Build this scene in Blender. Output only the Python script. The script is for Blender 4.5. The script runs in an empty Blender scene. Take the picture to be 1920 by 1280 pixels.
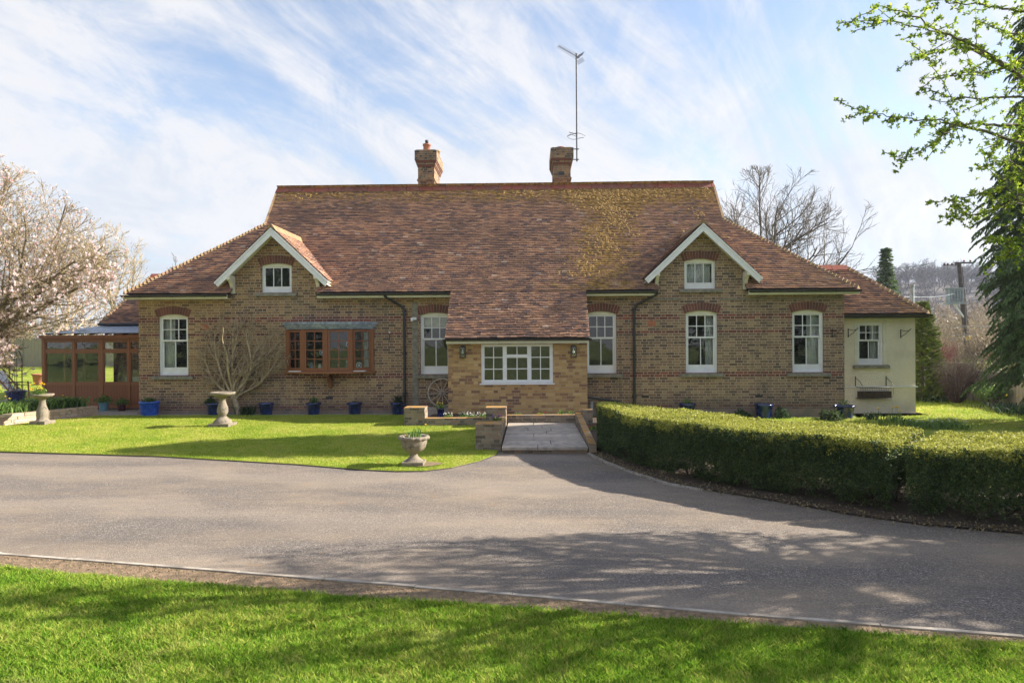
import bpy, bmesh, math, random
import numpy as np
from mathutils import Vector, Matrix, noise
from mathutils.geometry import tessellate_polygon

# ------------------------------------------------------------------ camera, world, sun, exposure
sc = bpy.context.scene
COL = sc.collection
R = math.radians
CAM = Vector((0.0, -18.8, 2.05))
cam_d = bpy.data.cameras.new('camera'); cam = bpy.data.objects.new('camera', cam_d); COL.objects.link(cam)
cam_d.sensor_width = 36; cam_d.lens = 24; cam_d.clip_start = 0.05; cam_d.clip_end = 3000
CR = Matrix.Rotation(R(1.5), 3, 'Z') @ Matrix.Rotation(R(90), 3, 'X') @ Matrix.Rotation(R(-0.35), 3, 'Z')
cam.matrix_world = Matrix.Translation(CAM) @ CR.to_4x4()
sc.camera = cam

SUN_EL, SUN_AZ = 29.0, 9.5          # sun to the right, a little behind the house
world = bpy.data.worlds.new('World'); sc.world = world; world.use_nodes = True
def build_world():
    nt = world.node_tree; N = nt.nodes; L = nt.links; N.clear()
    out = N.new('ShaderNodeOutputWorld'); sky = N.new('ShaderNodeTexSky'); sky.sky_type = 'NISHITA'
    sky.sun_disc = False; sky.sun_elevation = R(SUN_EL); sky.sun_rotation = R(90 - SUN_AZ)
    sky.air_density = 1.0; sky.dust_density = 0.6; sky.ozone_density = 1.5
    bg = N.new('ShaderNodeBackground'); bg.inputs['Strength'].default_value = 0.104
    bg2 = N.new('ShaderNodeBackground'); bg2.inputs['Color'].default_value = (0.90, 0.93, 1.0, 1); bg2.inputs['Strength'].default_value = 0.375
    tint = N.new('ShaderNodeMix'); tint.data_type = 'RGBA'; tint.blend_type = 'MULTIPLY'; tint.inputs[0].default_value = 1.0; tint.inputs[7].default_value = (1.0, 0.94, 0.92, 1)
    L.new(sky.outputs[0], tint.inputs[6]); L.new(tint.outputs[2], bg.inputs[0])
    tc = N.new('ShaderNodeTexCoord'); sep = N.new('ShaderNodeSeparateXYZ'); L.new(tc.outputs['Generated'], sep.inputs[0])
    def m(op, a, b=None, c=None, clamp=False):
        n = N.new('ShaderNodeMath'); n.operation = op; n.use_clamp = clamp
        for i, v in enumerate((a, b, c)):
            if v is None: continue
            if isinstance(v, (int, float)): n.inputs[i].default_value = v
            else: L.new(v, n.inputs[i])
        return n.outputs[0]
    z = m('MAXIMUM', sep.outputs[2], 0.0)
    den = m('ADD', z, 0.62)
    px = m('DIVIDE', sep.outputs[0], den); py = m('DIVIDE', sep.outputs[1], den)
    def cloud(rot, sx, sy, scale, dist, off, detail=8, rough=0.6):
        c = N.new('ShaderNodeCombineXYZ'); L.new(px, c.inputs[0]); L.new(py, c.inputs[1]); c.inputs[2].default_value = off
        mr_ = N.new('ShaderNodeMapping'); mr_.inputs['Rotation'].default_value = (0, 0, R(rot)); L.new(c.outputs[0], mr_.inputs[0])
        mp = N.new('ShaderNodeMapping'); mp.inputs['Scale'].default_value = (sx, sy, 1)
        L.new(mr_.outputs[0], mp.inputs[0])
        n = N.new('ShaderNodeTexNoise'); n.inputs['Scale'].default_value = scale; n.inputs['Detail'].default_value = detail
        n.inputs['Roughness'].default_value = rough; n.inputs['Distortion'].default_value = dist
        L.new(mp.outputs[0], n.inputs['Vector']); return n.outputs[0]
    big = cloud(-30, 0.75, 1.35, 1.3, 1.3, 5.3, 6, 0.55)
    wisp = cloud(-50, 0.65, 1.45, 2.6, 1.9, 2.2, 11, 0.66)
    fine = cloud(-80, 0.8, 1.2, 7.0, 1.2, 1.3, 9, 0.68)
    v = m('ADD', m('MULTIPLY', big, 1.25), m('ADD', m('MULTIPLY', wisp, 0.85), m('MULTIPLY', fine, 0.42)))
    # more cloud towards the horizon
    hz = m('SUBTRACT', 1.0, m('MULTIPLY', z, 2.45), clamp=True)
    v = m('ADD', v, m('MULTIPLY', hz, 0.50))
    v = m('ADD', v, m('MULTIPLY', sep.outputs[0], -0.02))
    mr = N.new('ShaderNodeMapRange'); mr.interpolation_type = 'SMOOTHSTEP'; L.new(v, mr.inputs[0])
    mr.inputs[1].default_value = 1.08; mr.inputs[2].default_value = 1.52; mr.inputs[3].default_value = 0.10; mr.inputs[4].default_value = 0.95
    low = N.new('ShaderNodeMapRange'); low.interpolation_type = 'SMOOTHSTEP'; L.new(z, low.inputs[0]); low.inputs[1].default_value = 0.0; low.inputs[2].default_value = 0.34; low.inputs[3].default_value = 1.0; low.inputs[4].default_value = 0.0
    cov = m('MAXIMUM', mr.outputs[0], m('MULTIPLY', low.outputs[0], 1.0))
    cr = N.new('ShaderNodeValToRGB'); e = cr.color_ramp.elements; e[0].position = 0.38; e[0].color = (0.72, 0.79, 0.90, 1); e[1].position = 0.56; e[1].color = (0.97, 0.97, 1.0, 1)
    L.new(m('ADD', m('MULTIPLY', wisp, 0.65), m('MULTIPLY', fine, 0.35)), cr.inputs[0]); L.new(cr.outputs[0], bg2.inputs[0])
    mix = N.new('ShaderNodeMixShader'); L.new(cov, mix.inputs[0]); L.new(bg.outputs[0], mix.inputs[1]); L.new(bg2.outputs[0], mix.inputs[2])
    L.new(mix.outputs[0], out.inputs[0])
build_world()
sd = bpy.data.lights.new('sun', 'SUN'); sd.energy = 5.0; sd.angle = R(0.5); sd.color = (1.0, 0.93, 0.82)
sun = bpy.data.objects.new('sun', sd); COL.objects.link(sun)
sdir = Vector((math.cos(R(SUN_EL)) * math.cos(R(SUN_AZ)), math.cos(R(SUN_EL)) * math.sin(R(SUN_AZ)), math.sin(R(SUN_EL))))
sun.rotation_euler = sdir.to_track_quat('Z', 'Y').to_euler()
sc.view_settings.view_transform = 'Standard'; sc.view_settings.look = 'None'
sc.view_settings.exposure = 1.36; sc.view_settings.gamma = 1.0
sc.cycles.max_bounces = 8; sc.cycles.transparent_max_bounces = 16; sc.cycles.volume_bounces = 0

# ------------------------------------------------------------------ helpers
rng = np.random.default_rng(7); random.seed(7)
def ray(px, py): return CR @ Vector(((px - 960) / 1280, (640 - py) / 1280, -1.0))
def onz(px, py, z=0.0):
    d = ray(px, py); t = (z - CAM.z) / d.z; return CAM + d * t
def ony(px, py, Y=0.0):
    d = ray(px, py); t = (Y - CAM.y) / d.y; return CAM + d * t

def thing(name, label, cat, loc=(0, 0, 0), group=None):
    o = bpy.data.objects.new(name, None); COL.objects.link(o); o.empty_display_size = 0.2
    o.location = loc; o['label'] = label; o['category'] = cat
    if group: o['group'] = group
    return o
def tag(o, label, cat=None, group=None, kind=None):
    if label: o['label'] = label
    if cat: o['category'] = cat
    if group: o['group'] = group
    if kind: o['kind'] = kind
    return o
def origin_of(o):
    v = Vector((0, 0, 0))
    while o is not None: v = v + o.location; o = o.parent
    return v
def link(name, me, mat, parent=None, loc=None, label=None, kind=None):
    """me is in world coordinates; parent (or loc) gives the origin."""
    o = bpy.data.objects.new(name, me); COL.objects.link(o)
    if parent is not None:
        base = origin_of(parent); o.parent = parent
    else: base = Vector(loc) if loc is not None else Vector((0, 0, 0)); o.location = base
    if base.length > 1e-9: me.transform(Matrix.Translation(-base))
    if mat is not None: me.materials.append(mat)
    if label: o['label'] = label
    if kind: o['kind'] = kind
    return o
def structure(name, me, mat): return link(name, me, mat, kind='structure')
def dup(root, loc, label=None):
    r = root.copy(); COL.objects.link(r); r.location = loc
    if label: r['label'] = label
    for ch in list(root.children):
        c = ch.copy(); COL.objects.link(c); c.parent = r
        for g in ch.children:
            d = g.copy(); COL.objects.link(d); d.parent = c
    return r
def fast_mesh(name, V, F, smooth=False):
    """V (n,3) array, F (m,k) int array, all faces of k corners"""
    V = np.ascontiguousarray(V, dtype=np.float32); F = np.ascontiguousarray(F, dtype=np.int32)
    me = bpy.data.meshes.new(name); k = F.shape[1]
    me.vertices.add(len(V)); me.vertices.foreach_set('co', V.ravel())
    me.loops.add(F.size); me.loops.foreach_set('vertex_index', F.ravel())
    me.polygons.add(len(F)); me.polygons.foreach_set('loop_start', np.arange(0, F.size, k, dtype=np.int32))
    me.polygons.foreach_set('loop_total', np.full(len(F), k, dtype=np.int32))
    if smooth: me.polygons.foreach_set('use_smooth', np.ones(len(F), dtype=bool))
    me.update(calc_edges=True); return me

class MB:
    def __init__(s): s.v = []; s.f = []; s.sm = []
    def add(s, vs, fs, smooth=False):
        b = len(s.v); s.v.extend([tuple(v) for v in vs]); s.f.extend([tuple(i + b for i in f) for f in fs]); s.sm.extend([smooth] * len(fs)); return s
    def box(s, a, b):
        x0, x1 = sorted((a[0], b[0])); y0, y1 = sorted((a[1], b[1])); z0, z1 = sorted((a[2], b[2]))
        return s.add([(x0, y0, z0), (x1, y0, z0), (x1, y1, z0), (x0, y1, z0), (x0, y0, z1), (x1, y0, z1), (x1, y1, z1), (x0, y1, z1)],
                     [(0, 3, 2, 1), (4, 5, 6, 7), (0, 1, 5, 4), (1, 2, 6, 5), (2, 3, 7, 6), (3, 0, 4, 7)])
    def beam(s, p, q, w, h, up=(0, 0, 1)):
        p = Vector(p); q = Vector(q); d = (q - p).normalized(); u = Vector(up)
        sx = d.cross(u)
        if sx.length < 1e-5: sx = d.cross(Vector((0, 1, 0)))
        sx.normalize(); u = sx.cross(d).normalized(); sx = sx * (w / 2); u = u * (h / 2)
        vs = [p - sx - u, p + sx - u, p + sx + u, p - sx + u, q - sx - u, q + sx - u, q + sx + u, q - sx + u]
        return s.add(vs, [(0, 3, 2, 1), (4, 5, 6, 7), (0, 1, 5, 4), (1, 2, 6, 5), (2, 3, 7, 6), (3, 0, 4, 7)])
    def tube(s, pts, r, n=8, caps=True, smooth=True):
        pts = [Vector(p) for p in pts]; rs = r if isinstance(r, (list, tuple)) else [r] * len(pts)
        vs = []; ref = None
        for i, p in enumerate(pts):
            d = (pts[min(i + 1, len(pts) - 1)] - pts[max(i - 1, 0)])
            d = d.normalized() if d.length > 1e-9 else Vector((0, 0, 1))
            if ref is None: ref = Vector((0, 0, 1)) if abs(d.z) < 0.9 else Vector((1, 0, 0))
            a = ref - d * ref.dot(d)
            if a.length < 1e-5: a = d.orthogonal()
            a.normalize(); ref = a; b = d.cross(a)
            for k in range(n):
                t = 2 * math.pi * k / n; vs.append(p + (a * math.cos(t) + b * math.sin(t)) * rs[i])
        fs = []
        for i in range(len(pts) - 1):
            for k in range(n): fs.append((i * n + k, i * n + (k + 1) % n, (i + 1) * n + (k + 1) % n, (i + 1) * n + k))
        s.add(vs, fs, smooth)
        if caps:
            s.add([vs[k] for k in range(n)], [tuple(reversed(range(n)))]); s.add(vs[-n:], [tuple(range(n))])
        return s
    def lathe(s, c, prof, n=24, smooth=True, wob=None):
        vs = []; c = Vector(c)
        for (r, z) in prof:
            for k in range(n):
                t = 2 * math.pi * k / n; rr = r * (1 + (wob(t, z) if wob else 0)); vs.append((c.x + rr * math.cos(t), c.y + rr * math.sin(t), c.z + z))
        fs = []
        for i in range(len(prof) - 1):
            for k in range(n): fs.append((i * n + k, i * n + (k + 1) % n, (i + 1) * n + (k + 1) % n, (i + 1) * n + k))
        s.add(vs, fs, smooth)
        s.add(vs[:n], [tuple(reversed(range(n)))]); s.add(vs[-n:], [tuple(range(n))]); return s
    def prism(s, poly, axis, a, b):
        """poly: 2-D outline; axis 'y': points (x,z) extruded y a..b ; 'x': (y,z); 'z': (x,y)"""
        f = {'y': lambda p, t: (p[0], t, p[1]), 'x': lambda p, t: (t, p[0], p[1]), 'z': lambda p, t: (p[0], p[1], t)}[axis]
        n = len(poly); vs = [f(p, a) for p in poly] + [f(p, b) for p in poly]
        tris = tessellate_polygon([[Vector((p[0], p[1], 0)) for p in poly]])
        fs = [tuple(t) for t in tris] + [tuple(i + n for i in reversed(t)) for t in tris]
        fs += [(i, (i + 1) % n, n + (i + 1) % n, n + i) for i in range(n)]
        return s.add(vs, fs)
    def sheet(s, outer, holes, to3d, depth=None):
        loops = [outer] + list(holes); flat = [p for l in loops for p in l]
        tris = tessellate_polygon([[Vector((p[0], p[1], 0)) for p in l] for l in loops])
        s.add([to3d(p, 0) for p in flat], [tuple(t) for t in tris])
        if depth:
            for l in holes:
                n = len(l); s.add([to3d(p, 0) for p in l] + [to3d(p, depth) for p in l], [(i, (i + 1) % n, n + (i + 1) % n, n + i) for i in range(n)])
        return s
    def ball(s, c, r, n=10, sz=1.0, jit=0):
        vs = []; m = max(4, n // 2)
        for i in range(m + 1):
            ph = math.pi * i / m
            for k in range(n):
                t = 2 * math.pi * k / n; rr = r * (1 + random.uniform(-jit, jit))
                vs.append((c[0] + rr * math.sin(ph) * math.cos(t), c[1] + rr * math.sin(ph) * math.sin(t), c[2] + rr * sz * math.cos(ph)))
        fs = [(i * n + k, (i + 1) * n + k, (i + 1) * n + (k + 1) % n, i * n + (k + 1) % n) for i in range(m) for k in range(n)]
        return s.add(vs, fs, True)
    def mesh(s, name, fix=False):
        me = bpy.data.meshes.new(name); me.from_pydata(s.v, [], s.f)
        me.polygons.foreach_set('use_smooth', s.sm); me.update()
        bm = bmesh.new(); bm.from_mesh(me); bmesh.ops.recalc_face_normals(bm, faces=bm.faces); bm.to_mesh(me); bm.free()
        return me
    def to(s, name, mat, parent=None, loc=None, label=None, kind=None): return link(name, s.mesh(name), mat, parent, loc, label, kind)

# ------------------------------------------------------------------ materials
class NT:
    def __init__(s, name):
        s.m = bpy.data.materials.new(name); s.m.use_nodes = True; s.N = s.m.node_tree.nodes; s.L = s.m.node_tree.links; s.N.clear()
        s.out = s.N.new('ShaderNodeOutputMaterial')
    def _in(s, sock, v):
        if v is None: return
        if isinstance(v, (int, float)): sock.default_value = v
        elif isinstance(v, (tuple, list)): sock.default_value = tuple(v) + ((1,) if len(v) == 3 and sock.type == 'RGBA' else ())
        else: s.L.new(v, sock)
    def math(s, op, a, b=None, c=None, clamp=False):
        n = s.N.new('ShaderNodeMath'); n.operation = op; n.use_clamp = clamp
        for i, v in enumerate((a, b, c)): s._in(n.inputs[i], v)
        return n.outputs[0]
    def coord(s, which='Object'): return s.N.new('ShaderNodeTexCoord').outputs[which]
    def xyz(s, v):
        n = s.N.new('ShaderNodeSeparateXYZ'); s.L.new(v, n.inputs[0]); return n.outputs
    def comb(s, x, y, z=0.0):
        n = s.N.new('ShaderNodeCombineXYZ'); s._in(n.inputs[0], x); s._in(n.inputs[1], y); s._in(n.inputs[2], z); return n.outputs[0]
    def mapping(s, v, scale=(1, 1, 1), rot=(0, 0, 0), loc=(0, 0, 0)):
        n = s.N.new('ShaderNodeMapping'); s.L.new(v, n.inputs[0]); n.inputs['Scale'].default_value = scale; n.inputs['Rotation'].default_value = rot; n.inputs['Location'].default_value = loc; return n.outputs[0]
    def noise(s, v, scale, detail=4, rough=0.55, dist=0.0):
        n = s.N.new('ShaderNodeTexNoise'); s._in(n.inputs['Vector'], v); n.inputs['Scale'].default_value = scale; n.inputs['Detail'].default_value = detail
        n.inputs['Roughness'].default_value = rough; n.inputs['Distortion'].default_value = dist; return n.outputs[0]
    def white(s, v):
        n = s.N.new('ShaderNodeTexWhiteNoise'); n.noise_dimensions = '3D'; s._in(n.inputs['Vector'], v); return n.outputs[0]
    def vor(s, v, scale, feat='F1', out='Distance'):
        n = s.N.new('ShaderNodeTexVoronoi'); n.feature = feat; s._in(n.inputs['Vector'], v); n.inputs['Scale'].default_value = scale; return n.outputs[out]
    def ramp(s, f, stops, interp='LINEAR'):
        n = s.N.new('ShaderNodeValToRGB'); n.color_ramp.interpolation = interp; e = n.color_ramp.elements
        while len(e) < len(stops): e.new(0.5)
        for i, (p, c) in enumerate(stops): e[i].position = p; e[i].color = tuple(c) + (1,) if len(c) == 3 else c
        s._in(n.inputs[0], f); return n.outputs[0]
    def rng(s, f, a, b, c=0.0, d=1.0, smooth=True):
        n = s.N.new('ShaderNodeMapRange'); n.interpolation_type = 'SMOOTHSTEP' if smooth else 'LINEAR'; s._in(n.inputs[0], f)
        for i, v in enumerate((a, b, c, d)): s._in(n.inputs[i + 1], v)
        return n.outputs[0]
    def mix(s, f, a, b, blend='MIX'):
        n = s.N.new('ShaderNodeMix'); n.data_type = 'RGBA'; n.blend_type = blend; s._in(n.inputs[0], f); s._in(n.inputs[6], a); s._in(n.inputs[7], b); return n.outputs[2]
    def island(s): return s.N.new('ShaderNodeNewGeometry').outputs['Random Per Island']
    def normal(s): return s.N.new('ShaderNodeNewGeometry').outputs['Normal']
    def bump(s, h, strength=0.4, dist=0.01):
        n = s.N.new('ShaderNodeBump'); n.inputs['Strength'].default_value = strength; n.inputs['Distance'].default_value = dist; s._in(n.inputs['Height'], h); return n.outputs[0]
    def bsdf(s, col, rough=0.7, nrm=None, metal=0.0, spec=0.5, trans=0.0, coat=0.0):
        p = s.N.new('ShaderNodeBsdfPrincipled'); s._in(p.inputs['Base Color'], col); s._in(p.inputs['Roughness'], rough); s._in(p.inputs['Metallic'], metal)
        p.inputs['Specular IOR Level'].default_value = spec; p.inputs['Coat Weight'].default_value = coat
        if nrm is not None: s.L.new(nrm, p.inputs['Normal'])
        o = p.outputs[0]
        if trans > 0:
            t = s.N.new('ShaderNodeBsdfTranslucent'); s._in(t.inputs[0], col); mx = s.N.new('ShaderNodeMixShader'); mx.inputs[0].default_value = trans
            s.L.new(o, mx.inputs[1]); s.L.new(t.outputs[0], mx.inputs[2]); o = mx.outputs[0]
        s.L.new(o, s.out.inputs[0]); return s.m

def simple(name, c1, c2=None, scale=6, rough=0.7, bump=0.2, bscale=60, metal=0, spec=0.5, coat=0, bdist=0.005):
    t = NT(name); v = t.coord(); c2 = c2 or tuple(x * 0.75 for x in c1)
    col = t.mix(t.rng(t.noise(v, scale, 5, 0.6), 0.35, 0.65), c1, c2)
    return t.bsdf(col, rough, t.bump(t.noise(v, bscale, 4), bump, bdist), metal, spec, 0, coat)

def brick_mat(name, stops, mortar, bands=False, yellow=0.0, W=0.34, Hh=0.075, joint=0.0095, stain=0.42, lichen=False):
    """Flemish bond: one stretcher and one header in every 0.34 m"""
    t = NT(name); co = t.coord(); X, Y, Z = t.xyz(co)
    wob = t.math('MULTIPLY', t.math('SUBTRACT', t.noise(co, 3.0, 2), 0.5), 0.012)
    u = t.math('ADD', t.math('ADD', X, Y), wob); z = t.math('ADD', Z, t.math('MULTIPLY', wob, 0.6))
    rz = t.math('DIVIDE', z, Hh); row = t.math('FLOOR', rz); fz = t.math('SUBTRACT', rz, row)
    off = t.math('MULTIPLY', t.math('MODULO', t.math('ABSOLUTE', row), 2.0), 0.5)
    jit = t.math('MULTIPLY', t.white(t.comb(row, 3.3, 1.0)), 0.10)
    uu = t.math('ADD', t.math('ADD', t.math('DIVIDE', u, W), off), jit); cell = t.math('FLOOR', uu); fu = t.math('SUBTRACT', uu, cell)
    head = t.math('GREATER_THAN', fu, 0.667)
    du = t.math('MINIMUM', t.math('MINIMUM', fu, t.math('SUBTRACT', 1.0, fu)), t.math('ABSOLUTE', t.math('SUBTRACT', fu, 0.667)))
    du = t.math('MULTIPLY', du, W); dz = t.math('MULTIPLY', t.math('MINIMUM', fz, t.math('SUBTRACT', 1.0, fz)), Hh)
    d = t.math('MINIMUM', du, dz); d = t.math('ADD', d, t.math('MULTIPLY', t.math('SUBTRACT', t.noise(co, 45, 2), 0.5), 0.006))
    m = t.rng(d, joint * 0.35, joint * 0.75)                      # 1 on brick, 0 on mortar
    cid = t.math('ADD', t.math('MULTIPLY', cell, 2.0), head)
    rnd = t.white(t.comb(cid, row, 0.5))
    patch = t.noise(co, 0.55, 3)
    f = t.math('ADD', t.math('MULTIPLY', rnd, 0.85), t.math('MULTIPLY', t.math('SUBTRACT', patch, 0.42), 0.8 + yellow), clamp=True)
    col = t.ramp(f, stops)
    if bands:
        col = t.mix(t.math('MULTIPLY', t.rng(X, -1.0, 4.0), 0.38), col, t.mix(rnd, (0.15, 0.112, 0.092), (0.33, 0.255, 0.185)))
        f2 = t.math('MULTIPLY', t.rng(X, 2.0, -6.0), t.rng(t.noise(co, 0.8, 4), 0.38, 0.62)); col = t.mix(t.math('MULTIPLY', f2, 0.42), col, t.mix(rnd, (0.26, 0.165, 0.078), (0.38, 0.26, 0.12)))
        red = t.ramp(rnd, [(0, (0.13, 0.045, 0.035)), (0.6, (0.20, 0.07, 0.05)), (1, (0.27, 0.09, 0.06))])
        b = None
        for lo, hi in ((2.625, 2.775), (2.25, 2.325), (1.05, 1.2), (0.225, 0.3)):
            zz = t.math('MULTIPLY', t.math('ADD', row, 0.5), Hh)
            k = t.math('MULTIPLY', t.math('GREATER_THAN', zz, lo), t.math('LESS_THAN', zz, hi)); b = k if b is None else t.math('MAXIMUM', b, k)
        keep = t.math('GREATER_THAN', t.white(t.comb(cid, row, 9.5)), 0.14)
        col = t.mix(t.math('MULTIPLY', b, keep), col, red)
    mc = t.mix(t.noise(co, 2.2, 4), mortar, tuple(c * 0.6 for c in mortar))
    fine = t.noise(co, 70, 4, 0.7)
    col = t.mix(t.math('MULTIPLY', t.rng(fine, 0.45, 0.7), 0.18), col, (0.36, 0.27, 0.16))
    col = t.mix(m, mc, col)
    if bands:
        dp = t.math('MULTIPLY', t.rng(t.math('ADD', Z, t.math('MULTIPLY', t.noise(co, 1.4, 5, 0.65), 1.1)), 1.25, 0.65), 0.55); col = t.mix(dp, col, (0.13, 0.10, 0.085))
        dr = t.math('MULTIPLY', t.rng(t.noise(t.mapping(co, (5, 5, 0.35)), 1.5, 4, 0.6), 0.56, 0.74), 0.40); col = t.mix(dr, col, (0.14, 0.115, 0.09))
    st = t.rng(t.noise(t.mapping(co, (1.2, 1.2, 0.5)), 1.1, 5, 0.65), 0.50, 0.72)
    col = t.mix(t.math('MULTIPLY', st, stain), col, (0.11, 0.10, 0.085))
    if lichen:
        up = t.xyz(t.normal())[2]; k = t.math('MULTIPLY', t.rng(up, 0.5, 0.9), t.rng(t.noise(co, 7, 5, 0.6), 0.40, 0.55))
        col = t.mix(k, col, (0.42, 0.22, 0.05))
        col = t.mix(t.math('MULTIPLY', t.rng(t.noise(co, 14, 5, 0.7), 0.55, 0.66), 0.6), col, (0.36, 0.37, 0.30))
    h = t.math('ADD', t.math('MULTIPLY', m, 0.8), t.math('MULTIPLY', fine, 0.5))
    return t.bsdf(col, 0.88, t.bump(h, 0.55, 0.006), spec=0.25)

M = {}
STOCK = [(0.0, (0.065, 0.044, 0.035)), (0.22, (0.155, 0.085, 0.050)), (0.45, (0.265, 0.160, 0.080)), (0.62, (0.245, 0.120, 0.070)), (0.8, (0.33, 0.205, 0.098)), (1.0, (0.40, 0.26, 0.12))]
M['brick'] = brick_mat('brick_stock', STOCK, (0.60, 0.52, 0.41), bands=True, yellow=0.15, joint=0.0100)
M['brick_porch'] = brick_mat('brick_porch', [(0.0, (0.14, 0.085, 0.075)), (0.2, (0.27, 0.14, 0.075)), (0.45, (0.42, 0.255, 0.105)), (0.75, (0.50, 0.32, 0.135)), (1.0, (0.55, 0.38, 0.18))], (0.46, 0.38, 0.26), stain=0.12)
M['brick_old'] = brick_mat('brick_old', [(0.0, (0.10, 0.08, 0.065)), (0.4, (0.22, 0.16, 0.11)), (0.7, (0.30, 0.23, 0.16)), (1.0, (0.34, 0.20, 0.12))], (0.34, 0.32, 0.27), lichen=True, stain=0.35)
M['brick_cream'] = brick_mat('brick_cream', [(0.0, (0.36, 0.25, 0.17)), (0.5, (0.48, 0.35, 0.24)), (1.0, (0.58, 0.43, 0.30))], (0.40, 0.34, 0.26), lichen=True, stain=0.2)
M['brick_chimney'] = brick_mat('brick_chimney', STOCK, (0.40, 0.36, 0.29), stain=0.35, lichen=True)
M['red_brick'] = (lambda t: t.bsdf(t.mix(t.math('MULTIPLY', t.noise(t.coord(), 60, 4), 0.5), t.ramp(t.island(), [(0, (0.11, 0.042, 0.032)), (0.5, (0.18, 0.062, 0.042)), (1, (0.25, 0.095, 0.06))]), (0.12, 0.06, 0.045)), 0.85, t.bump(t.noise(t.coord(), 60), 0.4, 0.004)))(NT('red_brick'))
M['mortar'] = simple('mortar', (0.42, 0.37, 0.29), (0.28, 0.25, 0.2), 8, 0.9)

def tile_mat(name, moss_amt=1.0, bright=1.0):
    t = NT(name); co = t.coord(); r = t.island(); X, Y, Z = t.xyz(co)
    b = lambda c: tuple(x * bright for x in c)
    col = t.ramp(r, [(0.0, b((0.075, 0.062, 0.066))), (0.16, b((0.12, 0.082, 0.078))), (0.26, b((0.20, 0.112, 0.088))), (0.45, b((0.275, 0.148, 0.100))), (0.68, b((0.35, 0.182, 0.112))), (0.88, b((0.46, 0.25, 0.145))), (0.985, b((0.44, 0.27, 0.18))), (0.992, b((0.54, 0.44, 0.36))), (1.0, b((0.56, 0.46, 0.38)))])
    stx = t.noise(t.mapping(co, (1.5, 3.0, 9.5)), 1.7, 4, 0.7); col = t.mix(t.rng(t.math('ABSOLUTE', t.math('SUBTRACT', stx, 0.5)), 0.01, 0.10, 0.25, 0.72), col, t.ramp(stx, [(0.34, b((0.10, 0.080, 0.085))), (0.46, b((0.24, 0.145, 0.115))), (0.54, b((0.36, 0.20, 0.135))), (0.62, b((0.50, 0.27, 0.15))), (0.72, b((0.60, 0.42, 0.29)))]))
    n1 = t.noise(co, 0.8, 4, 0.6); col = t.mix(t.math('MULTIPLY', t.rng(n1, 0.38, 0.7), 0.5), col, (0.13, 0.085, 0.075))
    sp = t.rng(t.noise(co, 26, 5, 0.7), 0.58, 0.72); col = t.mix(t.math('MULTIPLY', sp, 0.62), col, t.mix(t.noise(co, 4, 3), (0.52, 0.30, 0.10), (0.52, 0.48, 0.42)))
    # moss and lichen: along the ridge and in a broad drift right of the middle
    ridge = t.rng(Z, 6.0, 7.3)
    drift = t.math('MULTIPLY', t.rng(t.math('ABSOLUTE', t.math('SUBTRACT', X, t.math('ADD', 0.6, t.math('MULTIPLY', Z, 0.32)))), 1.9, 0.0), 0.9)
    edge = t.rng(X, -4.0, 6.5, 0.0, 0.28)
    mk = t.math('ADD', t.math('ADD', t.math('MULTIPLY', ridge, 0.62), t.math('MULTIPLY', drift, 0.50)), edge)
    mn = t.math('ADD', t.math('MULTIPLY', t.noise(t.mapping(co, (1, 1, 1.6)), 3.2, 6, 0.72), 0.55), t.math('MULTIPLY', t.noise(co, 15, 4, 0.7), 0.55))
    k = t.rng(t.math('ADD', mn, t.math('MULTIPLY', mk, 0.34 * moss_amt)), 0.66, 0.80)
    mossc = t.mix(t.rng(t.noise(co, 9, 4), 0.4, 0.62), (0.21, 0.125, 0.035), (0.56, 0.33, 0.09))
    col = t.mix(t.math('MULTIPLY', k, 0.85), col, mossc)
    return t.bsdf(col, 0.9, t.bump(t.noise(co, 60, 4), 0.5, 0.006), spec=0.2)
M['tile'] = tile_mat('roof_tile', 1.0, 1.22)
M['tile_porch'] = tile_mat('roof_tile_porch', 0.1, 1.35)
M['tile_wing'] = tile_mat('roof_tile_wing', 0.9, 1.1)
M['under'] = simple('roof_under', (0.05, 0.035, 0.03), rough=0.95)
M['ridge'] = (lambda t: t.bsdf(t.mix(t.rng(t.noise(t.coord(), 5, 5, 0.7), 0.45, 0.65), t.ramp(t.island(), [(0, (0.22, 0.06, 0.035)), (0.5, (0.36, 0.095, 0.055)), (1, (0.20, 0.08, 0.06))]), (0.27, 0.12, 0.085)), 0.8, t.bump(t.noise(t.coord(), 30), 0.3)))(NT('ridge_tile'))
M['hiptile'] = (lambda t: t.bsdf(t.mix(t.rng(t.noise(t.coord(), 9, 5, 0.7), 0.42, 0.6), t.ramp(t.island(), [(0, (0.16, 0.09, 0.06)), (1, (0.34, 0.19, 0.12))]), (0.30, 0.22, 0.09)), 0.9, t.bump(t.noise(t.coord(), 40), 0.5)))(NT('hip_tile'))
M['moss'] = (lambda t: t.bsdf(t.mix(t.noise(t.coord(), 30, 3), t.ramp(t.island(), [(0, (0.13, 0.08, 0.025)), (0.5, (0.32, 0.19, 0.05)), (1, (0.52, 0.30, 0.085))]), (0.26, 0.155, 0.05)), 0.95, t.bump(t.noise(t.coord(), 120), 0.6)))(NT('moss'))
M['white'] = simple('white_paint', (0.80, 0.81, 0.82), (0.74, 0.75, 0.76), 5, 0.35, 0.05)
M['cream'] = simple('cream_paint', (0.76, 0.74, 0.62), (0.68, 0.66, 0.53), 5, 0.45, 0.08)
M['black'] = simple('black_plastic', (0.022, 0.023, 0.026), (0.035, 0.035, 0.037), 5, 0.35, 0.05)
M['iron'] = simple('black_iron', (0.02, 0.019, 0.018), (0.045, 0.03, 0.022), 20, 0.55, 0.3)
M['lead'] = simple('lead_sheet', (0.17, 0.21, 0.27), (0.34, 0.38, 0.43), 9, 0.5, 0.3, 20, 0.35)
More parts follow.
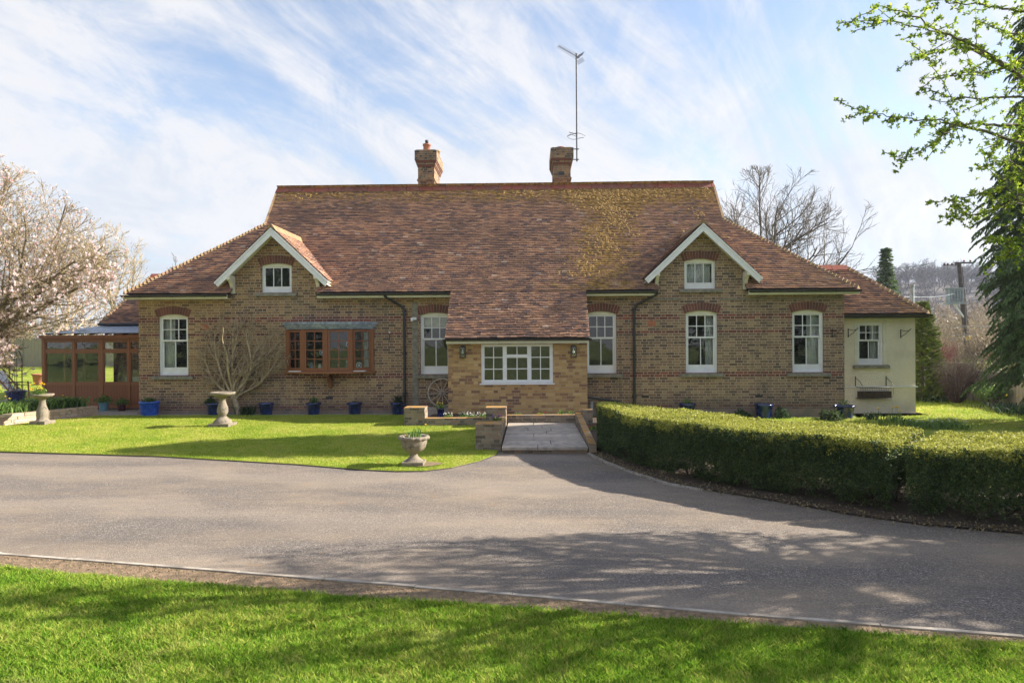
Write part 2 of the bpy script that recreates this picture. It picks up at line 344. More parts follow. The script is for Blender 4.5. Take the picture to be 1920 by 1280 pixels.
M['stone'] = (lambda t: t.bsdf(t.mix(t.rng(t.noise(t.coord(), 13, 6, 0.7), 0.5, 0.66), t.mix(t.noise(t.coord(), 5, 5), (0.31, 0.255, 0.185), (0.17, 0.14, 0.105)), (0.10, 0.09, 0.07)), 0.9, t.bump(t.noise(t.coord(), 45, 5, 0.7), 0.7, 0.012)))(NT('weathered_stone'))
M['sill'] = simple('stone_sill', (0.27, 0.25, 0.20), (0.17, 0.16, 0.12), 9, 0.85, 0.4)
M['concrete'] = simple('concrete', (0.40, 0.36, 0.31), (0.27, 0.24, 0.21), 9, 0.9, 0.4)
M['edging'] = simple('worn_edging', (0.46, 0.40, 0.33), (0.27, 0.23, 0.185), 4, 0.9, 0.5)
M['wheelwood'] = simple('silvered_wood', (0.52, 0.46, 0.38), (0.38, 0.33, 0.27), 12, 0.9, 0.3)
M['plinth'] = simple('rendered_plinth', (0.27, 0.20, 0.16), (0.19, 0.16, 0.13), 3, 0.9, 0.5, 25)
M['oak'] = (lambda t: t.bsdf(t.mix(t.noise(t.mapping(t.coord(), (1, 1, 0.12)), 40, 4), (0.40, 0.175, 0.068), (0.25, 0.10, 0.040)), 0.38, t.bump(t.noise(t.mapping(t.coord(), (1, 1, .1)), 80), 0.1)))(NT('stained_wood'))
M['mahogany'] = (lambda t: t.bsdf(t.mix(t.noise(t.mapping(t.coord(), (1, 1, 0.12)), 40, 4), (0.27, 0.095, 0.033), (0.16, 0.05, 0.02)), 0.35))(NT('bow_window_wood'))
M['oak_rail'] = (lambda t: t.bsdf(t.mix(t.noise(t.mapping(t.coord(), (0.12, 1, 1)), 40, 4), (0.34, 0.135, 0.05), (0.22, 0.08, 0.03)), 0.38))(NT('stained_wood_rail'))
M['boards'] = (lambda t: t.bsdf(t.mix(t.rng(t.math('FRACT', t.math('MULTIPLY', t.xyz(t.coord())[0], 11.0)), 0.0, 0.10), (0.05, 0.015, 0.008), t.mix(t.noise(t.mapping(t.coord(), (1, 1, 0.12)), 30, 4), (0.34, 0.135, 0.055), (0.23, 0.085, 0.036))), 0.4))(NT('panel_boards'))
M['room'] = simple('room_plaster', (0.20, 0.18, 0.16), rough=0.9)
M['curtain'] = simple('curtain_cloth', (0.62, 0.62, 0.60), (0.52, 0.53, 0.52), 3, 0.9, 0.2)
M['blind'] = simple('blind_cloth', (0.62, 0.62, 0.50), rough=0.9)
def glass(name, tint=(0.95, 0.97, 0.96), ior=1.5):
    t = NT(name); tr = t.N.new('ShaderNodeBsdfTransparent'); tr.inputs[0].default_value = tint + (1,)
    gl = t.N.new('ShaderNodeBsdfGlossy'); gl.inputs['Roughness'].default_value = 0.015; gl.inputs[0].default_value = (1, 1, 1, 1)
    t.L.new(t.bump(t.noise(t.coord(), 2.3, 2), 0.12, 0.02), gl.inputs['Normal'])
    fr = t.N.new('ShaderNodeFresnel'); fr.inputs[0].default_value = ior; mx = t.N.new('ShaderNodeMixShader')
    t.L.new(t.math('MULTIPLY', fr.outputs[0], 1.0, clamp=True), mx.inputs[0]); t.L.new(tr.outputs[0], mx.inputs[1]); t.L.new(gl.outputs[0], mx.inputs[2]); t.L.new(mx.outputs[0], t.out.inputs[0]); return t.m
M['glass'] = glass('window_glass')
M['terracotta'] = simple('terracotta', (0.45, 0.17, 0.09), (0.33, 0.13, 0.08), 8, 0.8, 0.2)
M['navy'] = simple('dark_blue_glaze', (0.006, 0.012, 0.060), (0.012, 0.03, 0.15), 6, 0.14, 0.1, 12, coat=0.6)
M['blue'] = simple('bright_blue_glaze', (0.012, 0.07, 0.42), (0.02, 0.12, 0.55), 9, 0.3, 0.1, coat=0.3)
M['paleblue'] = simple('pale_blue_glaze', (0.20, 0.42, 0.50), (0.15, 0.33, 0.42), 7, 0.4)
M['maroon'] = simple('maroon_glaze', (0.10, 0.015, 0.02), (0.06, 0.01, 0.015), 7, 0.2, coat=0.5)
M['soil'] = simple('soil', (0.055, 0.038, 0.026), (0.10, 0.07, 0.045), 14, 0.95, 0.9, 40, bdist=0.03)
M['oldwood'] = (lambda t: t.bsdf(t.mix(t.noise(t.mapping(t.coord(), (1, 1, 0.08)), 25, 5), (0.40, 0.35, 0.26), (0.20, 0.18, 0.14)), 0.9, t.bump(t.noise(t.mapping(t.coord(), (1, 1, .08)), 60), 0.4)))(NT('grey_fence_wood'))
M['pole'] = simple('pole_wood', (0.11, 0.085, 0.07), (0.055, 0.045, 0.04), 3, 0.9, 0.4)
M['grey_metal'] = simple('grey_metal', (0.36, 0.40, 0.42), (0.24, 0.27, 0.29), 4, 0.5, 0.1, metal=0.3)
M['steel'] = simple('aerial_steel', (0.10, 0.10, 0.11), (0.06, 0.06, 0.07), 10, 0.5, metal=0.5)
M['render'] = (lambda t: t.bsdf(t.mix(t.rng(t.noise(t.coord(), 1.6, 5, 0.6), 0.42, 0.7), (0.82, 0.75, 0.60), (0.70, 0.63, 0.50)), 0.9, t.bump(t.noise(t.coord(), 26, 4, 0.6), 0.9, 0.03)))(NT('cream_render'))
def bark(name, a, b): return simple(name, a, b, 9, 0.9, 0.5, 30)
M['bark'] = bark('grey_bark', (0.16, 0.13, 0.10), (0.085, 0.07, 0.055))
M['bark_pale'] = bark('pale_bark', (0.48, 0.38, 0.25), (0.30, 0.23, 0.15))
M['bark_mag'] = bark('magnolia_bark', (0.20, 0.155, 0.09), (0.13, 0.10, 0.06))
M['bark_far'] = bark('distant_bark', (0.062, 0.052, 0.056), (0.042, 0.036, 0.040))
M['bark_tan'] = bark('tan_twigs', (0.30, 0.22, 0.14), (0.18, 0.14, 0.09))
M['bark_dark'] = bark('dark_twigs', (0.085, 0.05, 0.04), (0.05, 0.03, 0.025))
M['twig_red'] = bark('red_twigs', (0.27, 0.085, 0.07), (0.17, 0.06, 0.05))
def leaf(name, stops, trans=0.35, rough=0.55, patch=0.5):
    t = NT(name); f = t.math('ADD', t.math('MULTIPLY', t.island(), 0.75), t.math('MULTIPLY', t.math('SUBTRACT', t.noise(t.coord(), 1.3, 3), 0.4), patch), clamp=True)
    return t.bsdf(t.ramp(f, stops), rough, spec=0.3, trans=trans)
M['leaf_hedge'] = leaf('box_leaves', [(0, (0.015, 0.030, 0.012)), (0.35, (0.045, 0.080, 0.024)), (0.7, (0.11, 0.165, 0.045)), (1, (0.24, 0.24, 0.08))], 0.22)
M['leaf_lit_tips'] = leaf('box_lit_tips', [(0, (0.12, 0.15, 0.02)), (0.35, (0.38, 0.38, 0.045)), (0.75, (0.52, 0.52, 0.14)), (1, (0.70, 0.62, 0.25))], 0.3)  # yellow-green of new tips, with the hedge top's sunlight put into the colour
M['leaf_conifer'] = leaf('cypress_fronds', [(0, (0.06, 0.10, 0.04)), (0.5, (0.14, 0.22, 0.07)), (1, (0.26, 0.36, 0.11))], 0.32)
M['leaf_thuja'] = leaf('thuja_fronds', [(0, (0.05, 0.08, 0.015)), (0.5, (0.17, 0.24, 0.035)), (1, (0.34, 0.38, 0.06))], 0.25)
M['leaf_haw'] = leaf('hawthorn_leaves', [(0, (0.08, 0.15, 0.016)), (0.4, (0.26, 0.38, 0.035)), (1, (0.60, 0.62, 0.07))], 0.55)
M['leaf_bright'] = leaf('bright_foliage', [(0, (0.06, 0.12, 0.03)), (0.5, (0.16, 0.28, 0.05)), (1, (0.32, 0.44, 0.10))], 0.35)
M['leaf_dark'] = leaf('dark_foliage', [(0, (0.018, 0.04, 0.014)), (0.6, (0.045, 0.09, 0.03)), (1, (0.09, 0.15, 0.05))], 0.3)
M['leaf_tan'] = leaf('tan_scrub', [(0, (0.14, 0.10, 0.055)), (0.5, (0.27, 0.21, 0.11)), (1, (0.38, 0.33, 0.16))], 0.3)
M['leaf_olive'] = leaf('olive_scrub', [(0, (0.07, 0.08, 0.03)), (0.5, (0.16, 0.17, 0.06)), (1, (0.30, 0.28, 0.09))], 0.3)
M['petal_pink'] = leaf('pink_petals', [(0, (0.72, 0.42, 0.44)), (0.30, (0.85, 0.70, 0.69)), (1, (0.93, 0.91, 0.88))], 0.45)
M['bud'] = leaf('magnolia_buds', [(0, (0.26, 0.22, 0.10)), (0.5, (0.42, 0.33, 0.17)), (1, (0.62, 0.48, 0.36))], 0.2)
M['petal_yellow'] = leaf('yellow_petals', [(0, (0.75, 0.48, 0.01)), (1, (0.90, 0.70, 0.02))], 0.4)
M['petal_white'] = leaf('white_petals', [(0, (0.75, 0.75, 0.62)), (1, (0.85, 0.85, 0.80))], 0.3)
M['petal_purple'] = leaf('purple_petals', [(0, (0.18, 0.05, 0.28)), (1, (0.35, 0.12, 0.42))], 0.3)
M['petal_red'] = leaf('red_petals', [(0, (0.55, 0.02, 0.015)), (1, (0.75, 0.06, 0.02))], 0.3)
def grass_mat(name, blades):
    t = NT(name); co = t.coord(); X, Y, Z = t.xyz(co)
    p = t.noise(t.mapping(co, (1, 1, 0.01)), 0.75, 5, 0.6); q = t.noise(t.mapping(co, (1, 1, 0.01)), 5.0, 4, 0.65)
    f = t.math('ADD', t.math('MULTIPLY', p, 0.6), t.math('MULTIPLY', q, 0.5))
    if blades: f = t.math('ADD', t.math('MULTIPLY', f, 0.75), t.math('MULTIPLY', t.island(), 0.28))
    # the mown lawn by the house is drier than the near one
    k = t.rng(Y, -13.5, -8.0); straw = t.math('MULTIPLY', t.rng(t.noise(t.mapping(co, (1, 1, 0.01)), 2.2, 6, 0.75), 0.54, 0.68), 0.42)
    lush = t.ramp(f, [(0.30, (0.065, 0.165, 0.012)), (0.44, (0.14, 0.30, 0.020)), (0.56, (0.26, 0.42, 0.032)), (0.70, (0.50, 0.52, 0.12))])
    dry = t.ramp(f, [(0.30, (0.12, 0.23, 0.018)), (0.44, (0.25, 0.37, 0.030)), (0.56, (0.39, 0.46, 0.05)), (0.70, (0.56, 0.52, 0.14))])
    col = t.mix(straw, t.mix(k, lush, dry), (0.46, 0.40, 0.16))
    if not blades:
        col = t.mix(0.35, col, (0.07, 0.085, 0.02)); return t.bsdf(col, 0.9, t.bump(t.noise(co, 90, 5, 0.7), 0.9, 0.03), spec=0.1)
    return t.bsdf(col, 0.6, spec=0.2, trans=0.4)
M['lawn'] = grass_mat('lawn_ground', False); M['blades'] = grass_mat('grass_blades', True)
def asphalt():
    t = NT('driveway_tarmac'); co = t.coord(); X, Y, Z = t.xyz(co)
    sp = t.vor(co, 100, out='Color'); spv = t.xyz(sp)[0]
    base = t.ramp(spv, [(0, (0.085, 0.070, 0.060)), (0.45, (0.165, 0.140, 0.120)), (0.82, (0.24, 0.205, 0.175)), (1, (0.42, 0.36, 0.30))])
    warm = t.rng(t.noise(t.mapping(co, (0.5, 1.2, 1), (0, 0, R(-8))), 0.9, 6, 0.65), 0.40, 0.66)
    base = t.mix(t.math('MULTIPLY', warm, 0.50), base, (0.36, 0.275, 0.19))
    rust = t.rng(t.noise(co, 2.6, 6, 0.72), 0.60, 0.72); base = t.mix(t.math('MULTIPLY', rust, 0.55), base, (0.33, 0.19, 0.085))
    dk = t.rng(t.noise(t.mapping(co, (0.4, 1.4, 1), (0, 0, R(-10))), 0.8, 4, 0.55, 0.4), 0.5, 0.72); base = t.mix(t.math('MULTIPLY', dk, 0.50), base, (0.125, 0.110, 0.10)); md = t.rng(t.noise(t.mapping(co, (0.7, 1.0, 1), (0, 0, R(-9))), 4.0, 6, 0.7), 0.38, 0.66); base = t.mix(t.math('MULTIPLY', md, 0.34), base, (0.15, 0.125, 0.105))
    pt = t.math('MULTIPLY', t.rng(t.vor(co, 5.5), 0.045, 0.02), t.math('GREATER_THAN', t.xyz(t.vor(co, 5.5, out='Color'))[1], 0.72))
    base = t.mix(pt, base, (0.55, 0.50, 0.42)); trk = t.rng(t.math('ABSOLUTE', t.math('SUBTRACT', t.math('FRACT', t.math('MULTIPLY', t.math('ADD', t.math('ADD', Y, t.math('MULTIPLY', X, 0.17)), t.math('MULTIPLY', t.noise(co, 0.35, 3), 2.6)), 0.45)), 0.5)), 0.06, 0.30, 0.22, 0.0); base = t.mix(trk, base, (0.46, 0.37, 0.28))
    h = t.math('ADD', t.math('MULTIPLY', t.vor(co, 120), 0.8), t.noise(co, 260, 2))
    return t.bsdf(base, 0.85, t.bump(h, 0.7, 0.008), spec=0.3)
M['asphalt'] = asphalt()
M['slab'] = (lambda t: t.bsdf(t.mix(t.rng(t.noise(t.coord(), 6, 6, 0.7), 0.42, 0.66), t.ramp(t.island(), [(0, (0.36, 0.30, 0.245)), (1, (0.50, 0.42, 0.345))]), (0.27, 0.25, 0.21)), 0.85, t.bump(t.noise(t.coord(), 40, 4), 0.5, 0.006)))(NT('stone_slab'))
M['dirt'] = simple('bare_earth', (0.30, 0.20, 0.12), (0.17, 0.12, 0.07), 16, 0.95, 0.9, 60, bdist=0.02)
M['hill'] = simple('hillside', (0.16, 0.125, 0.09), (0.10, 0.085, 0.06), 0.05, 0.95, 0.3)
M['field'] = simple('field_grass', (0.16, 0.20, 0.035), (0.24, 0.24, 0.06), 0.08, 0.95, 0.3)

# ------------------------------------------------------------------ ground
def zl(x, y):
    """gentle rise of the lawn towards the left half of the house"""
    s = min(1, max(0, (y + 7.2) / 5.5)); s = s * s * (3 - 2 * s); k = min(1, max(0, (1.5 - x) / 2.0)); return 0.09 * s * k
def grid_fill(poly, step, zf, name, mat, base=0.02, edge=0.05):
    """a lawn: polygon triangulated on a grid, edges dropped"""
    bm = bmesh.new(); vs = [bm.verts.new((p[0], p[1], 0)) for p in poly]; f = bm.faces.new(vs)
    x0 = min(p[0] for p in poly); x1 = max(p[0] for p in poly); y0 = min(p[1] for p in poly); y1 = max(p[1] for p in poly)
    bmesh.ops.triangulate(bm, faces=bm.faces[:])
    x = x0 + step
    while x < x1: bmesh.ops.bisect_plane(bm, geom=bm.verts[:] + bm.edges[:] + bm.faces[:], plane_co=(x, 0, 0), plane_no=(1, 0, 0)); x += step
    y = y0 + step
    while y < y1: bmesh.ops.bisect_plane(bm, geom=bm.verts[:] + bm.edges[:] + bm.faces[:], plane_co=(0, y, 0), plane_no=(0, 1, 0)); y += step
    for v in bm.verts: v.co.z = zf(v.co.x, v.co.y) + base
    be = [e for e in bm.edges if len(e.link_faces) == 1]
    r = bmesh.ops.extrude_edge_only(bm, edges=be)
    for v in r['geom']:
        if isinstance(v, bmesh.types.BMVert): v.co.z -= edge
    bmesh.ops.recalc_face_normals(bm, faces=bm.faces[:])
    me = bpy.data.meshes.new(name); bm.to_mesh(me); bm.free(); return structure(name, me, mat)
def hillz(x, y):
    if y < 60: return -0.05
    s = min(1, (y - 60) / 190.0); s = s * s * (3 - 2 * s); k = 1 / (1 + math.exp(-(x - 70) / 35.0))
    return -0.05 + s * (3 + 21 * k + 5.0 * noise.noise(Vector((x * 0.013, y * 0.01, 0))))
def ground():
    xs = np.concatenate([np.linspace(-900, -120, 10), np.linspace(-100, 300, 50), np.linspace(330, 900, 8)]); ys = np.concatenate([[-300, -60], np.linspace(-30, 60, 7), np.linspace(75, 330, 26), [420, 600, 1000]])
    V = [(x, y, hillz(x, y)) for y in ys for x in xs]; n = len(xs)
    F = [(j * n + i, j * n + i + 1, (j + 1) * n + i + 1, (j + 1) * n + i) for j in range(len(ys) - 1) for i in range(n - 1)]
    t = NT('ground_cover'); co = t.coord(); Y = t.xyz(co)[1]
    a = t.mix(t.rng(t.noise(co, 0.06, 4), 0.4, 0.6), (0.17, 0.21, 0.04), (0.11, 0.15, 0.03)); b = t.mix(t.noise(co, 0.05, 5), (0.10, 0.085, 0.07), (0.065, 0.057, 0.05))
    m = t.bsdf(t.mix(t.rng(Y, 75, 100), a, b), 0.95)
    structure('ground', fast_mesh('ground', np.array(V), np.array(F), True), m)
ground()
KERB = [(-30.0, -9.6), (-14, -10.9), (-9, -11.62), (-5.18, -12.28), (-2.6, -12.80), (-0.157, -13.30), (1.6, -13.70), (3.36, -14.05), (6, -14.5), (12, -15.2), (30, -16.5)]
LEDGE = [(-30, -4.2), (-16, -5.35), (-10.1, -6.08), (-6.7, -6.62), (-3.9, -7.45), (-2.7, -7.93), (-2.15, -8.06), (-1.7, -8.04), (-1.3, -7.78), (-0.86, -7.12), (-0.62, -6.5), (-0.60, -6.15)]
HEDGE_BASE = [(1.10, -6.36), (1.30, -7.2), (1.566, -7.97), (1.988, -8.95), (2.40, -9.40), (3.204, -10.14), (3.774, -10.77), (4.338, -11.18), (5.11, -11.51), (7.5, -12.3), (12, -13.2)]
def driveway():
    top = [(-30, -3.5), (-0.5, -3.5), (1.0, -3.5)] + [(p[0] + 0.6, p[1] + 0.5) for p in HEDGE_BASE] + [(30, -14)]
    poly = [(p[0], p[1]) for p in KERB] + list(reversed(top))
    mb = MB(); mb.sheet(poly, [], lambda p, d: (p[0], p[1], 0.0)); structure('driveway', mb.mesh('driveway'), M['asphalt'])
driveway()
lawn_poly = LEDGE + [(-0.8, -5.9), (-0.8, -2.75), (-2.9, -2.75), (-3.2, -0.62), (-11.3, -0.55), (-11.75, -0.6), (-12.75, -2.9), (-14.0, -5.45)]
lawn_poly = [p for p in lawn_poly if p[0] > -15.9]
grid_fill(lawn_poly, 0.6, zl, 'lawn', M['lawn'])
near_poly = [(-9, -11.95), (-5.6, -12.52), (-3.3, -13.0), (-1.4, -13.38), (0.1, -13.62), (1.7, -13.9), (3.4, -14.18), (6, -14.62), (7, -14.8), (7, -18), (-9, -18)]
grid_fill(near_poly, 1.0, lambda x, y: 0.0, 'near_lawn', M['lawn'])
side_poly = [(1.9, -5.8), (2.2, -6.5), (4, -8.2), (6, -9.5), (9, -10.3), (14, -10.8), (20, -9.5), (17, 4.2), (13.2, 5.2), (11.0, 5.5), (10.95, 0.2), (8.7, -0.45), (2.0, -0.5)]
grid_fill(side_poly, 1.5, lambda x, y: -0.05 if y > -1.5 else -0.05 + 0.04 * min(1, (-1.5 - y) / 3), 'side_lawn', M['lawn'])
def rear_lawn():
    mb = MB(); mb.sheet([(-60, 2), (-19.1, 2.0), (-19.1, 5.3), (-10, 5.3), (-10, 26), (-60, 26)], [], lambda p, d: (p[0], p[1], 0.01 + max(0, p[1] - 5.3) * 0.028)); structure('rear_lawn', mb.mesh('rear_lawn'), M['lawn'])
rear_lawn()
def terrace():
    mb = MB(); mb.box((-19, -0.9, -0.05), (-10.95, 5.2, 0.05)); structure('terrace', mb.mesh('terrace'), M['concrete'])
    mb = MB(); mb.sheet([(-11.5, -0.8), (-3.1, -0.8), (-2.2, -2.6), (-2.1, 0.3), (-11.5, 0.3)], [], lambda p, d: (p[0], p[1], 0.086)); structure('wall_foot_border', mb.mesh('border'), M['concrete'])
    # soil under and beside the hedge
    left = [(p[0] - 0.02, p[1] - 0.0) for p in HEDGE_BASE]; right = [(p[0] + 1.9, p[1] + 1.9) for p in HEDGE_BASE]
    mb = MB(); mb.sheet(left + list(reversed(right)), [], lambda p, d: (p[0], p[1], 0.022)); structure('hedge_border', mb.mesh('hedge_border'), M['soil'])
    a = [(p[0], p[1] - 0.02) for p in KERB]; lo = [(p[0], p[1] - 0.9) for p in KERB]
    mb = MB(); mb.sheet(a + list(reversed(lo)), [], lambda p, d: (p[0], p[1], 0.012)); structure('earth_verge', mb.mesh('earth_verge'), M['dirt'])
terrace()
def strip(name, pts, w, z0, z1, mat, label, cat, seglen=0.9):
    mb = MB()
    for (a, b) in zip(pts, pts[1:]):
        L = math.dist(a, b); n = max(1, round(L / seglen))
        for i in range(n):
            p = [a[k] + (b[k] - a[k]) * (i / n) for k in (0, 1)]; q = [a[k] + (b[k] - a[k]) * ((i + 1) / n) for k in (0, 1)]
            d = Vector((q[0] - p[0], q[1] - p[1])).normalized() * 0.004; j = random.uniform(-0.004, 0.004)
            mb.beam((p[0] + d.x, p[1] + d.y + j, (z0 + z1) / 2 + j), (q[0] - d.x, q[1] - d.y + j, (z0 + z1) / 2 + j * 0.5), w, z1 - z0)
    o = mb.to(name, mat); tag(o, label, cat); return o
strip('concrete_edging', KERB, 0.042, -0.04, 0.024, M['edging'], 'thin pale concrete edging between the driveway and the near grass', 'kerb', 0.91)
strip('timber_edging', [p for p in LEDGE if p[0] > -17][:-1], 0.03, -0.03, 0.014, M['pole'], 'low dark edging along the curved lawn in front of the house', 'kerb', 0.7)
strip('stone_edging', [(p[0] - 0.05, p[1] - 0.05) for p in HEDGE_BASE][:5], 0.05, -0.03, 0.028, M['concrete'], 'mossy stone edging along the foot of the clipped hedge', 'kerb', 0.6)

# ------------------------------------------------------------------ roofs
def scan(poly, v):
    xs = []
    for (a, b) in zip(poly, poly[1:] + poly[:1]):
        if (a[1] <= v < b[1]) or (b[1] <= v < a[1]): xs.append(a[0] + (b[0] - a[0]) * (v - a[1]) / (b[1] - a[1]))
    xs.sort(); return list(zip(xs[::2], xs[1::2]))
def tiled(origin, U, Vv, poly, W=0.165, G=0.10, seed=1, jit=1.0):
    """plain clay tiles as a mesh over a roof plane; poly in (u, v)"""
    rr = random.Random(seed); o = Vector(origin); U = Vector(U).normalized(); Vv = Vector(Vv).normalized(); N = U.cross(Vv)
    if N.z < 0: N = -N
    V = []; F = []; v0 = min(p[1] for p in poly); v1 = max(p[1] for p in poly); r = 0; v = v0
    while v < v1 - 0.02:
        sag = 0.012 * math.sin(v * 1.7)
        for (a, b) in scan(poly, v + min(G * 0.5, (v1 - v) * 0.5)):
            u = math.floor(a / W) * W + (r % 2) * W / 2 - W + rr.uniform(-0.02, 0.02)
            while u < b:
                ua = max(a, u + 0.0015); ub = min(b, u + W - 0.0015)
                if ub - ua > 0.025:
                    l0 = 0.036 + (rr.uniform(-0.001, 0.001) if rr.random() < 0.55 else rr.uniform(0, 0.0065) * jit); l1 = 0.004; tl = rr.uniform(-0.0015, 0.0015) * jit; dv = rr.uniform(-0.009, 0.009) * jit
                    wv = 0.010 * noise.noise(Vector((u * 0.9, v * 0.9, seed)))
                    va = v + dv - 0.012 + 0.02 * noise.noise(Vector((u * 0.5, v * 0.7, seed + 5.0))); vb = v + G + 0.03; th = 0.014
                    b0 = len(V)
                    for (uu, vv, h) in ((ua, va, l0 + tl), (ub, va, l0 - tl), (ub, vb, l1 - tl), (ua, vb, l1 + tl), (ua, va, l0 + tl - th), (ub, va, l0 - tl - th)):
                        V.append(o + U * uu + Vv * vv + N * (h + wv))
                    F += [(b0, b0 + 1, b0 + 2), (b0, b0 + 2, b0 + 3), (b0 + 4, b0 + 5, b0 + 1), (b0 + 4, b0 + 1, b0)]
                u += W
        v += G; r += 1
    return V, F
def moss_mesh(pts, N, seed):
    rr = random.Random(seed); V = []; F = []
    for p in pts:
        r = rr.uniform(0.014, 0.042); b0 = len(V); h = r * rr.uniform(0.5, 0.9); n = 6; ax = Vector((1, 0, 0)); bx = N.cross(ax).normalized(); ax = bx.cross(N)
        for k in range(n):
            t = 2 * math.pi * k / n + rr.random() * 0.5; q = r * rr.uniform(0.7, 1.3); V.append(p + ax * (q * math.cos(t) * 1.3) + bx * (q * math.sin(t)))
        V.append(p + N * h); F += [(b0 + k, b0 + (k + 1) % n, b0 + n) for k in range(n)]
    return V, F
T = 0.80; EZ = 3.42; EY = -0.30                     # main roof pitch, eave height, eave line
def rz(y): return EZ + T * (y - EY)
RIDGE_Y = 4.56; RIDGE_Z = rz(RIDGE_Y); sl = math.sqrt(1 + T * T)
def yv(y): return (y - EY) * sl
DORMERS = (-7.03, 4.66)
house = thing('brick_house', 'long brown brick house with clay tiled roof, two gables and front porch', 'house')
HX0, HX1 = -10.93, 8.55
EX0, EX1 = -11.16, 8.80; GX0, GX1, GY = -8.36, 6.04, 2.72
BX0, BX1 = EX0, EX1; BACKY = 2 * RIDGE_Y - EY
ridge0, ridge1 = -8.66, 6.24
def main_roof():
    gv = yv(GY); rv = yv(RIDGE_Y)
    poly = [(EX0, 0)]
    for c in DORMERS: poly += [(c - 1.17, 0), (c - 1.17, yv(0.45)), (c, yv(1.75)), (c + 1.17, yv(0.45)), (c + 1.17, 0)]
    poly += [(EX1, 0), (GX1, gv), (ridge1, rv), (ridge0, rv), (GX0, gv)]
    U = Vector((1, 0, 0)); Vv = Vector((0, 1, T)).normalized(); o = (0, EY, EZ)
    V, F = tiled(o, U, Vv, poly, seed=3)
    roof = link('roof', fast_mesh('roof', np.array([tuple(v) for v in V]), np.array(F)), M['tile'], house)
    # decking under the tiles, all four slopes
    mb = MB(); to = lambda p, d: tuple(Vector(o) + U * p[0] + Vv * p[1] + Vector((0, 0, -0.012)))
    mb.sheet(poly, [], to)
    e = -0.014
    mb.add([(EX0, EY, EZ + e), (GX0, GY, rz(GY) + e), (GX0, BACKY + EY - GY, rz(GY) + e), (EX0, BACKY, EZ + e)], [(0, 1, 2, 3)])
    mb.add([(EX1, EY, EZ + e), (GX1, GY, rz(GY) + e), (GX1, BACKY + EY - GY, rz(GY) + e), (EX1, BACKY, EZ + e)], [(0, 1, 2, 3)])
    mb.add([(EX0, BACKY, EZ + e), (GX0, BACKY + EY - GY, rz(GY) + e), (ridge0, RIDGE_Y, RIDGE_Z + e), (ridge1, RIDGE_Y, RIDGE_Z + e), (GX1, BACKY + EY - GY, rz(GY) + e), (EX1, BACKY, EZ + e)], [(0, 1, 2, 3, 4, 5)])
    mb.add([(GX0, GY, rz(GY)), (ridge0 + 0.3, RIDGE_Y, RIDGE_Z), (GX0, BACKY + EY - GY, rz(GY))], [(0, 1, 2)])
    mb.add([(GX1, GY, rz(GY)), (ridge1 - 0.2, RIDGE_Y, RIDGE_Z), (GX1, BACKY + EY - GY, rz(GY))], [(0, 1, 2)])
    mb.to('roof_decking', M['under'], roof)
    # side hips and the back slope, tiled as well
    for (ex, gx, nm) in ((EX0, GX0, 1), (EX1, GX1, 2)):
        d = Vector((gx - ex, 0, rz(GY) - EZ)); ln = d.length
        V, F = tiled((ex, 0, EZ), (0, 1, 0), d, [(EY, 0), (GY, ln), (BACKY + EY - GY, ln), (BACKY, 0)], G=0.11, seed=20 + nm)
        link('hip_slope', fast_mesh('hip_slope', np.array([tuple(v) for v in V]), np.array(F)), M['tile'], house)
    V, F = tiled((0, BACKY, EZ), (-1, 0, 0), (0, -1, T), [(-EX1, 0), (-GX1, gv), (-ridge1, rv), (-ridge0, rv), (-GX0, gv), (-EX0, 0)], W=0.33, G=0.2, seed=9)
    link('rear_slope', fast_mesh('rear_slope', np.array([tuple(v) for v in V]), np.array(F)), M['tile'], house)
    # moss clumps
    N = Vector((0, -T, 1)).normalized(); pts = []; rr = random.Random(5)
    for _ in range(26000):
        x = rr.uniform(ridge0 + 0.2, ridge1 - 0.2); y = rr.uniform(0.2, RIDGE_Y - 0.1); z = rz(y)
        if z < 4.9 and (abs(x + 7.03) < 2 or abs(x - 4.66) < 2): continue
        ridge = max(0, (z - 6.55) / 0.8); drift = max(0, 1 - abs(x - (0.6 + z * 0.32)) / 1.25); e = max(0, (x + 3) / 9.5) * 0.42
        nn = noise.noise(Vector((x * 1.6, y * 1.6, 2.0))) * 0.55 + noise.noise(Vector((x * 5, y * 5, 9.0))) * 0.35
        if nn + ridge * 0.72 + drift * 0.62 + e > 0.50 + rr.random() * 0.6:
            row = round(((y - EY) * sl) / 0.1) * 0.1 / sl + EY; pts.append(Vector((x, row - 0.01, rz(row))) + N * 0.02)
    V, F = moss_mesh(pts, N, 4)
    link('moss', fast_mesh('moss', np.array([tuple(v) for v in V]), np.array(F)), M['moss'], roof, kind='stuff')
    # ridge tiles
    mb = MB(); x = ridge0 - 0.02; rr = random.Random(2)
    while x < ridge1:
        x2 = min(x + 0.45, ridge1 + 0.02); j = rr.uniform(-0.008, 0.008); h = 0.15
        prof = [(RIDGE_Y - 0.20, RIDGE_Z - 0.15), (RIDGE_Y - 0.03, RIDGE_Z + 0.06), (RIDGE_Y + 0.03, RIDGE_Z + 0.06), (RIDGE_Y + 0.16, RIDGE_Z - 0.12), (RIDGE_Y, RIDGE_Z - 0.02)]
        mb.prism([(p[0], p[1] + j + 0.045) for p in prof], 'x', x + 0.006, x2 - 0.006)
        x += 0.45
    mb.to('ridge_tiles', M['ridge'], roof)
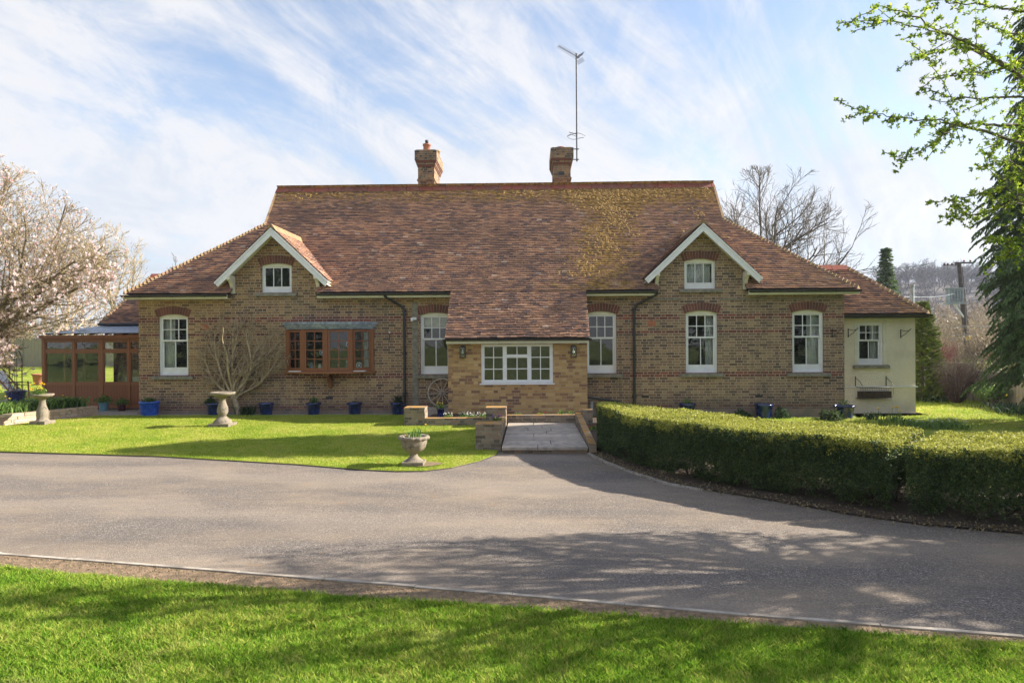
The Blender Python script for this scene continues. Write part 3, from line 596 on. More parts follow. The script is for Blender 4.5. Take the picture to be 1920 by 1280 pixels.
    # bonnet tiles down the hips
    for (ex, gx) in ((EX0, GX0), (EX1, GX1)):
        mb = MB(); a = Vector((ex, EY, EZ)); b = Vector((gx, GY, rz(GY))); n = 42; d = (b - a); side = Vector((-d.y, d.x, 0)).normalized()
        for i in range(n):
            p = a + d * (i / n); q = a + d * ((i + 1.25) / n); w = 0.10; up = Vector((0, 0, 1)); jj = random.uniform(-0.01, 0.012)
            vs = [p + side * w * -1 + up * (-0.015 + jj), p + up * (0.085 + jj), p + side * w + up * (-0.015 + jj), q + side * w * -0.8 + up * -0.03, q + up * 0.04, q + side * w * 0.8 + up * -0.03]
            mb.add(vs, [(0, 1, 4, 3), (1, 2, 5, 4), (0, 2, 1)])
        mb.to('hip_tiles', M['hiptile'], roof)
        mb = MB(); yb = 2 * RIDGE_Y - EY
        for g0, g1 in (((gx, GY), (ridge0 if ex < 0 else ridge1, RIDGE_Y)),):
            p = Vector((g0[0], g0[1], rz(g0[1]))); q = Vector((g1[0], g1[1], RIDGE_Z)); s = -1 if ex < 0 else 1
            mb.beam(p + Vector((s * 0.03, 0, 0.01)), q + Vector((s * 0.03, 0, 0.0)), 0.07, 0.06)
        mb.to('verge_tiles', M['hiptile'], roof)
    return roof
roof = main_roof()

def dormer_roof(c, seed):
    az = 5.20; ex = 1.53; ez = 3.75; fy = -0.40; k = (az - ez) / ex
    dr = None
    for s in (-1, 1):
        yb_e = EY + (ez - EZ) / T + 0.05; yb_a = EY + (az - EZ) / T + 0.05; L = math.hypot(ex, az - ez)
        V, F = tiled((c + s * ex, 0, ez), (0, 1, 0), (-s * ex, 0, az - ez), [(fy, 0), (fy, L), (yb_a, L), (yb_e, 0)], seed=seed + s, G=0.10)
        o = link('gable_roof', fast_mesh('gable_roof', np.array([tuple(v) for v in V]), np.array(F)), M['tile_wing'] if s < 0 else M['tile'], house)
        mb = MB(); mb.add([(c + s * ex, fy, ez - .012), (c, fy, az - .012), (c, yb_a, az - .012), (c + s * ex, yb_e, ez - .012)], [(0, 1, 2, 3)])
        mb.add([(c + s * ex, fy, ez - .06), (c, fy, az - .06), (c, yb_a, az - .06), (c + s * ex, yb_e, ez - .06)], [(0, 1, 2, 3)])
        mb.to('roof_decking', M['cream'], o)
        if s < 0: dr = o
    mb = MB(); y = fy - 0.02
    while y < yb_a:
        y2 = min(y + 0.42, yb_a + 0.05); mb.prism([(c - 0.15, az - 0.10), (c - 0.02, az + 0.085), (c + 0.02, az + 0.085), (c + 0.15, az - 0.10), (c, az)], 'y', y + 0.004, y2 - 0.004); y += 0.42
    mb.to('ridge_tiles', M['hiptile'], dr)
    # bargeboards
    for s in (-1, 1):
        mb = MB(); y0, y1 = -0.40, -0.36; w = 0.145; zz = az - 0.03; xe = ex + 0.03; ze = zz - xe * k
        nx = k / math.hypot(1, k); nz = 1 / math.hypot(1, k)
        outer0 = (c, zz); outer1 = (c + s * xe, ze); inner1 = (c + s * (xe - nx * w * 0.9), ze - nz * w); inner0 = (c, zz - w / nz)
        mb.prism([outer0, outer1, inner1, inner0], 'y', y0, y1)
        # capping strip standing proud of the board
        mb.prism([(c, zz + 0.018), (c + s * (xe + 0.01), ze + 0.016), (c + s * (xe - 0.01), ze - 0.028), (c, zz - 0.03)], 'y', y0 - 0.02, y0 - 0.001)
        bb = mb.to('bargeboard', M['white'], house)
        # soffit
        mb = MB(); mb.add([(c, -0.36, zz - 0.10), (c + s * xe, -0.36, ze - 0.09), (c + s * xe, -0.0, ze - 0.09), (c, -0.0, zz - 0.10)], [(0, 1, 2, 3)])
        mb.to('soffit', M['cream'], bb)
        # curved bracket, from the wall out to the board
        bx = c + s * 1.20; w2 = 0.045; top = 3.86
        pr = [(-0.005, 3.42), (-0.005, top), (-0.38, top), (-0.38, top - 0.07), (-0.30, top - 0.09), (-0.20, top - 0.17), (-0.13, top - 0.29), (-0.10, 3.42)]
        mb = MB(); mb.prism(pr, 'x', bx - w2, bx + w2); mb.box((bx - 0.075 if s < 0 else bx - 0.04, -0.39, top), (bx + 0.04 if s < 0 else bx + 0.075, 0.0, top + 0.05))
        mb.to('bracket', M['cream'], bb)
for i, c in enumerate(DORMERS): dormer_roof(c, 40 + 5 * i)

# ------------------------------------------------------------------ walls and windows
def arch_pts(x0, x1, zs, rise, n=10):
    """points of a segmental arch from (x1, zs) over to (x0, zs)"""
    w = (x1 - x0) / 2; c = (x0 + x1) / 2; r = (w * w + rise * rise) / (2 * rise); zc = zs + rise - r; a = math.asin(w / r)
    return [(c + r * math.sin(a - 2 * a * i / n), zc + r * math.cos(a - 2 * a * i / n)) for i in range(n + 1)]
def opening(x0, x1, z0, z1, rise): return [(x0, z0), (x1, z0)] + (arch_pts(x0, x1, z1 - rise, rise) if rise else [(x1, z1), (x0, z1)])
def brick_arch(parent, x0, x1, z1, rise, y, th=0.22, n=13):
    w = (x1 - x0) / 2; c = (x0 + x1) / 2; r = (w * w + rise * rise) / (2 * rise); zc = z1 - r; a = math.asin(w / r) * 1.08
    mb = MB(); mo = MB(); A = [-a + 2 * a * i / n for i in range(n + 1)]; P = lambda t, q: (c + (r + q) * math.sin(t), zc + (r + q) * math.cos(t))
    gap = 0.0045 / r
    for i in range(n):
        t0, t1 = A[i] + gap, A[i + 1] - gap; q1 = th + random.uniform(-0.003, 0.003)
        mb.prism([P(t0, 0.004), P(t1, 0.004), P(t1, q1), P(t0, q1)], 'y', y - 0.012, y + 0.03)
    mo.prism([P(t, 0.002) for t in A] + [P(t, th) for t in reversed(A)], 'y', y - 0.006, y + 0.02)
    o = mb.to('brick_arch', M['red_brick'], parent); mo.to('mortar_joints', M['mortar'], o); return o
def wavy(mb, x0, x1, z0, z1, y, n=26, amp=0.02, ph=0.0):
    vs = []
    for i in range(n + 1):
        x = x0 + (x1 - x0) * i / n; d = amp * math.sin(i * 1.9 + ph) + amp * 0.5 * math.sin(i * 0.7 + ph); vs += [(x, y + d, z0), (x, y + d * 0.6, z1)]
    mb.add(vs, [(2 * i, 2 * i + 2, 2 * i + 3, 2 * i + 1) for i in range(n)], True)
def sash_window(parent, x0, x1, z0, z1, y=0.0, rise=0.075, top=(3, 2), bot=(2, 1), zmid=None, brail=0.22, rec=0.07, curtain=None, blind=0, sill=True, sillx=0.16, head_mat='cream', frame_mat='white', silly=0.09):
    fy0, fy1 = y + rec, y + rec + 0.06; fw = 0.055
    zs = z1 - rise; zt = zs - 0.03; mb = MB()
    mb.box((x0 + .001, fy0, z0), (x0 + fw, fy1, zs)); mb.box((x1 - fw, fy0, z0), (x1 - .001, fy1, zs)); mb.box((x0 + fw, fy0, z0), (x1 - fw, fy1, z0 + 0.035))
    w = MB(); ax, bx = x0 + fw, x1 - fw
    head = MB(); head.prism([(x0 + .001, zt), (x1 - .001, zt)] + arch_pts(x0 + .001, x1 - .001, zs, rise - 0.002), 'y', fy0 - 0.012, fy1)
    def panes(xa, xb, za, zb, nx, nz, yy, st, rb, rt, g):
        w.box((xa, yy, za), (xb, yy + 0.035, za + rb)); w.box((xa, yy, zb - rt), (xb, yy + 0.035, zb)); w.box((xa, yy, za + rb), (xa + st, yy + 0.035, zb - rt)); w.box((xb - st, yy, za + rb), (xb, yy + 0.035, zb - rt))
        for i in range(1, nx):
            xx = xa + st + (xb - xa - 2 * st) * i / nx; w.box((xx - g, yy + 0.004, za + rb), (xx + g, yy + 0.031, zb - rt))
        for i in range(1, nz):
            zz = za + rb + (zb - za - rb - rt) * i / nz; w.box((xa + st, yy + 0.006, zz - g), (xb - st, yy + 0.029, zz + g))
    if zmid:
        panes(ax, bx, zmid - 0.02, zt, top[0], top[1], fy0 + 0.012, 0.035, 0.045, 0.035, 0.0115)
        panes(ax, bx, z0 + 0.035, zmid + 0.02, bot[0], bot[1], fy0 + 0.052, 0.04, brail - 0.035, 0.045, 0.0125)
        gl = MB(); gl.box((ax + .02, fy0 + 0.026, zmid), (bx - .02, fy0 + 0.030, zt - .02)); gl.box((ax + .02, fy0 + 0.066, z0 + .1), (bx - .02, fy0 + 0.070, zmid))
    else:
        panes(ax, bx, z0 + 0.035, zt, top[0], top[1], fy0 + 0.012, 0.03, brail - 0.035, 0.03, 0.0115)
        gl = MB(); gl.box((ax + .02, fy0 + 0.026, z0 + .1), (bx - .02, fy0 + 0.030, zt - .02))
    o = mb.to('sash_window', M[frame_mat], parent); w.to('sash', M[frame_mat], o); head.to('window_head', M[head_mat], o); gl.to('pane', M['glass'], o)
    if sill:
        s = MB(); s.prism([(y - silly, z0 - 0.105), (y - silly, z0 - 0.03), (y + rec - 0.002, z0 - 0.002), (y + rec - 0.002, z0 - 0.105)], 'x', x0 - sillx, x1 + sillx); s.to('sill', M['sill'], o)
    if curtain:
        cm = MB()
        for (a, b) in curtain: wavy(cm, x0 + (x1 - x0) * a, x0 + (x1 - x0) * b, z0 + 0.1, z1 - 0.05, fy1 + 0.12, ph=a * 9)
        cm.to('curtain', M['curtain'], o)
    if blind:
        bm_ = MB(); bm_.box((x0 + 0.05, fy1 + 0.06, z1 - blind), (x1 - 0.05, fy1 + 0.065, z1 - 0.05)); bm_.to('blind', M['blind'], o)
    return o
LOW = [(-10.37, -9.53), (-3.03, -2.19), (1.54, 2.38), (4.265, 5.13), (7.15, 8.0)]
def front_wall():
    top = [(HX1, 3.40)]
    for c in reversed(DORMERS): top += [(c + 1.15, 3.40), (c + 1.15, 4.02), (c, 5.11), (c - 1.15, 4.02), (c - 1.15, 3.40)]
    outer = [(HX0, 0.17), (HX1, 0.17)] + top + [(HX0, 3.40)]
    holes = [opening(a, b, 1.16, 2.865, 0.075) for a, b in LOW]
    holes += [opening(DORMERS[0] - 0.425, DORMERS[0] + 0.425, 3.45, 4.265, 0.07), opening(DORMERS[1] - 0.425, DORMERS[1] + 0.425, 3.46, 4.28, 0.07)]
    holes.append([(-6.62, 1.24), (-4.46, 1.24), (-4.46, 2.42), (-6.62, 2.42)])
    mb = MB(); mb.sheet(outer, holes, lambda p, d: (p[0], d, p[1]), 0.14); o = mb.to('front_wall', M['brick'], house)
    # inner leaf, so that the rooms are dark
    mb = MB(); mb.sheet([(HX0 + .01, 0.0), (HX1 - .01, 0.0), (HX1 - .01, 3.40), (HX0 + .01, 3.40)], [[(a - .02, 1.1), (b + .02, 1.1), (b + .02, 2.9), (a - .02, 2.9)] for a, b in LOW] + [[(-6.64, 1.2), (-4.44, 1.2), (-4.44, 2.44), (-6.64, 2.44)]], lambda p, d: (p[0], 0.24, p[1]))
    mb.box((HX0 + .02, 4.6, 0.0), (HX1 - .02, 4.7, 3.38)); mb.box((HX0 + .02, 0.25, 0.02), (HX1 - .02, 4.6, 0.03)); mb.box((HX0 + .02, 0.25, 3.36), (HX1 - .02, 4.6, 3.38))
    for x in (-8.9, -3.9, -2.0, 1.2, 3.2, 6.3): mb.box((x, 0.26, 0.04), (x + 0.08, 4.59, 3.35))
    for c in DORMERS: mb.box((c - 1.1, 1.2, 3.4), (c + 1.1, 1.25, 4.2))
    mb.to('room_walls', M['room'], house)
    mb = MB(); mb.box((HX0 + .001, 0.003, 0.17), (HX0 + 0.2, 9.4, 3.39)); mb.box((HX1 - 0.2, 0.003, 0.17), (HX1 - .001, 9.4, 3.39)); mb.box((HX0 + .2, 9.2, 0.17), (HX1 - .2, 9.4, 3.40)); mb.to('outer_walls', M['brick'], house)
    # chases beside the gables, above the gutter
    for c in DORMERS:
        for s in (-1, 1): mb = MB(); mb.box((c + s * 1.149, 0.004, 3.30), (c + s * 1.10, 0.75, 4.0)); mb.to('gable_cheek', M['brick'], house)
    mb = MB(); mb.box((HX0 - 0.03, -0.03, -0.2), (-2.0, 0.05, 0.175)); mb.box((1.4, -0.03, -0.3), (HX1 + 0.03, 0.05, 0.175)); mb.to('plinth', M['plinth'], house)
front_wall()
CUR = [[(0.03, 0.42)], None, None, [(0.68, 0.97)], [(0.55, 0.97)]]
for i, (a, b) in enumerate(LOW):
    sash_window(house, a, b, 1.16, 2.865, zmid=2.13, curtain=CUR[i], blind=0.42 if i == 1 else 0)
    brick_arch(house, a, b, 2.865, 0.075, 0.0)
for c, z0, z1 in ((DORMERS[0], 3.45, 4.265), (DORMERS[1], 3.46, 4.28)):
    sash_window(house, c - 0.425, c + 0.425, z0, z1, rise=0.07, top=(3, 1), brail=0.17, curtain=[(0.05, 0.9)] if c > 0 else None)
    brick_arch(house, c - 0.425, c + 0.425, z1, 0.07, 0.0)

# gutters, fascia, downpipes
def gutter(x0, x1, y=EY - 0.07, z=EZ - 0.045, r=0.055, parent=None, fascia=True):
    mb = MB(); n = 8; prof = [(y + r * math.cos(math.pi + math.pi * k / n), z + r * math.sin(math.pi + math.pi * k / n)) for k in range(n + 1)] + [(y + r - 0.008, z), (y - r + 0.008, z)]
    mb.prism(prof, 'x', x0, x1)
    x = x0 + 0.5
    while x < x1: mb.box((x - 0.012, y - r - 0.004, z - r - 0.004), (x + 0.012, y + r, z - r + 0.03)); x += 0.9
    g = mb.to('gutter', M['black'], parent or house)
    if fascia:
        mb = MB(); mb.box((x0, y + r + 0.003, z - 0.105), (x1, y + r + 0.02, z + 0.01)); mb.box((x0, y + r + 0.02, z - 0.105), (x1, y + 0.36, z - 0.095)); mb.to('fascia', M['cream'], parent or house)
    return g
for a, b in ((EX0 - 0.03, -8.28), (-5.80, -2.13), (1.50, 3.44), (5.88, EX1 + 0.03)): gutter(a, b)
def downpipe(parent, xt, xb, zt, zb, y):
    mb = MB(); mb.tube([(xt, EY - 0.07, zt + 0.08), (xt, EY - 0.07, zt), (xt + (xb - xt) * 0.15, y - 0.16, zt - 0.06), (xb - (xb - xt) * 0.12, y - 0.02, zt - 0.27), (xb, y, zt - 0.36), (xb, y, zb)], 0.036, 10)
    for z in (zt - 0.42, (zt + zb) / 2, zb + 0.5): mb.tube([(xb, y, z), (xb, y, z + 0.05)], 0.045, 10); mb.box((xb - 0.07, y + 0.02, z), (xb + 0.07, y + 0.05, z + 0.04))
    mb.to('downpipe', M['black'], parent)
downpipe(house, -3.93, -3.46, 3.30, 0.12, -0.06)
downpipe(house, 3.42, 2.85, 3.30, 0.0, -0.06)
mb = MB(); mb.box((-3.25, -0.014, 0.175), (-3.09, 0.01, 3.15)); mb.to('render_strip', M['sill'], house, label='pale weathered vertical strip beside the left downpipe')
# corbelled drip course and vents
mb = MB()
for a, b in ((3.2, 4.15), (5.2, HX1)): mb.box((a, -0.022, 3.15), (b, 0.001, 3.19))
mb.to('drip_course', M['sill'], house)
for (x, z, m, w) in ((-5.57, 0.52, 'black', 0.2), (3.15, 0.52, 'black', 0.2), (6.24, 0.52, 'black', 0.2), (3.34, 2.52, 'terracotta', 0.21), (-9.02, 2.50, 'terracotta', 0.21)):
    v = MB(); h = 0.065 if m == 'black' else 0.15
    v.box((x - w / 2, -0.006, z - h / 2), (x + w / 2, 0.004, z + h / 2))
    for i in range(5): v.box((x - w / 2 + 0.02 + i * (w - 0.04) / 5, -0.012, z - h / 2 + 0.01), (x - w / 2 + 0.032 + i * (w - 0.04) / 5, -0.005, z + h / 2 - 0.01))
    v.to('air_vent', M[m], house)

# bow window
def bow_window():
    P = [(-6.72, -0.02), (-6.20, -0.30), (-5.53, -0.40), (-4.87, -0.30), (-4.36, -0.02)]; z0, z1 = 1.26, 2.40
    fr = MB(); gl = MB(); bars = MB()
    for i, (x, y) in enumerate(P): fr.box((x - 0.045, y - 0.03, z0), (x + 0.045, y + 0.06, z1 + 0.02))
    for (a, b) in zip(P, P[1:]):
        A = Vector((a[0], a[1], 0)); B = Vector((b[0], b[1], 0)); d = (B - A).normalized(); A = A + d * 0.045; B = B - d * 0.045; w = (B - A).length
        def bar(t0, t1, za, zb, th, m=fr):
            p = A + d * t0; q = A + d * t1; n = Vector((-d.y, d.x, 0)) * 0
            m.beam((p.x, p.y + 0.01, (za + zb) / 2), (q.x, q.y + 0.01, (za + zb) / 2), th, zb - za)
        bar(0, w, z0, z0 + 0.10, 0.06); bar(0, w, z1 - 0.06, z1, 0.06); bar(0, 0.055, z0 + .1, z1 - .06, 0.056); bar(w - 0.055, w, z0 + .1, z1 - .06, 0.056)
        bar(w / 2 - 0.013, w / 2 + 0.013, z0 + 0.1, z1 - 0.06, 0.03, bars)
        for k in (1, 2, 3):
            zz = z0 + 0.1 + (z1 - z0 - 0.16) * k / 4; bar(0.05, w - 0.05, zz - 0.012, zz + 0.012, 0.026, bars)
        bar(0.04, w - 0.04, z0 + 0.06, z1 - 0.04, 0.005, gl)
    o = fr.to('bow_window', M['mahogany'], house); bars.to('glazing_bars', M['mahogany'], o); gl.to('pane', M['glass'], o)
    def ring(e, zt, zb, mb):
        q = [(P[0][0] - e, 0.0)] + [(x + (x + 5.54) * e * 0.35, y - e * (0.4 if i in (0, 4) else 1)) for i, (x, y) in enumerate(P)] + [(P[4][0] + e, 0.0)]
        mb.prism(q, 'z', zb, zt)
    s = MB(); ring(0.13, z0 - 0.003, z0 - 0.05, s); s.to('sill_board', M['oak_rail'], o)
    r = MB(); ring(0.06, z1 + 0.075, z1 + 0.022, r); ring(0.11, z1 + 0.14, z1 + 0.077, r); ring(0.16, z1 + 0.21, z1 + 0.142, r); r.to('lead_roof', M['lead'], o)
    c = MB(); c.prism([(-0.002, 0.80), (-0.002, 1.20), (-0.34, 1.20), (-0.34, 1.13), (-0.2, 1.08), (-0.10, 0.95), (-0.08, 0.80)], 'x', -5.57, -5.48); c.to('bracket', M['mahogany'], o)
    shelf = MB(); shelf.box((-6.6, -0.3, z0 + 0.0), (-4.5, 0.22, z0 + 0.02)); shelf.to('inner_shelf', M['white'], o)
    # curtain sheets to the sides
    for ca, cb in ((-6.62, -6.2), (-4.62, -4.42)): cu = MB(); wavy(cu, ca, cb, z0 + .05, z1 - .05, 0.05); cu.to('curtain', M['curtain'], o)
bow_window()
def vase(name, x, y, z, r, h, mat, label, cat='vase'):
    t = thing(name, label, cat, (x, y, z)); mb = MB()
    mb.lathe((x, y, z), [(r * .6, 0), (r * .95, h * .25), (r, h * .45), (r * .7, h * .7), (r * .45, h * .82), (r * .6, h)], 16); mb.to('body', mat, t)
    l = MB(); l.lathe((x, y, z + h + .002), [(r * .62, 0), (r * .5, h * .05), (0.01, h * .1)], 12); l.to('rim', M['white'], t)
vase('vase', -6.03, -0.1, 1.282, 0.07, 0.20, M['blue'], 'rounded deep blue vase inside the bow window', 'vase')
vase('ginger_jar', -5.80, -0.1, 1.282, 0.06, 0.17, M['white'], 'small white jar beside the deep blue vase in the bow window', 'jar')
vase('jug', -5.28, -0.12, 1.282, 0.07, 0.15, M['navy'], 'squat dark blue jug behind the third window light', 'jug')
vase('tall_jar', -5.05, -0.1, 1.282, 0.05, 0.24, M['lead'], 'tall grey blue jar right of the squat jug in the bow window', 'jar')
for (x, z, lb) in ((-5.74, 1.78, 'blue and white plate hanging low in the second light of the bow window'), (-5.0, 2.0, 'blue and white plate hanging high in the third light of the bow window'), (-4.72, 1.42, 'blue and white plate standing at the right end of the bow window')):
    t = thing('plate', lb, 'plate', (x, -0.05, z), 'blue and white plates in the bow window'); mb = MB()
    mb.tube([(x, -0.05, z), (x, -0.062, z)], [0.085, 0.085], 20); mb.to('rim', M['white'], t)
    mb = MB(); mb.tube([(x, -0.063, z), (x, -0.066, z)], [0.062, 0.062], 20); mb.to('ring', M['blue'], t)
    mb = MB(); mb.tube([(x, -0.067, z), (x, -0.070, z)], [0.035, 0.035], 16); mb.to('centre', M['white'], t)

# porch
PX0, PX1, PY = -2.07, 1.44, -1.6
def porch():
    mb = MB(); hole = [(-1.232, 1.0), (0.577, 1.0), (0.577, 1.985), (-1.232, 1.985)]
    mb.sheet([(PX0, -0.05), (PX1, -0.05), (PX1, 2.06), (PX0, 2.06)], [hole], lambda p, d: (p[0], PY + d, p[1]), 0.12)
    slope = lambda y: 2.14 + 0.843 * (y + 1.8)
    for x, s in ((PX0, 1), (PX1, -1)):
        pts = [(PY + .003, -0.05), (-0.001, -0.05), (-0.001, slope(0) - 0.05), (PY, slope(PY) - 0.06)]
        mb.prism(pts, 'x', x + s * .001, x + s * 0.15)
    pw = mb.to('porch_wall', M['brick_porch'], house)
    ins = MB(); ins.box((PX0 + .16, -0.05, 0.0), (PX1 - .16, -0.02, 3.2)); ins.box((PX0 + .16, PY + .13, 0.04), (PX1 - .16, -.06, 0.06)); ins.to('porch_inner_wall', M['room'], house)
    # roof
    o = (0, -1.8, 2.14); Vv = Vector((0, 1, 0.843)).normalized(); L = math.hypot(2.42, 2.42 * 0.843)
    L = math.hypot(1.95, 1.95 * 0.843); V, F = tiled(o, (1, 0, 0), Vv, [(-2.12, 0), (1.49, 0), (1.54, L), (-2.15, L)], seed=77, jit=2.0)
    r = link('porch_roof', fast_mesh('porch_roof', np.array([tuple(v) for v in V]), np.array(F)), M['tile_porch'], house)
    mb = MB(); mb.add([(-2.12, -1.79, 2.13), (1.49, -1.79, 2.13), (1.49, 0.05, 3.68), (-2.12, 0.05, 3.68), (-2.12, -1.79, 2.085), (1.49, -1.79, 2.085), (1.49, 0.05, 3.63), (-2.12, 0.05, 3.63)], [(0, 1, 2, 3), (4, 5, 6, 7), (0, 3, 7, 4), (1, 2, 6, 5), (0, 1, 5, 4)]); mb.to('roof_decking', M['under'], r)
    gutter(-2.17, 1.53, y=-1.86, z=2.115, r=0.05, fascia=False)
    mb = MB(); mb.box((-2.09, -1.80, 2.0), (1.46, -1.78, 2.085)); mb.box((-2.09, -1.78, 2.0), (1.46, -1.602, 2.012)); mb.to('fascia', M['cream'], house)
    mb = MB(); mb.tube([(-2.13, -1.80, 2.08), (-2.13, -1.72, 1.95), (-2.12, -1.5, 1.9)], 0.028, 8); mb.to('downpipe', M['black'], house)
    # window: three lights
    x0, x1, z0, z1 = -1.232, 0.577, 1.0, 1.985; y = PY + 0.03; f = MB(); b = MB(); fw = 0.06
    f.box((x0, y, z0), (x1, y + .07, z0 + fw)); f.box((x0, y, z1 - fw * .7), (x1, y + .07, z1 - .001)); xs = [x0, x0 + 0.595, x1 - 0.595, x1]
    for i, x in enumerate(xs):
        a = x if i == 0 else x - fw / 2 if i < 3 else x - fw; f.box((a, y, z0 + fw), (a + fw, y + .07, z1 - fw * .7))
    f.box((x0 - .04, PY - .05, z0 - .035), (x1 + .04, y + .06, z0 - .001))
    for k in range(3):
        a = xs[k] + (fw if k == 0 else fw / 2); c = xs[k + 1] - (fw if k == 2 else fw / 2); za, zb = z0 + fw, z1 - fw * .7; parts = [(za, zb, 3)] if k != 1 else [(za, za + 0.60, 2), (za + 0.64, zb, 1)]
        if k == 1: f.box((a, y, za + 0.60), (c, y + .07, za + 0.64))
        for (q0, q1, n) in parts:
            st = 0.022; b.box((a, y + .012, q0), (a + st, y + .05, q1)); b.box((c - st, y + .012, q0), (c, y + .05, q1)); b.box((a + st, y + .012, q0), (c - st, y + .05, q0 + st)); b.box((a + st, y + .012, q1 - st), (c - st, y + .05, q1))
            m = (a + c) / 2; b.box((m - .011, y + .015, q0 + st), (m + .011, y + .045, q1 - st))
            for i in range(1, n): zz = q0 + (q1 - q0) * i / n; b.box((a + st, y + .018, zz - .011), (c - st, y + .043, zz + .011))
    w = f.to('casement_window', M['white'], house); b.to('sash', M['white'], w); g = MB(); g.box((x0 + .05, y + .028, z0 + .05), (x1 - .05, y + .032, z1 - .03)); g.to('pane', M['glass'], w)
    return pw
porch()
def lantern(x, lb):
    z = 1.80; y = PY - 0.09; t = thing('wall_lantern', lb, 'wall lamp', (x, PY, z), 'porch wall lanterns')
    m = MB(); w = 0.062
    for sx in (-1, 1):
        for sy in (-1, 1): m.box((x + sx * w - .008, y + sy * w - .008, z - .13), (x + sx * w + .008, y + sy * w + .008, z + .10))
    m.box((x - w - .012, y - w - .012, z - .155), (x + w + .012, y + w + .012, z - .13)); m.box((x - w - .012, y - w - .012, z + .10), (x + w + .012, y + w + .012, z + .115))
    m.prism([(x - w - .01, z + .115), (x + w + .01, z + .115), (x + .03, z + .155), (x - .03, z + .155)], 'y', y - .05, y + .05)
    m.box((x - .04, PY - .012, z - .09), (x + .04, PY - .001, z + .12)); m.box((x - .012, PY - .03, z + .02), (x + .012, PY - .012, z + .05)); m.to('cage', M['iron'], t)
    g = MB(); g.box((x - w + .008, y - w, z - .13), (x + w - .008, y - w + .003, z + .1)); g.box((x - w, y - w + .008, z - .13), (x - w + .003, y + w - .008, z + .1)); g.to('pane', M['glass'], t)
    bl = MB(); bl.lathe((x, y, z - .06), [(0.004, 0), (0.022, .02), (0.025, .05), (0.014, .085), (0.012, .12), (.004, .13)], 12); bl.to('bulb', M['white'], t)
lantern(-1.69, 'black box lantern on the porch wall left of the white window'); lantern(1.09, 'black box lantern on the porch wall right of the white window')

# chimneys (parts of the house)
def chimney(x0, x1, y0, y1, zt, pots, vent=False):
    m = MB(); m.box((x0, y0, RIDGE_Z - 1.0), (x1, y1, zt - 0.20)); b = RIDGE_Z
    m.box((x0 - .03, y0 - .03, b + 0.36), (x1 + .03, y1 + .03, b + 0.43)); bands = MB()
    for i, (za, zb) in enumerate(((zt - .56, zt - .49), (zt - .49, zt - .42), (zt - .42, zt - .35))): e = .025 * (i + 1); (m if i == 1 else bands).box((x0 - e, y0 - e, za + .001), (x1 + e, y1 + e, zb))
    m.box((x0 - .10, y0 - .10, zt - .35), (x1 + .10, y1 + .10, zt)); c = m.to('chimney', M['brick_chimney'], roof)
    c.parent = house
    bands.to('red_bands', M['red_brick'], c); m = MB(); m.box((x0 - .05, y0 - .05, zt), (x1 + .05, y1 + .05, zt + .03)); m.to('flaunching', M['mortar'], c)
    for (px, py, r, h, mt) in pots:
        p = MB(); p.lathe((px, py, zt + .03), [(r, 0), (r * .95, h * .8), (r * 1.12, h * .82), (r * 1.12, h), (r * .8, h), (r * .8, h * .9)], 18); p.to('chimney_pot', M[mt], c)
    if vent: v = MB(); v.box((x0 + .17, y0 - .006, b + .50), (x0 + .37, y0 + .01, b + .63)); v.to('air_vent', M['black'], c)
chimney(-3.87, -3.30, 4.95, 6.5, 8.72, [(-3.60, 5.25, .13, .28, 'terracotta'), (-3.60, 5.251, .055, .42, 'black'), (-3.33, 6.0, .10, .26, 'brick_porch')])
chimney(0.86, 1.45, 4.95, 6.5, 8.74, [(1.12, 5.3, .14, .10, 'terracotta')], True)
# aerial
def aerial():
    x, y = 1.665, 4.85; t = thing('television_aerial', 'tall thin mast with television aerial strapped to the right chimney', 'aerial', (x, y, 8.3)); m = MB()
    m.tube([(x, y, 8.25), (x, y, 11.98)], 0.027, 8); m.to('mast', M['steel'], t)
    a = MB(); p = Vector((x - 0.62, y - 0.25, 12.14)); q = Vector((x + 0.12, y + 0.1, 11.86)); a.tube([p, q], 0.012, 6); d = (q - p)
    for i in range(13):
        c = p + d * (i / 12.5); l = 0.11 + 0.004 * i; e = Vector((0.45, -0.85, 0.12)).normalized() * l; a.tube([c - e, c + e], 0.008, 5)
    for s in (-1, 1):
        for k in range(4): c = q + Vector((0.02 * k, 0, s * (0.05 + 0.035 * k))); e = Vector((0.6, -0.75, 0.1)).normalized() * 0.16; a.tube([c - e, c + e], 0.008, 5)
    a.to('yagi_antenna', M['steel'], t)
    r = MB(); c = Vector((x - 0.02, y, 9.12)); pts = [c + Vector((0.31 * math.cos(k * .3 + .5), 0.31 * math.sin(k * .3 + .5), 0.02 * math.sin(k))) for k in range(20)]; r.tube(pts, 0.009, 6); r.tube([c, c + Vector((-.2, -.1, .05)), pts[9]], 0.009, 6); r.tube([c + Vector((0, 0, .08)), c + Vector((-.25, -.15, .10))], 0.014, 6); r.to('loop_antenna', M['steel'], t)
    b = MB(); 
    for z in (8.32, 8.68): b.box((1.46, y - .02, z - .012), (x + .07, y + .02, z + .012))
    b.tube([(1.55, y - .04, 8.66), (1.43, y - .1, 8.6), (1.40, y - .1, 8.45), (1.47, y - .06, 8.34)], 0.009, 6); b.to('bracket', M['steel'], t)
aerial()

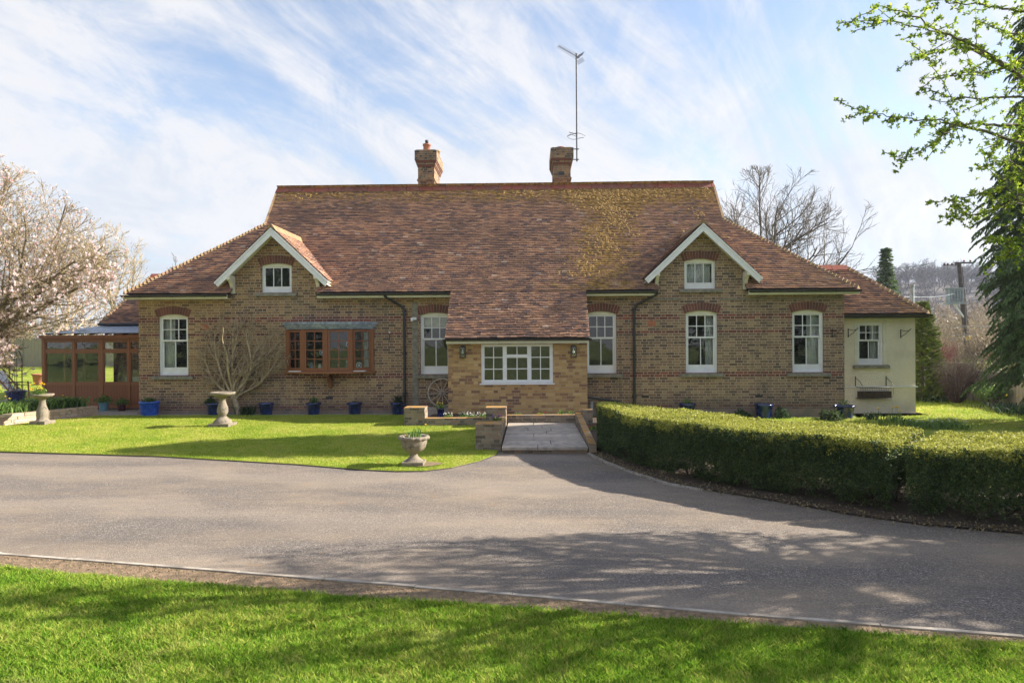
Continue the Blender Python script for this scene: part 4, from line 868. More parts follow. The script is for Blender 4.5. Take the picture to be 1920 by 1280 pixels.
# ------------------------------------------------------------------ side wings and conservatory
def hip_roof(parent, corner, ridge_end, ridge_far, eave_far, side_back, seed, mat):
    """front slope between eave line and ridge, and the side slope"""
    c = Vector(corner); e = Vector(eave_far); r0 = Vector(ridge_end); r1 = Vector(ridge_far)
    U = (e - c).normalized(); n = U.cross(r0 - c).normalized(); Vv = n.cross(U).normalized()
    if Vv.z < 0: Vv = -Vv
    uv = lambda p: ((Vector(p) - c).dot(U), (Vector(p) - c).dot(Vv))
    V, F = tiled(c, U, Vv, [uv(c), uv(e), uv(r1), uv(r0)], seed=seed, jit=1.3)
    r = link('roof', fast_mesh('roof', np.array([tuple(v) for v in V]), np.array(F)), mat, parent)
    s = Vector(side_back); U2 = (s - c).normalized(); n2 = U2.cross(r0 - c).normalized(); V2 = n2.cross(U2).normalized()
    if V2.z < 0: V2 = -V2
    uv2 = lambda p: ((Vector(p) - c).dot(U2), (Vector(p) - c).dot(V2)); rb = r0 + (s - c) * 0.45
    V, F = tiled(c, U2, V2, [uv2(c), uv2(s), uv2(rb), uv2(r0)], seed=seed + 1, G=0.12)
    link('side_slope', fast_mesh('side_slope', np.array([tuple(v) for v in V]), np.array(F)), mat, parent)
    d = Vector((0, 0, -0.015)); mb = MB(); mb.add([c + d, e + d, r1 + d, r0 + d], [(0, 1, 2, 3)]); mb.add([c + d, s + d, rb + d, r0 + d], [(0, 1, 2, 3)]); mb.add([rb + d, r0 + d, r1 + d, r1 + (s - c) * 0.45 + d], [(0, 1, 2, 3)])
    q = r1 + (s - c) * 0.45; mb.add([s + d, e + (s - c) + d, q + d, rb + d], [(0, 1, 2, 3)]); mb.to('roof_decking', M['under'], r)
    m = MB(); a = c; b = r0; dd = b - a; side = Vector((-dd.y, dd.x, 0)).normalized(); k = 18; up = Vector((0, 0, 1))
    for i in range(k):
        p = a + dd * (i / k); q = a + dd * ((i + 1.2) / k); w = .11; m.add([p - side * w + up * -.01, p + up * .09, p + side * w + up * -.01, q - side * w * .8 - up * .02, q + up * .05, q + side * w * .8 - up * .02], [(0, 1, 4, 3), (1, 2, 5, 4), (0, 2, 1)])
    m.to('hip_tiles', M['hiptile'], r)
    m = MB(); L = (r1 - r0).length; nn = max(1, int(L / .42)); dr = (r1 - r0) / nn
    for i in range(nn):
        p = r0 + dr * i; m.prism([(p.y - .13, p.z - .08), (p.y - .02, p.z + .09), (p.y + .02, p.z + .09), (p.y + .13, p.z - .08)], 'x', p.x + (dr.x) * .01, p.x + dr.x * .99)
    m.to('ridge_tiles', M['ridge'], r); return r
def wing_right():
    w = thing('rendered_wing', 'small cream rendered wing with tiled hip roof at the right end of the house', 'house', (9.6, 0.6, 0)); Y = 0.6; x0, x1 = 8.56, 10.785
    hip_roof(w, (10.98, 0.30, 2.76), (9.55, 2.0, 4.20), (6.2, 2.0, 4.20), (8.2, 0.30, 2.76), (10.98, 6.5, 2.76), 61, M['tile_wing'])
    mb = MB(); mb.sheet([(x0, -0.1), (x1, -0.1), (x1, 2.70), (x0, 2.70)], [opening(9.19, 9.90, 1.34, 2.54, 0.04)], lambda p, d: (p[0], Y + d, p[1]), 0.14)
    mb.prism([(Y + .001, -0.1), (6.4, -0.1), (6.4, 2.70), (Y + .001, 2.70)], 'x', x1 - .2, x1 - .001); mb.box((x0, 6.4, -0.1), (x1, 6.5, 2.7)); mb.to('rendered_wall', M['render'], w)
    mb = MB(); mb.box((x0, 1.6, 0), (x1 - .3, 1.65, 2.7)); mb.to('room_wall', M['room'], w)
    sash_window(w, 9.19, 9.90, 1.34, 2.54, y=Y, rise=0.04, zmid=2.02, brail=0.17, rec=0.05, head_mat='white', sillx=0.14, curtain=[(.62, .97)])
    mb = MB(); mb.box((9.10, Y - .012, 1.34), (9.189, Y + .02, 2.60)); mb.box((9.901, Y - .012, 1.34), (9.99, Y + .02, 2.60)); mb.prism([(9.10, 2.601), (9.99, 2.601), (9.80, 2.66), (9.29, 2.66)], 'y', Y - .012, Y + .02); mb.to('window_surround', M['cream'], w)
    mb = MB(); mb.box((x0, Y - .03, 0.70), (x1 + .05, Y + .001, 0.735)); mb.to('drip_moulding', M['white'], w)
    mb = MB(); mb.box((x0, Y - .05, -0.2), (x1 + .02, Y + .002, -0.02)); mb.to('plinth', M['plinth'], w)
    g = MB(); n = 8; y, z, r = 0.24, 2.72, .05; g.prism([(y + r * math.cos(math.pi + math.pi * k / n), z + r * math.sin(math.pi + math.pi * k / n)) for k in range(n + 1)], 'x', 8.65, 11.05); g.to('gutter', M['black'], w)
    f = MB(); f.box((8.56, .29, 2.64), (10.98, .31, 2.74)); f.box((8.56, .31, 2.64), (10.98, .6, 2.65)); f.to('fascia', M['black'], w)
wing_right()
def wing_left():
    w = thing('rear_wing', 'dark tiled wing rising behind the wooden conservatory', 'house', (-13, 4.6, 0))
    hip_roof(w, (-14.76, 4.30, 2.76), (-14.1, 6.3, 4.56), (-9.5, 6.3, 4.56), (-10.5, 4.30, 2.76), (-14.76, 11, 2.76), 81, M['tile_wing'])
    mb = MB(); mb.sheet([(-14.5, 0), (-10.94, 0), (-10.94, 2.74), (-14.5, 2.74)], [[(-12.6, 0.9), (-11.5, 0.9), (-11.5, 2.2), (-12.6, 2.2)]], lambda p, d: (p[0], 4.6 + d, p[1]), .14)
    mb.box((-14.5, 4.601, 0), (-14.3, 10.5, 2.74)); mb.box((-12.7, 6.0, 0), (-11.3, 6.1, 2.7)); mb.to('wall', M['brick'], w)
    f = MB(); f.box((-12.6, 4.66, .9), (-12.54, 4.7, 2.2)); f.box((-11.56, 4.66, .9), (-11.5, 4.7, 2.2)); f.box((-12.54, 4.66, .9), (-11.56, 4.7, .98)); f.box((-12.54, 4.66, 2.14), (-11.56, 4.7, 2.2)); f.box((-12.08, 4.66, .98), (-12.02, 4.7, 2.14)); win = f.to('window', M['white'], w)
    g = MB(); g.box((-12.55, 4.675, .95), (-11.55, 4.68, 2.16)); g.to('pane', M['glass'], win)
    g = MB(); g.tube([(-14.8, 4.24, 2.72), (-10.95, 4.24, 2.72)], .05, 8); g.to('gutter', M['black'], w)
wing_left()
def conservatory():
    c = thing('conservatory', 'stained wooden conservatory with glass panes against the left end of the house', 'conservatory', (-13, 1.6, 0.05))
    Y = 1.6; X0, X1 = -14.80, -10.97; zb = 0.10; zt = 2.22; xs = [X0, -13.92, -13.00, -12.10, -11.62 + 0.0]
    L = MB(); fr = MB(); gl = MB(); pn = MB()
    posts = [(-14.80, .09), (-13.86, .07), (-13.02, .12), (-12.16, .07), (-11.36, .09), (-11.02, .05)]
    for (x, w) in posts: fr.box((x - w / 2, Y - .02, zb), (x + w / 2, Y + .08, zt))
    for (a, wa), (b, wb) in zip(posts, posts[1:]):
        p, q = a + wa / 2, b - wb / 2
        for (z0, z1) in ((zb, zb + .09), (0.80, 0.87), (1.80, 1.87), (zt - .09, zt)): fr.box((p, Y - .01, z0), (q, Y + .06, z1))
        gl.box((p, Y + .02, .87), (q, Y + .025, zt - .09)); pn.box((p, Y + .005, zb + .09), (q, Y + .04, .80))
        for (z0, z1) in ((.87, 1.80), (1.87, zt - .09)):
            if q - p > .3:
                for k in (0, 1): xx = p if k == 0 else q - .035; fr.box((xx, Y + .0, z0), (xx + .035, Y + .05, z1))
                fr.box((p + .035, Y, z0), (q - .035, Y + .05, z0 + .03)); fr.box((p + .035, Y, z1 - .03), (q - .035, Y + .05, z1))
    fr.to('front_frame', M['oak'], c); gl.to('pane', M['glass'], c); pn.to('lower_panels', M['boards'], c)
    # left side and rear frames
    s = MB(); g = MB(); pp = MB()
    for y in (2.55, 3.5, 4.45): s.box((X0 - .04, y - .04, zb), (X0 + .04, y + .04, zt))
    for z0, z1 in ((zb, zb + .09), (.80, .87), (1.80, 1.87), (zt - .09, zt)): s.box((X0 - .03, Y + .08, z0), (X0 + .03, 4.41, z1))
    g.box((X0 - .003, Y + .08, .87), (X0 + .003, 4.4, zt - .09)); pp.box((X0 - .02, Y + .08, zb + .09), (X0 + .02, 4.4, .80)); s.to('side_frame', M['oak'], c); g.to('pane', M['glass'], c); pp.to('side_panels', M['boards'], c)
    r = MB(); r.box((X0 - .1, Y - .12, zt), (X1, Y + .10, zt + .10)); top = zt + .42
    n = 8
    for i in range(n + 1): x = X0 + (X1 - X0) * i / n; r.beam((x, Y, zt + .13), (x, 4.5, top), .05, .05)
    rf = r.to('roof_frame', M['oak_rail'], c)
    g = MB(); g.add([(X0, Y - .05, zt + .155), (X1, Y - .05, zt + .155), (X1, 4.5, top + .03), (X0, 4.5, top + .03), (X0, Y - .05, zt + .165), (X1, Y - .05, zt + .165), (X1, 4.5, top + .04), (X0, 4.5, top + .04)], [(0, 1, 2, 3), (4, 5, 6, 7), (0, 1, 5, 4), (1, 2, 6, 5), (0, 3, 7, 4)]); g.to('roof_glass', M['lead'], rf)
    h = MB(); h.ball((-11.40, Y - .03, .62), .035, 10); h.to('door_knob', M['cream'], c)
    d = MB(); d.tube([(-11.0, Y - .15, zt + .1), (-10.99, Y - .1, zt - .05), (-10.99, Y - .06, .1)], .035, 8); d.to('downpipe', M['oak'], c)
    # head of statue seen through the glass
    t = thing('stone_bust', 'small grey stone ornament inside the conservatory behind the first pane', 'ornament', (-14.2, 2.4, .55)); m = MB(); m.ball((-14.25, 2.4, 1.02), .17, 14, 1.1); m.to('head', M['stone'], t); m = MB(); m.lathe((-14.25, 2.4, .1), [(.14, 0), (.12, .5), (.16, .8)], 14); m.to('stand', M['stone'], t)
    t = thing('garden_sofa', 'pale cushioned seat inside the conservatory behind the second pane', 'sofa', (-13.3, 3.2, .1)); m = MB(); m.box((-13.5, 3.0, .1), (-12.6, 3.7, .5)); m.box((-13.5, 3.6, .5), (-12.6, 3.8, .95)); m.to('seat', M['curtain'], t)
conservatory()
#PART2
# ------------------------------------------------------------------ low walls, path, steps
def wall_thing(label, parts, mat='brick_old', name='low_brick_wall'):
    mb = MB()
    for p in parts: p(mb)
    o = mb.to(name, M[mat]); tag(o, label, 'wall'); return o
def rough_box(x0, x1, y0, y1, z0, z1): return lambda mb: mb.box((x0, y0, z0), (x1, y1, z1))
def pillar(x0, x1, y0, y1, z0, z1, label):
    mb = MB(); n = int(round((z1 - z0) / 0.085)); h = (z1 - z0) / n
    t = thing('brick_pier', label, 'brick pier', ((x0 + x1) / 2, (y0 + y1) / 2, z0), 'short brick piers of the garden walls')
    for i in range(n):
        e = random.uniform(-0.006, 0.006); f = random.uniform(-0.006, 0.006); mb.box((x0 + e, y0 + f, z0 + i * h), (x1 + e, y1 + f, z0 + (i + 1) * h - 0.001))
    mb.to('brickwork', M['brick_old'], t); c = MB(); c.box((x0 - .008, y0 - .008, z1), (x1 + .008, y1 + .008, z1 + .035)); c.to('top_course', M['brick_old'], t)
pillar(-2.95, -2.47, -2.9, -2.43, 0.0, 0.48, 'square brick pier with orange lichen top at the corner of the lawn by the wheel')
pillar(-1.02, -0.56, -3.15, -2.70, 0.1, 0.50, 'square brick pier close to the porch wall behind the purple flowers')
pillar(-1.03, -0.55, -6.06, -5.56, 0.0, 0.47, 'square brick pier at the lawn corner beside the path step')
wall_thing('low mossy brick wall between the lawn and the flower bed left of the path', [rough_box(-2.468, -1.03, -2.92, -2.70, 0.0, 0.27)])
wall_thing('low brick wall along the left edge of the paved path', [rough_box(-0.80, -0.56, -5.56, -3.152, 0.0, 0.33)])
wall_thing('low brick wall with flowers behind it across the end of the paved path', [rough_box(-0.558, 1.06, -2.57, -2.40, 0.05, 0.30)])
mb = MB(); mb.prism([(-6.34, -0.02), (-2.572, -0.02), (-2.572, 0.36), (-6.34, 0.17)], 'x', 1.065, 1.20); tag(mb.to('sloping_brick_wall', M['brick_old']), 'low sloping brick edging wall along the right side of the paved path', 'wall')
pillar(1.22, 1.44, -2.95, -2.65, 0.0, 0.42, 'small pale worn brick block at the left end of the hedge')
def path():
    mb = MB(); x0, x1 = -0.53, 1.05; ys = [-6.36, -5.98, -5.50, -4.95, -4.5, -4.05, -3.6, -3.1, -2.60]; rr = random.Random(3)
    splits = [[.42], [.58], [.0], [.38], [.55], [.30, .62], [.5], [.38]]
    for i in range(len(ys) - 1):
        sp = [0] + [s for s in splits[i] if s > 0] + [1]
        for a, b in zip(sp, sp[1:]):
            j = rr.uniform(-0.004, 0.004); mb.box((x0 + (x1 - x0) * a + .007, ys[i] + .007, 0.07), (x0 + (x1 - x0) * b - .007, ys[i + 1] - .007, 0.12 + j))
    structure('paved_path', mb.mesh('paved_path'), M['slab'])
    mb = MB(); mb.box((x0 + .01, -6.30, -0.02), (x1 - .01, -2.59, 0.072)); structure('path_base', mb.mesh('path_base'), M['brick_old'])
path()
mb = MB(); mb.box((-3.0, -0.42, 0.0), (PX0 - .002, -0.032, 0.27)); tag(mb.to('stone_step', M['slab']), 'pale stone slab under the cartwheel beside the porch', 'step')
def wheel():
    c = Vector((-2.42, -0.13, 0.66)); r = .375; t = thing('cartwheel', 'old grey wooden cartwheel leaning on the brick wall beside the porch', 'cartwheel', (c.x, c.y, .28))
    m = MB(); m.tube([(c.x + r * math.cos(a), c.y + .06 * math.sin(a), c.z + r * math.sin(a)) for a in [2 * math.pi * k / 40 for k in range(41)]], .021, 6); m.to('rim', M['wheelwood'], t)
    for k in range(12): a = 2 * math.pi * k / 12 + .1; s = MB(); s.tube([c, (c.x + r * math.cos(a), c.y + .06 * math.sin(a), c.z + r * math.sin(a))], [.013, .010], 6); s.to('spoke', M['wheelwood'], t)
    m = MB(); m.tube([(c.x, c.y - .05, c.z), (c.x, c.y + .04, c.z)], [.035, .05], 12); m.to('hub', M['oldwood'], t)
wheel()
# left dwarf wall with its bed
WL = [(-14.6, -6.1), (-13.0, -2.75), (-12.5, -1.5), (-12.02, -0.25)]
def dwarf_wall():
    mb = MB()
    for a, b in zip(WL, WL[1:]):
        d = Vector((b[0] - a[0], b[1] - a[1], 0)); n = int(d.length / .30) + 1; u = d.normalized()
        for row in range(4):
            for i in range(n):
                off = .15 if row % 2 else 0; p0 = max(0, i * .30 - off); p1 = min(d.length, (i + 1) * .30 - off)
                if p1 - p0 < .03: continue
                p = Vector((a[0], a[1], 0)) + u * (p0 + .004); q = Vector((a[0], a[1], 0)) + u * (p1 - .004); z = .06 + row * .072 + .034; j = random.uniform(-.008, .008)
                mb.beam((p.x + j, p.y, z), (q.x + j, q.y, z), .21, .066)
    o = mb.to('dwarf_garden_wall', (lambda t: t.bsdf(t.mix(t.rng(t.noise(t.coord(), 8, 5, .7), .5, .68), t.ramp(t.island(), [(0, (.34, .24, .16)), (.5, (.50, .37, .25)), (1, (.58, .46, .33))]), (.25, .20, .14)), .9, t.bump(t.noise(t.coord(), 40), .5)))(NT('pale_brick'))); tag(o, 'low pale brick wall holding the daffodil bed at the left edge', 'wall')
    m = MB(); m.sheet([(p[0] - .1, p[1]) for p in WL] + [(-13.2, -.25), (-15.5, -.25), (-17, -6)], [], lambda p, d: (p[0], p[1], .29)); structure('flower_bed_soil', m.mesh('bed'), M['soil'])
    m = MB(); m.sheet([(-13.9, -5.9), (-12.65, -2.9), (-11.7, -.55), (-10.96, -.52), (-10.96, 1.5), (-13, 1.5), (-14.6, -6)], [], lambda p, d: (p[0], p[1], .065)); structure('garden_path', m.mesh('garden_path'), M['concrete'])
dwarf_wall()
mb = MB(); mb.sheet([(-2.46, -2.70), (-0.80, -2.70), (-0.80, -2.4), (1.2, -2.4), (1.2, -1.59), (-2.2, -1.59), (-2.46, -1.7)], [], lambda p, d: (p[0], p[1], .24)); structure('porch_bed_soil', mb.mesh('porch_bed'), M['soil'])
mb = MB(); mb.sheet([(1.2, -6.2), (1.9, -5.9), (2.1, -1.0), (1.45, -1.0), (1.45, -1.7), (1.2, -1.7)], [], lambda p, d: (p[0], p[1], .10)); structure('hedge_end_soil', mb.mesh('hedge_end'), M['soil'])

# ------------------------------------------------------------------ foliage tools
def quads(C, L, Wd, rs, A=None, spread=1.0, bias=None):
    """rhombus leaves: centres C (n,3), half length L, half width Wd (arrays or numbers); A optional preferred axis (n,3)"""
    n = len(C); a = rs.normal(size=(n, 3))
    if A is not None: a = A + a * spread
    a /= np.linalg.norm(a, axis=1, keepdims=True) + 1e-9
    r = rs.normal(size=(n, 3))
    if bias is not None: r = r * 0.6 + np.array(bias)
    b = np.cross(a, r); b /= np.linalg.norm(b, axis=1, keepdims=True) + 1e-9
    L = np.broadcast_to(np.asarray(L, float), (n,))[:, None]; Wd = np.broadcast_to(np.asarray(Wd, float), (n,))[:, None]
    V = np.stack([C - a * L, C + b * Wd - a * L * .1, C + a * L, C - b * Wd - a * L * .1], axis=1).reshape(-1, 3)
    return V, np.arange(n * 4).reshape(n, 4)
def segs_mesh(name, S, sides=4):
    """S rows: p0(3), p1(3), r0, r1"""
    S = np.asarray(S, float); P0, P1, r0, r1 = S[:, 0:3], S[:, 3:6], S[:, 6:7], S[:, 7:8]; d = P1 - P0; d /= np.linalg.norm(d, axis=1, keepdims=True) + 1e-9
    ref = np.where(np.abs(d[:, 2:3]) < .9, np.array([[0, 0, 1.]]), np.array([[1., 0, 0]])); a = np.cross(d, ref); a /= np.linalg.norm(a, axis=1, keepdims=True) + 1e-9; b = np.cross(d, a)
    V = []
    for (P, r) in ((P0, r0), (P1, r1)):
        for k in range(sides): t = 2 * math.pi * k / sides; V.append(P + (a * math.cos(t) + b * math.sin(t)) * r)
    V = np.stack(V, axis=1); n = len(S); base = (np.arange(n) * sides * 2)[:, None]
    F = np.concatenate([base + np.array([[k, (k + 1) % sides, sides + (k + 1) % sides, sides + k]]) for k in range(sides)], axis=0)
    return fast_mesh(name, V.reshape(-1, 3), F, True)
def grow(p, d, L, r, lvl, P, rs, out, tips, env=None):
    seg = P['seg'][min(lvl, len(P['seg']) - 1)]; n = max(2, int(L / seg)); st = L / n; pts = [np.array(p, float)]; d = np.array(d, float); rr = [r]
    for i in range(n):
        d = d + rs.normal(size=3) * P['wob'][min(lvl, len(P['wob']) - 1)] + np.array([0, 0, P['up'][min(lvl, len(P['up']) - 1)]]); d /= np.linalg.norm(d)
        q = pts[-1] + d * st
        if env is not None and (lvl > 0 or P.get('env0')) and not env(q): break
        pts.append(q); rr.append(r * (1 - .72 * (i + 1) / n))
    if len(pts) < 2: return
    for i in range(len(pts) - 1): out.append((lvl, *pts[i], *pts[i + 1], rr[i], rr[i + 1]))
    if lvl >= P['levels']: tips.append((pts[-1], d.copy(), pts)); return
    nc = P['kids'][lvl]
    for k in range(nc):
        t = P['start'][min(lvl, len(P['start']) - 1)] + (1 - P['start'][min(lvl, len(P['start']) - 1)]) * (k + rs.random()) / nc; i = min(len(pts) - 2, int(t * (len(pts) - 1))); f = t * (len(pts) - 1) - i; f = min(1, f)
        q = pts[i] + (pts[i + 1] - pts[i]) * f; dd = pts[i + 1] - pts[i]; dd /= np.linalg.norm(dd) + 1e-9
        ax = rs.normal(size=3); ax -= dd * ax.dot(dd); ax /= np.linalg.norm(ax) + 1e-9; ang = R(P['ang'][min(lvl, len(P['ang']) - 1)]) * rs.uniform(.7, 1.25)
        cd = dd * math.cos(ang) + ax * math.sin(ang); grow(q, cd, L * P['ratio'][min(lvl, len(P['ratio']) - 1)] * rs.uniform(.7, 1.15) * (1.15 - .45 * t), max(P['rmin'], rr[i] * P['rr']), lvl + 1, P, rs, out, tips, env)
    tips.append((pts[-1], d.copy(), pts))
def tree_parts(root, out, mat, split=1, sides=(7, 4), twig='branches', tw_mat=None):
    big = [s[1:] for s in out if s[0] <= split]; small = [s[1:] for s in out if s[0] > split]
    if big: link('trunk', segs_mesh('trunk', big, sides[0]), mat, root)
    if small: return link(twig, segs_mesh(twig, small, sides[1]), tw_mat or mat, root)
BARE = dict(levels=4, seg=[.6, .45, .35, .25, .2], wob=[.05, .12, .16, .18, .2], up=[.02, .05, .06, .07, .08], kids=[9, 6, 5, 4], start=[.25, .2, .2, .15], ang=[48, 42, 40, 38], ratio=[.62, .55, .5, .55], rr=.55, rmin=.006)
def bare_tree(name, label, loc, h, r, seed, P=BARE, mat='bark', env=None, group=None, lean=(0, 0, 1), cat='tree'):
    rs = np.random.default_rng(seed); t = thing(name, label, cat, loc, group); out = []; tips = []
    grow(np.array(loc, float), np.array(lean, float), h, r, 0, P, rs, out, tips, env); tree_parts(t, out, M[mat]); return t, tips
def in_poly(pts, poly):
    x, y = pts[:, 0], pts[:, 1]; ins = np.zeros(len(pts), bool); n = len(poly)
    for i in range(n):
        x0, y0 = poly[i]; x1, y1 = poly[(i + 1) % n]; c = (y0 > y) != (y1 > y); xi = (x1 - x0) * (y - y0) / ((y1 - y0) + 1e-12) + x0; ins ^= c & (x < xi)
    return ins
def dist_edge(pts, poly):
    d = np.full(len(pts), 9.0)
    for (a, b) in zip(poly, poly[1:] + poly[:1]):
        a = np.array(a[:2]); b = np.array(b[:2]); ab = b - a; t = np.clip(((pts - a) @ ab) / (ab @ ab + 1e-9), 0, 1); d = np.minimum(d, np.linalg.norm(pts - (a + t[:, None] * ab), axis=1))
    return d
def vnoise(P, s, off=0.0): return np.array([noise.noise(Vector((p[0] * s + off, p[1] * s, off))) for p in P])
# ------------------------------------------------------------------ grass
def grass(name, label, poly, dens, hmin, hmax, w, zf, seed, box, near=False, edge=0.08):
    rs = np.random.default_rng(seed); x0, x1, y0, y1 = box; n = int((x1 - x0) * (y1 - y0) * dens); P = np.stack([rs.uniform(x0, x1, n), rs.uniform(y0, y1, n)], 1); P = P[in_poly(P, poly)]
    e = dist_edge(P, poly); P = P[rs.random(len(P)) < np.clip(e / edge + .25, 0, 1)]
    # clumpy height, read from a coarse grid of noise
    gx = np.arange(x0, x1 + .2, .1); gy = np.arange(y0, y1 + .2, .1)
    G = np.array([[noise.noise(Vector((a * 2.2, b * 2.2, seed))) * .6 + noise.noise(Vector((a * 6, b * 6, seed + 3.0))) * .5 for b in gy] for a in gx]); k = G[((P[:, 0] - x0) / .1).astype(int), ((P[:, 1] - y0) / .1).astype(int)]
    P = P[rs.random(len(P)) < np.clip(.8 + k, .25, 1)]; k = G[((P[:, 0] - x0) / .1).astype(int), ((P[:, 1] - y0) / .1).astype(int)]
    n = len(P); h = rs.uniform(hmin, hmax, n) * (1 + .55 * k); th = rs.uniform(0, 2 * math.pi, n); lean = rs.uniform(.15, 1.05, n) * h; ph = th + rs.normal(0, .8, n); ld = np.stack([np.cos(ph), np.sin(ph)], 1)
    z = np.array([zf(p[0], p[1]) for p in P]) if zf else np.zeros(n); b = np.stack([P[:, 0], P[:, 1], z + .012], 1); s = np.stack([-np.sin(th), np.cos(th), np.zeros(n)], 1) * (w * rs.uniform(.7, 1.2, n))[:, None]
    tip = b + np.stack([ld[:, 0] * lean, ld[:, 1] * lean, h], 1)
    if near:
        mid = b + np.stack([ld[:, 0] * lean * .3, ld[:, 1] * lean * .3, h * .6], 1); V = np.stack([b - s, b + s, mid + s * .75, tip, mid - s * .75], 1).reshape(-1, 3); F = np.arange(n * 5).reshape(n, 5)
    else: V = np.stack([b - s, b + s, tip], 1).reshape(-1, 3); F = np.arange(n * 3).reshape(n, 3)
    o = link(name, fast_mesh(name, V, F), M['blades'], kind='stuff'); o['label'] = label
grass('grass', 'short bright grass of the near lawn at the bottom of the picture', near_poly, 17000, .028, .055, .0024, None, 11, (-5.6, 4.9, -15.1, -12.4), True)
grass('grass', 'mown yellow green grass of the lawn in front of the house', lawn_poly, 3600, .016, .032, .0045, lambda x, y: zl(x, y) + .008, 12, (-14, -.6, -8.1, -.5))
grass('grass', 'mown grass beyond the clipped hedge on the right', side_poly, 420, .03, .05, .010, lambda x, y: -.04, 13, (6, 17, -6, 5.4))
# leaf litter and weeds along the earth verge
def litter():
    rs = np.random.default_rng(3); pts = []
    for (a, b) in zip(KERB, KERB[1:]):
        for _ in range(int(math.dist(a, b) * 220)):
            t = rs.random(); pts.append((a[0] + (b[0] - a[0]) * t, a[1] + (b[1] - a[1]) * t - .04 - rs.random() ** 1.5 * .4, .018))
    P = np.array(pts); P = P[(np.abs(P[:, 0]) < 7)]; V, F = quads(P, rs.uniform(.006, .018, len(P)), .005, rs, A=np.tile([[1., 0, 0]], (len(P), 1)), bias=(0, 0, 2.0))
    o = link('leaf_litter', fast_mesh('litter', V, F), M['leaf_tan'], kind='stuff'); o['label'] = 'dry scraps and leaf litter on the bare earth verge'
    pts = []
    for (a, b) in zip(HEDGE_BASE, HEDGE_BASE[1:]):
        for _ in range(int(math.dist(a, b) * 200)):
            t = rs.random(); o_ = rs.normal(.05, .10); pts.append((a[0] + (b[0] - a[0]) * t + o_, a[1] + (b[1] - a[1]) * t + o_, .03))
    P = np.array(pts); V, F = quads(P, rs.uniform(.010, .028, len(P)), .010, rs, bias=(0, 0, 1.5))
    o = link('fallen_leaves', fast_mesh('fallen', V, F), M['leaf_tan'], kind='stuff'); o['label'] = 'fallen brown leaves along the foot of the hedge'
litter()
# ------------------------------------------------------------------ the clipped hedge (two lengths)
FB = [(1.26, -6.20), (1.56, -7.65), (2.04, -8.66), (2.52, -9.25), (3.29, -9.95), (3.88, -10.58), (4.43, -11.02), (5.20, -11.38), (6.6, -11.75), (9.0, -12.4)]
BK = [(1.30, -5.55), (2.35, -5.95), (2.80, -7.0), (3.45, -8.0), (4.35, -8.75), (5.0, -9.25), (5.7, -9.62), (6.5, -9.95), (7.6, -10.35), (9.6, -11.0)]
def arclen(pts):
    P = np.array(pts); s = np.concatenate([[0], np.cumsum(np.linalg.norm(np.diff(P, axis=0), axis=1))]); return P, s / s[-1], s[-1]
FP, FS, FLn = arclen(FB); BP = np.array(BK)
def hpos(s, u):
    s = np.asarray(s); f = np.stack([np.interp(s, FS, FP[:, 0]), np.interp(s, FS, FP[:, 1])], -1); b = np.stack([np.interp(s, FS, BP[:, 0]), np.interp(s, FS, BP[:, 1])], -1); return f + (b - f) * np.asarray(u)[..., None]
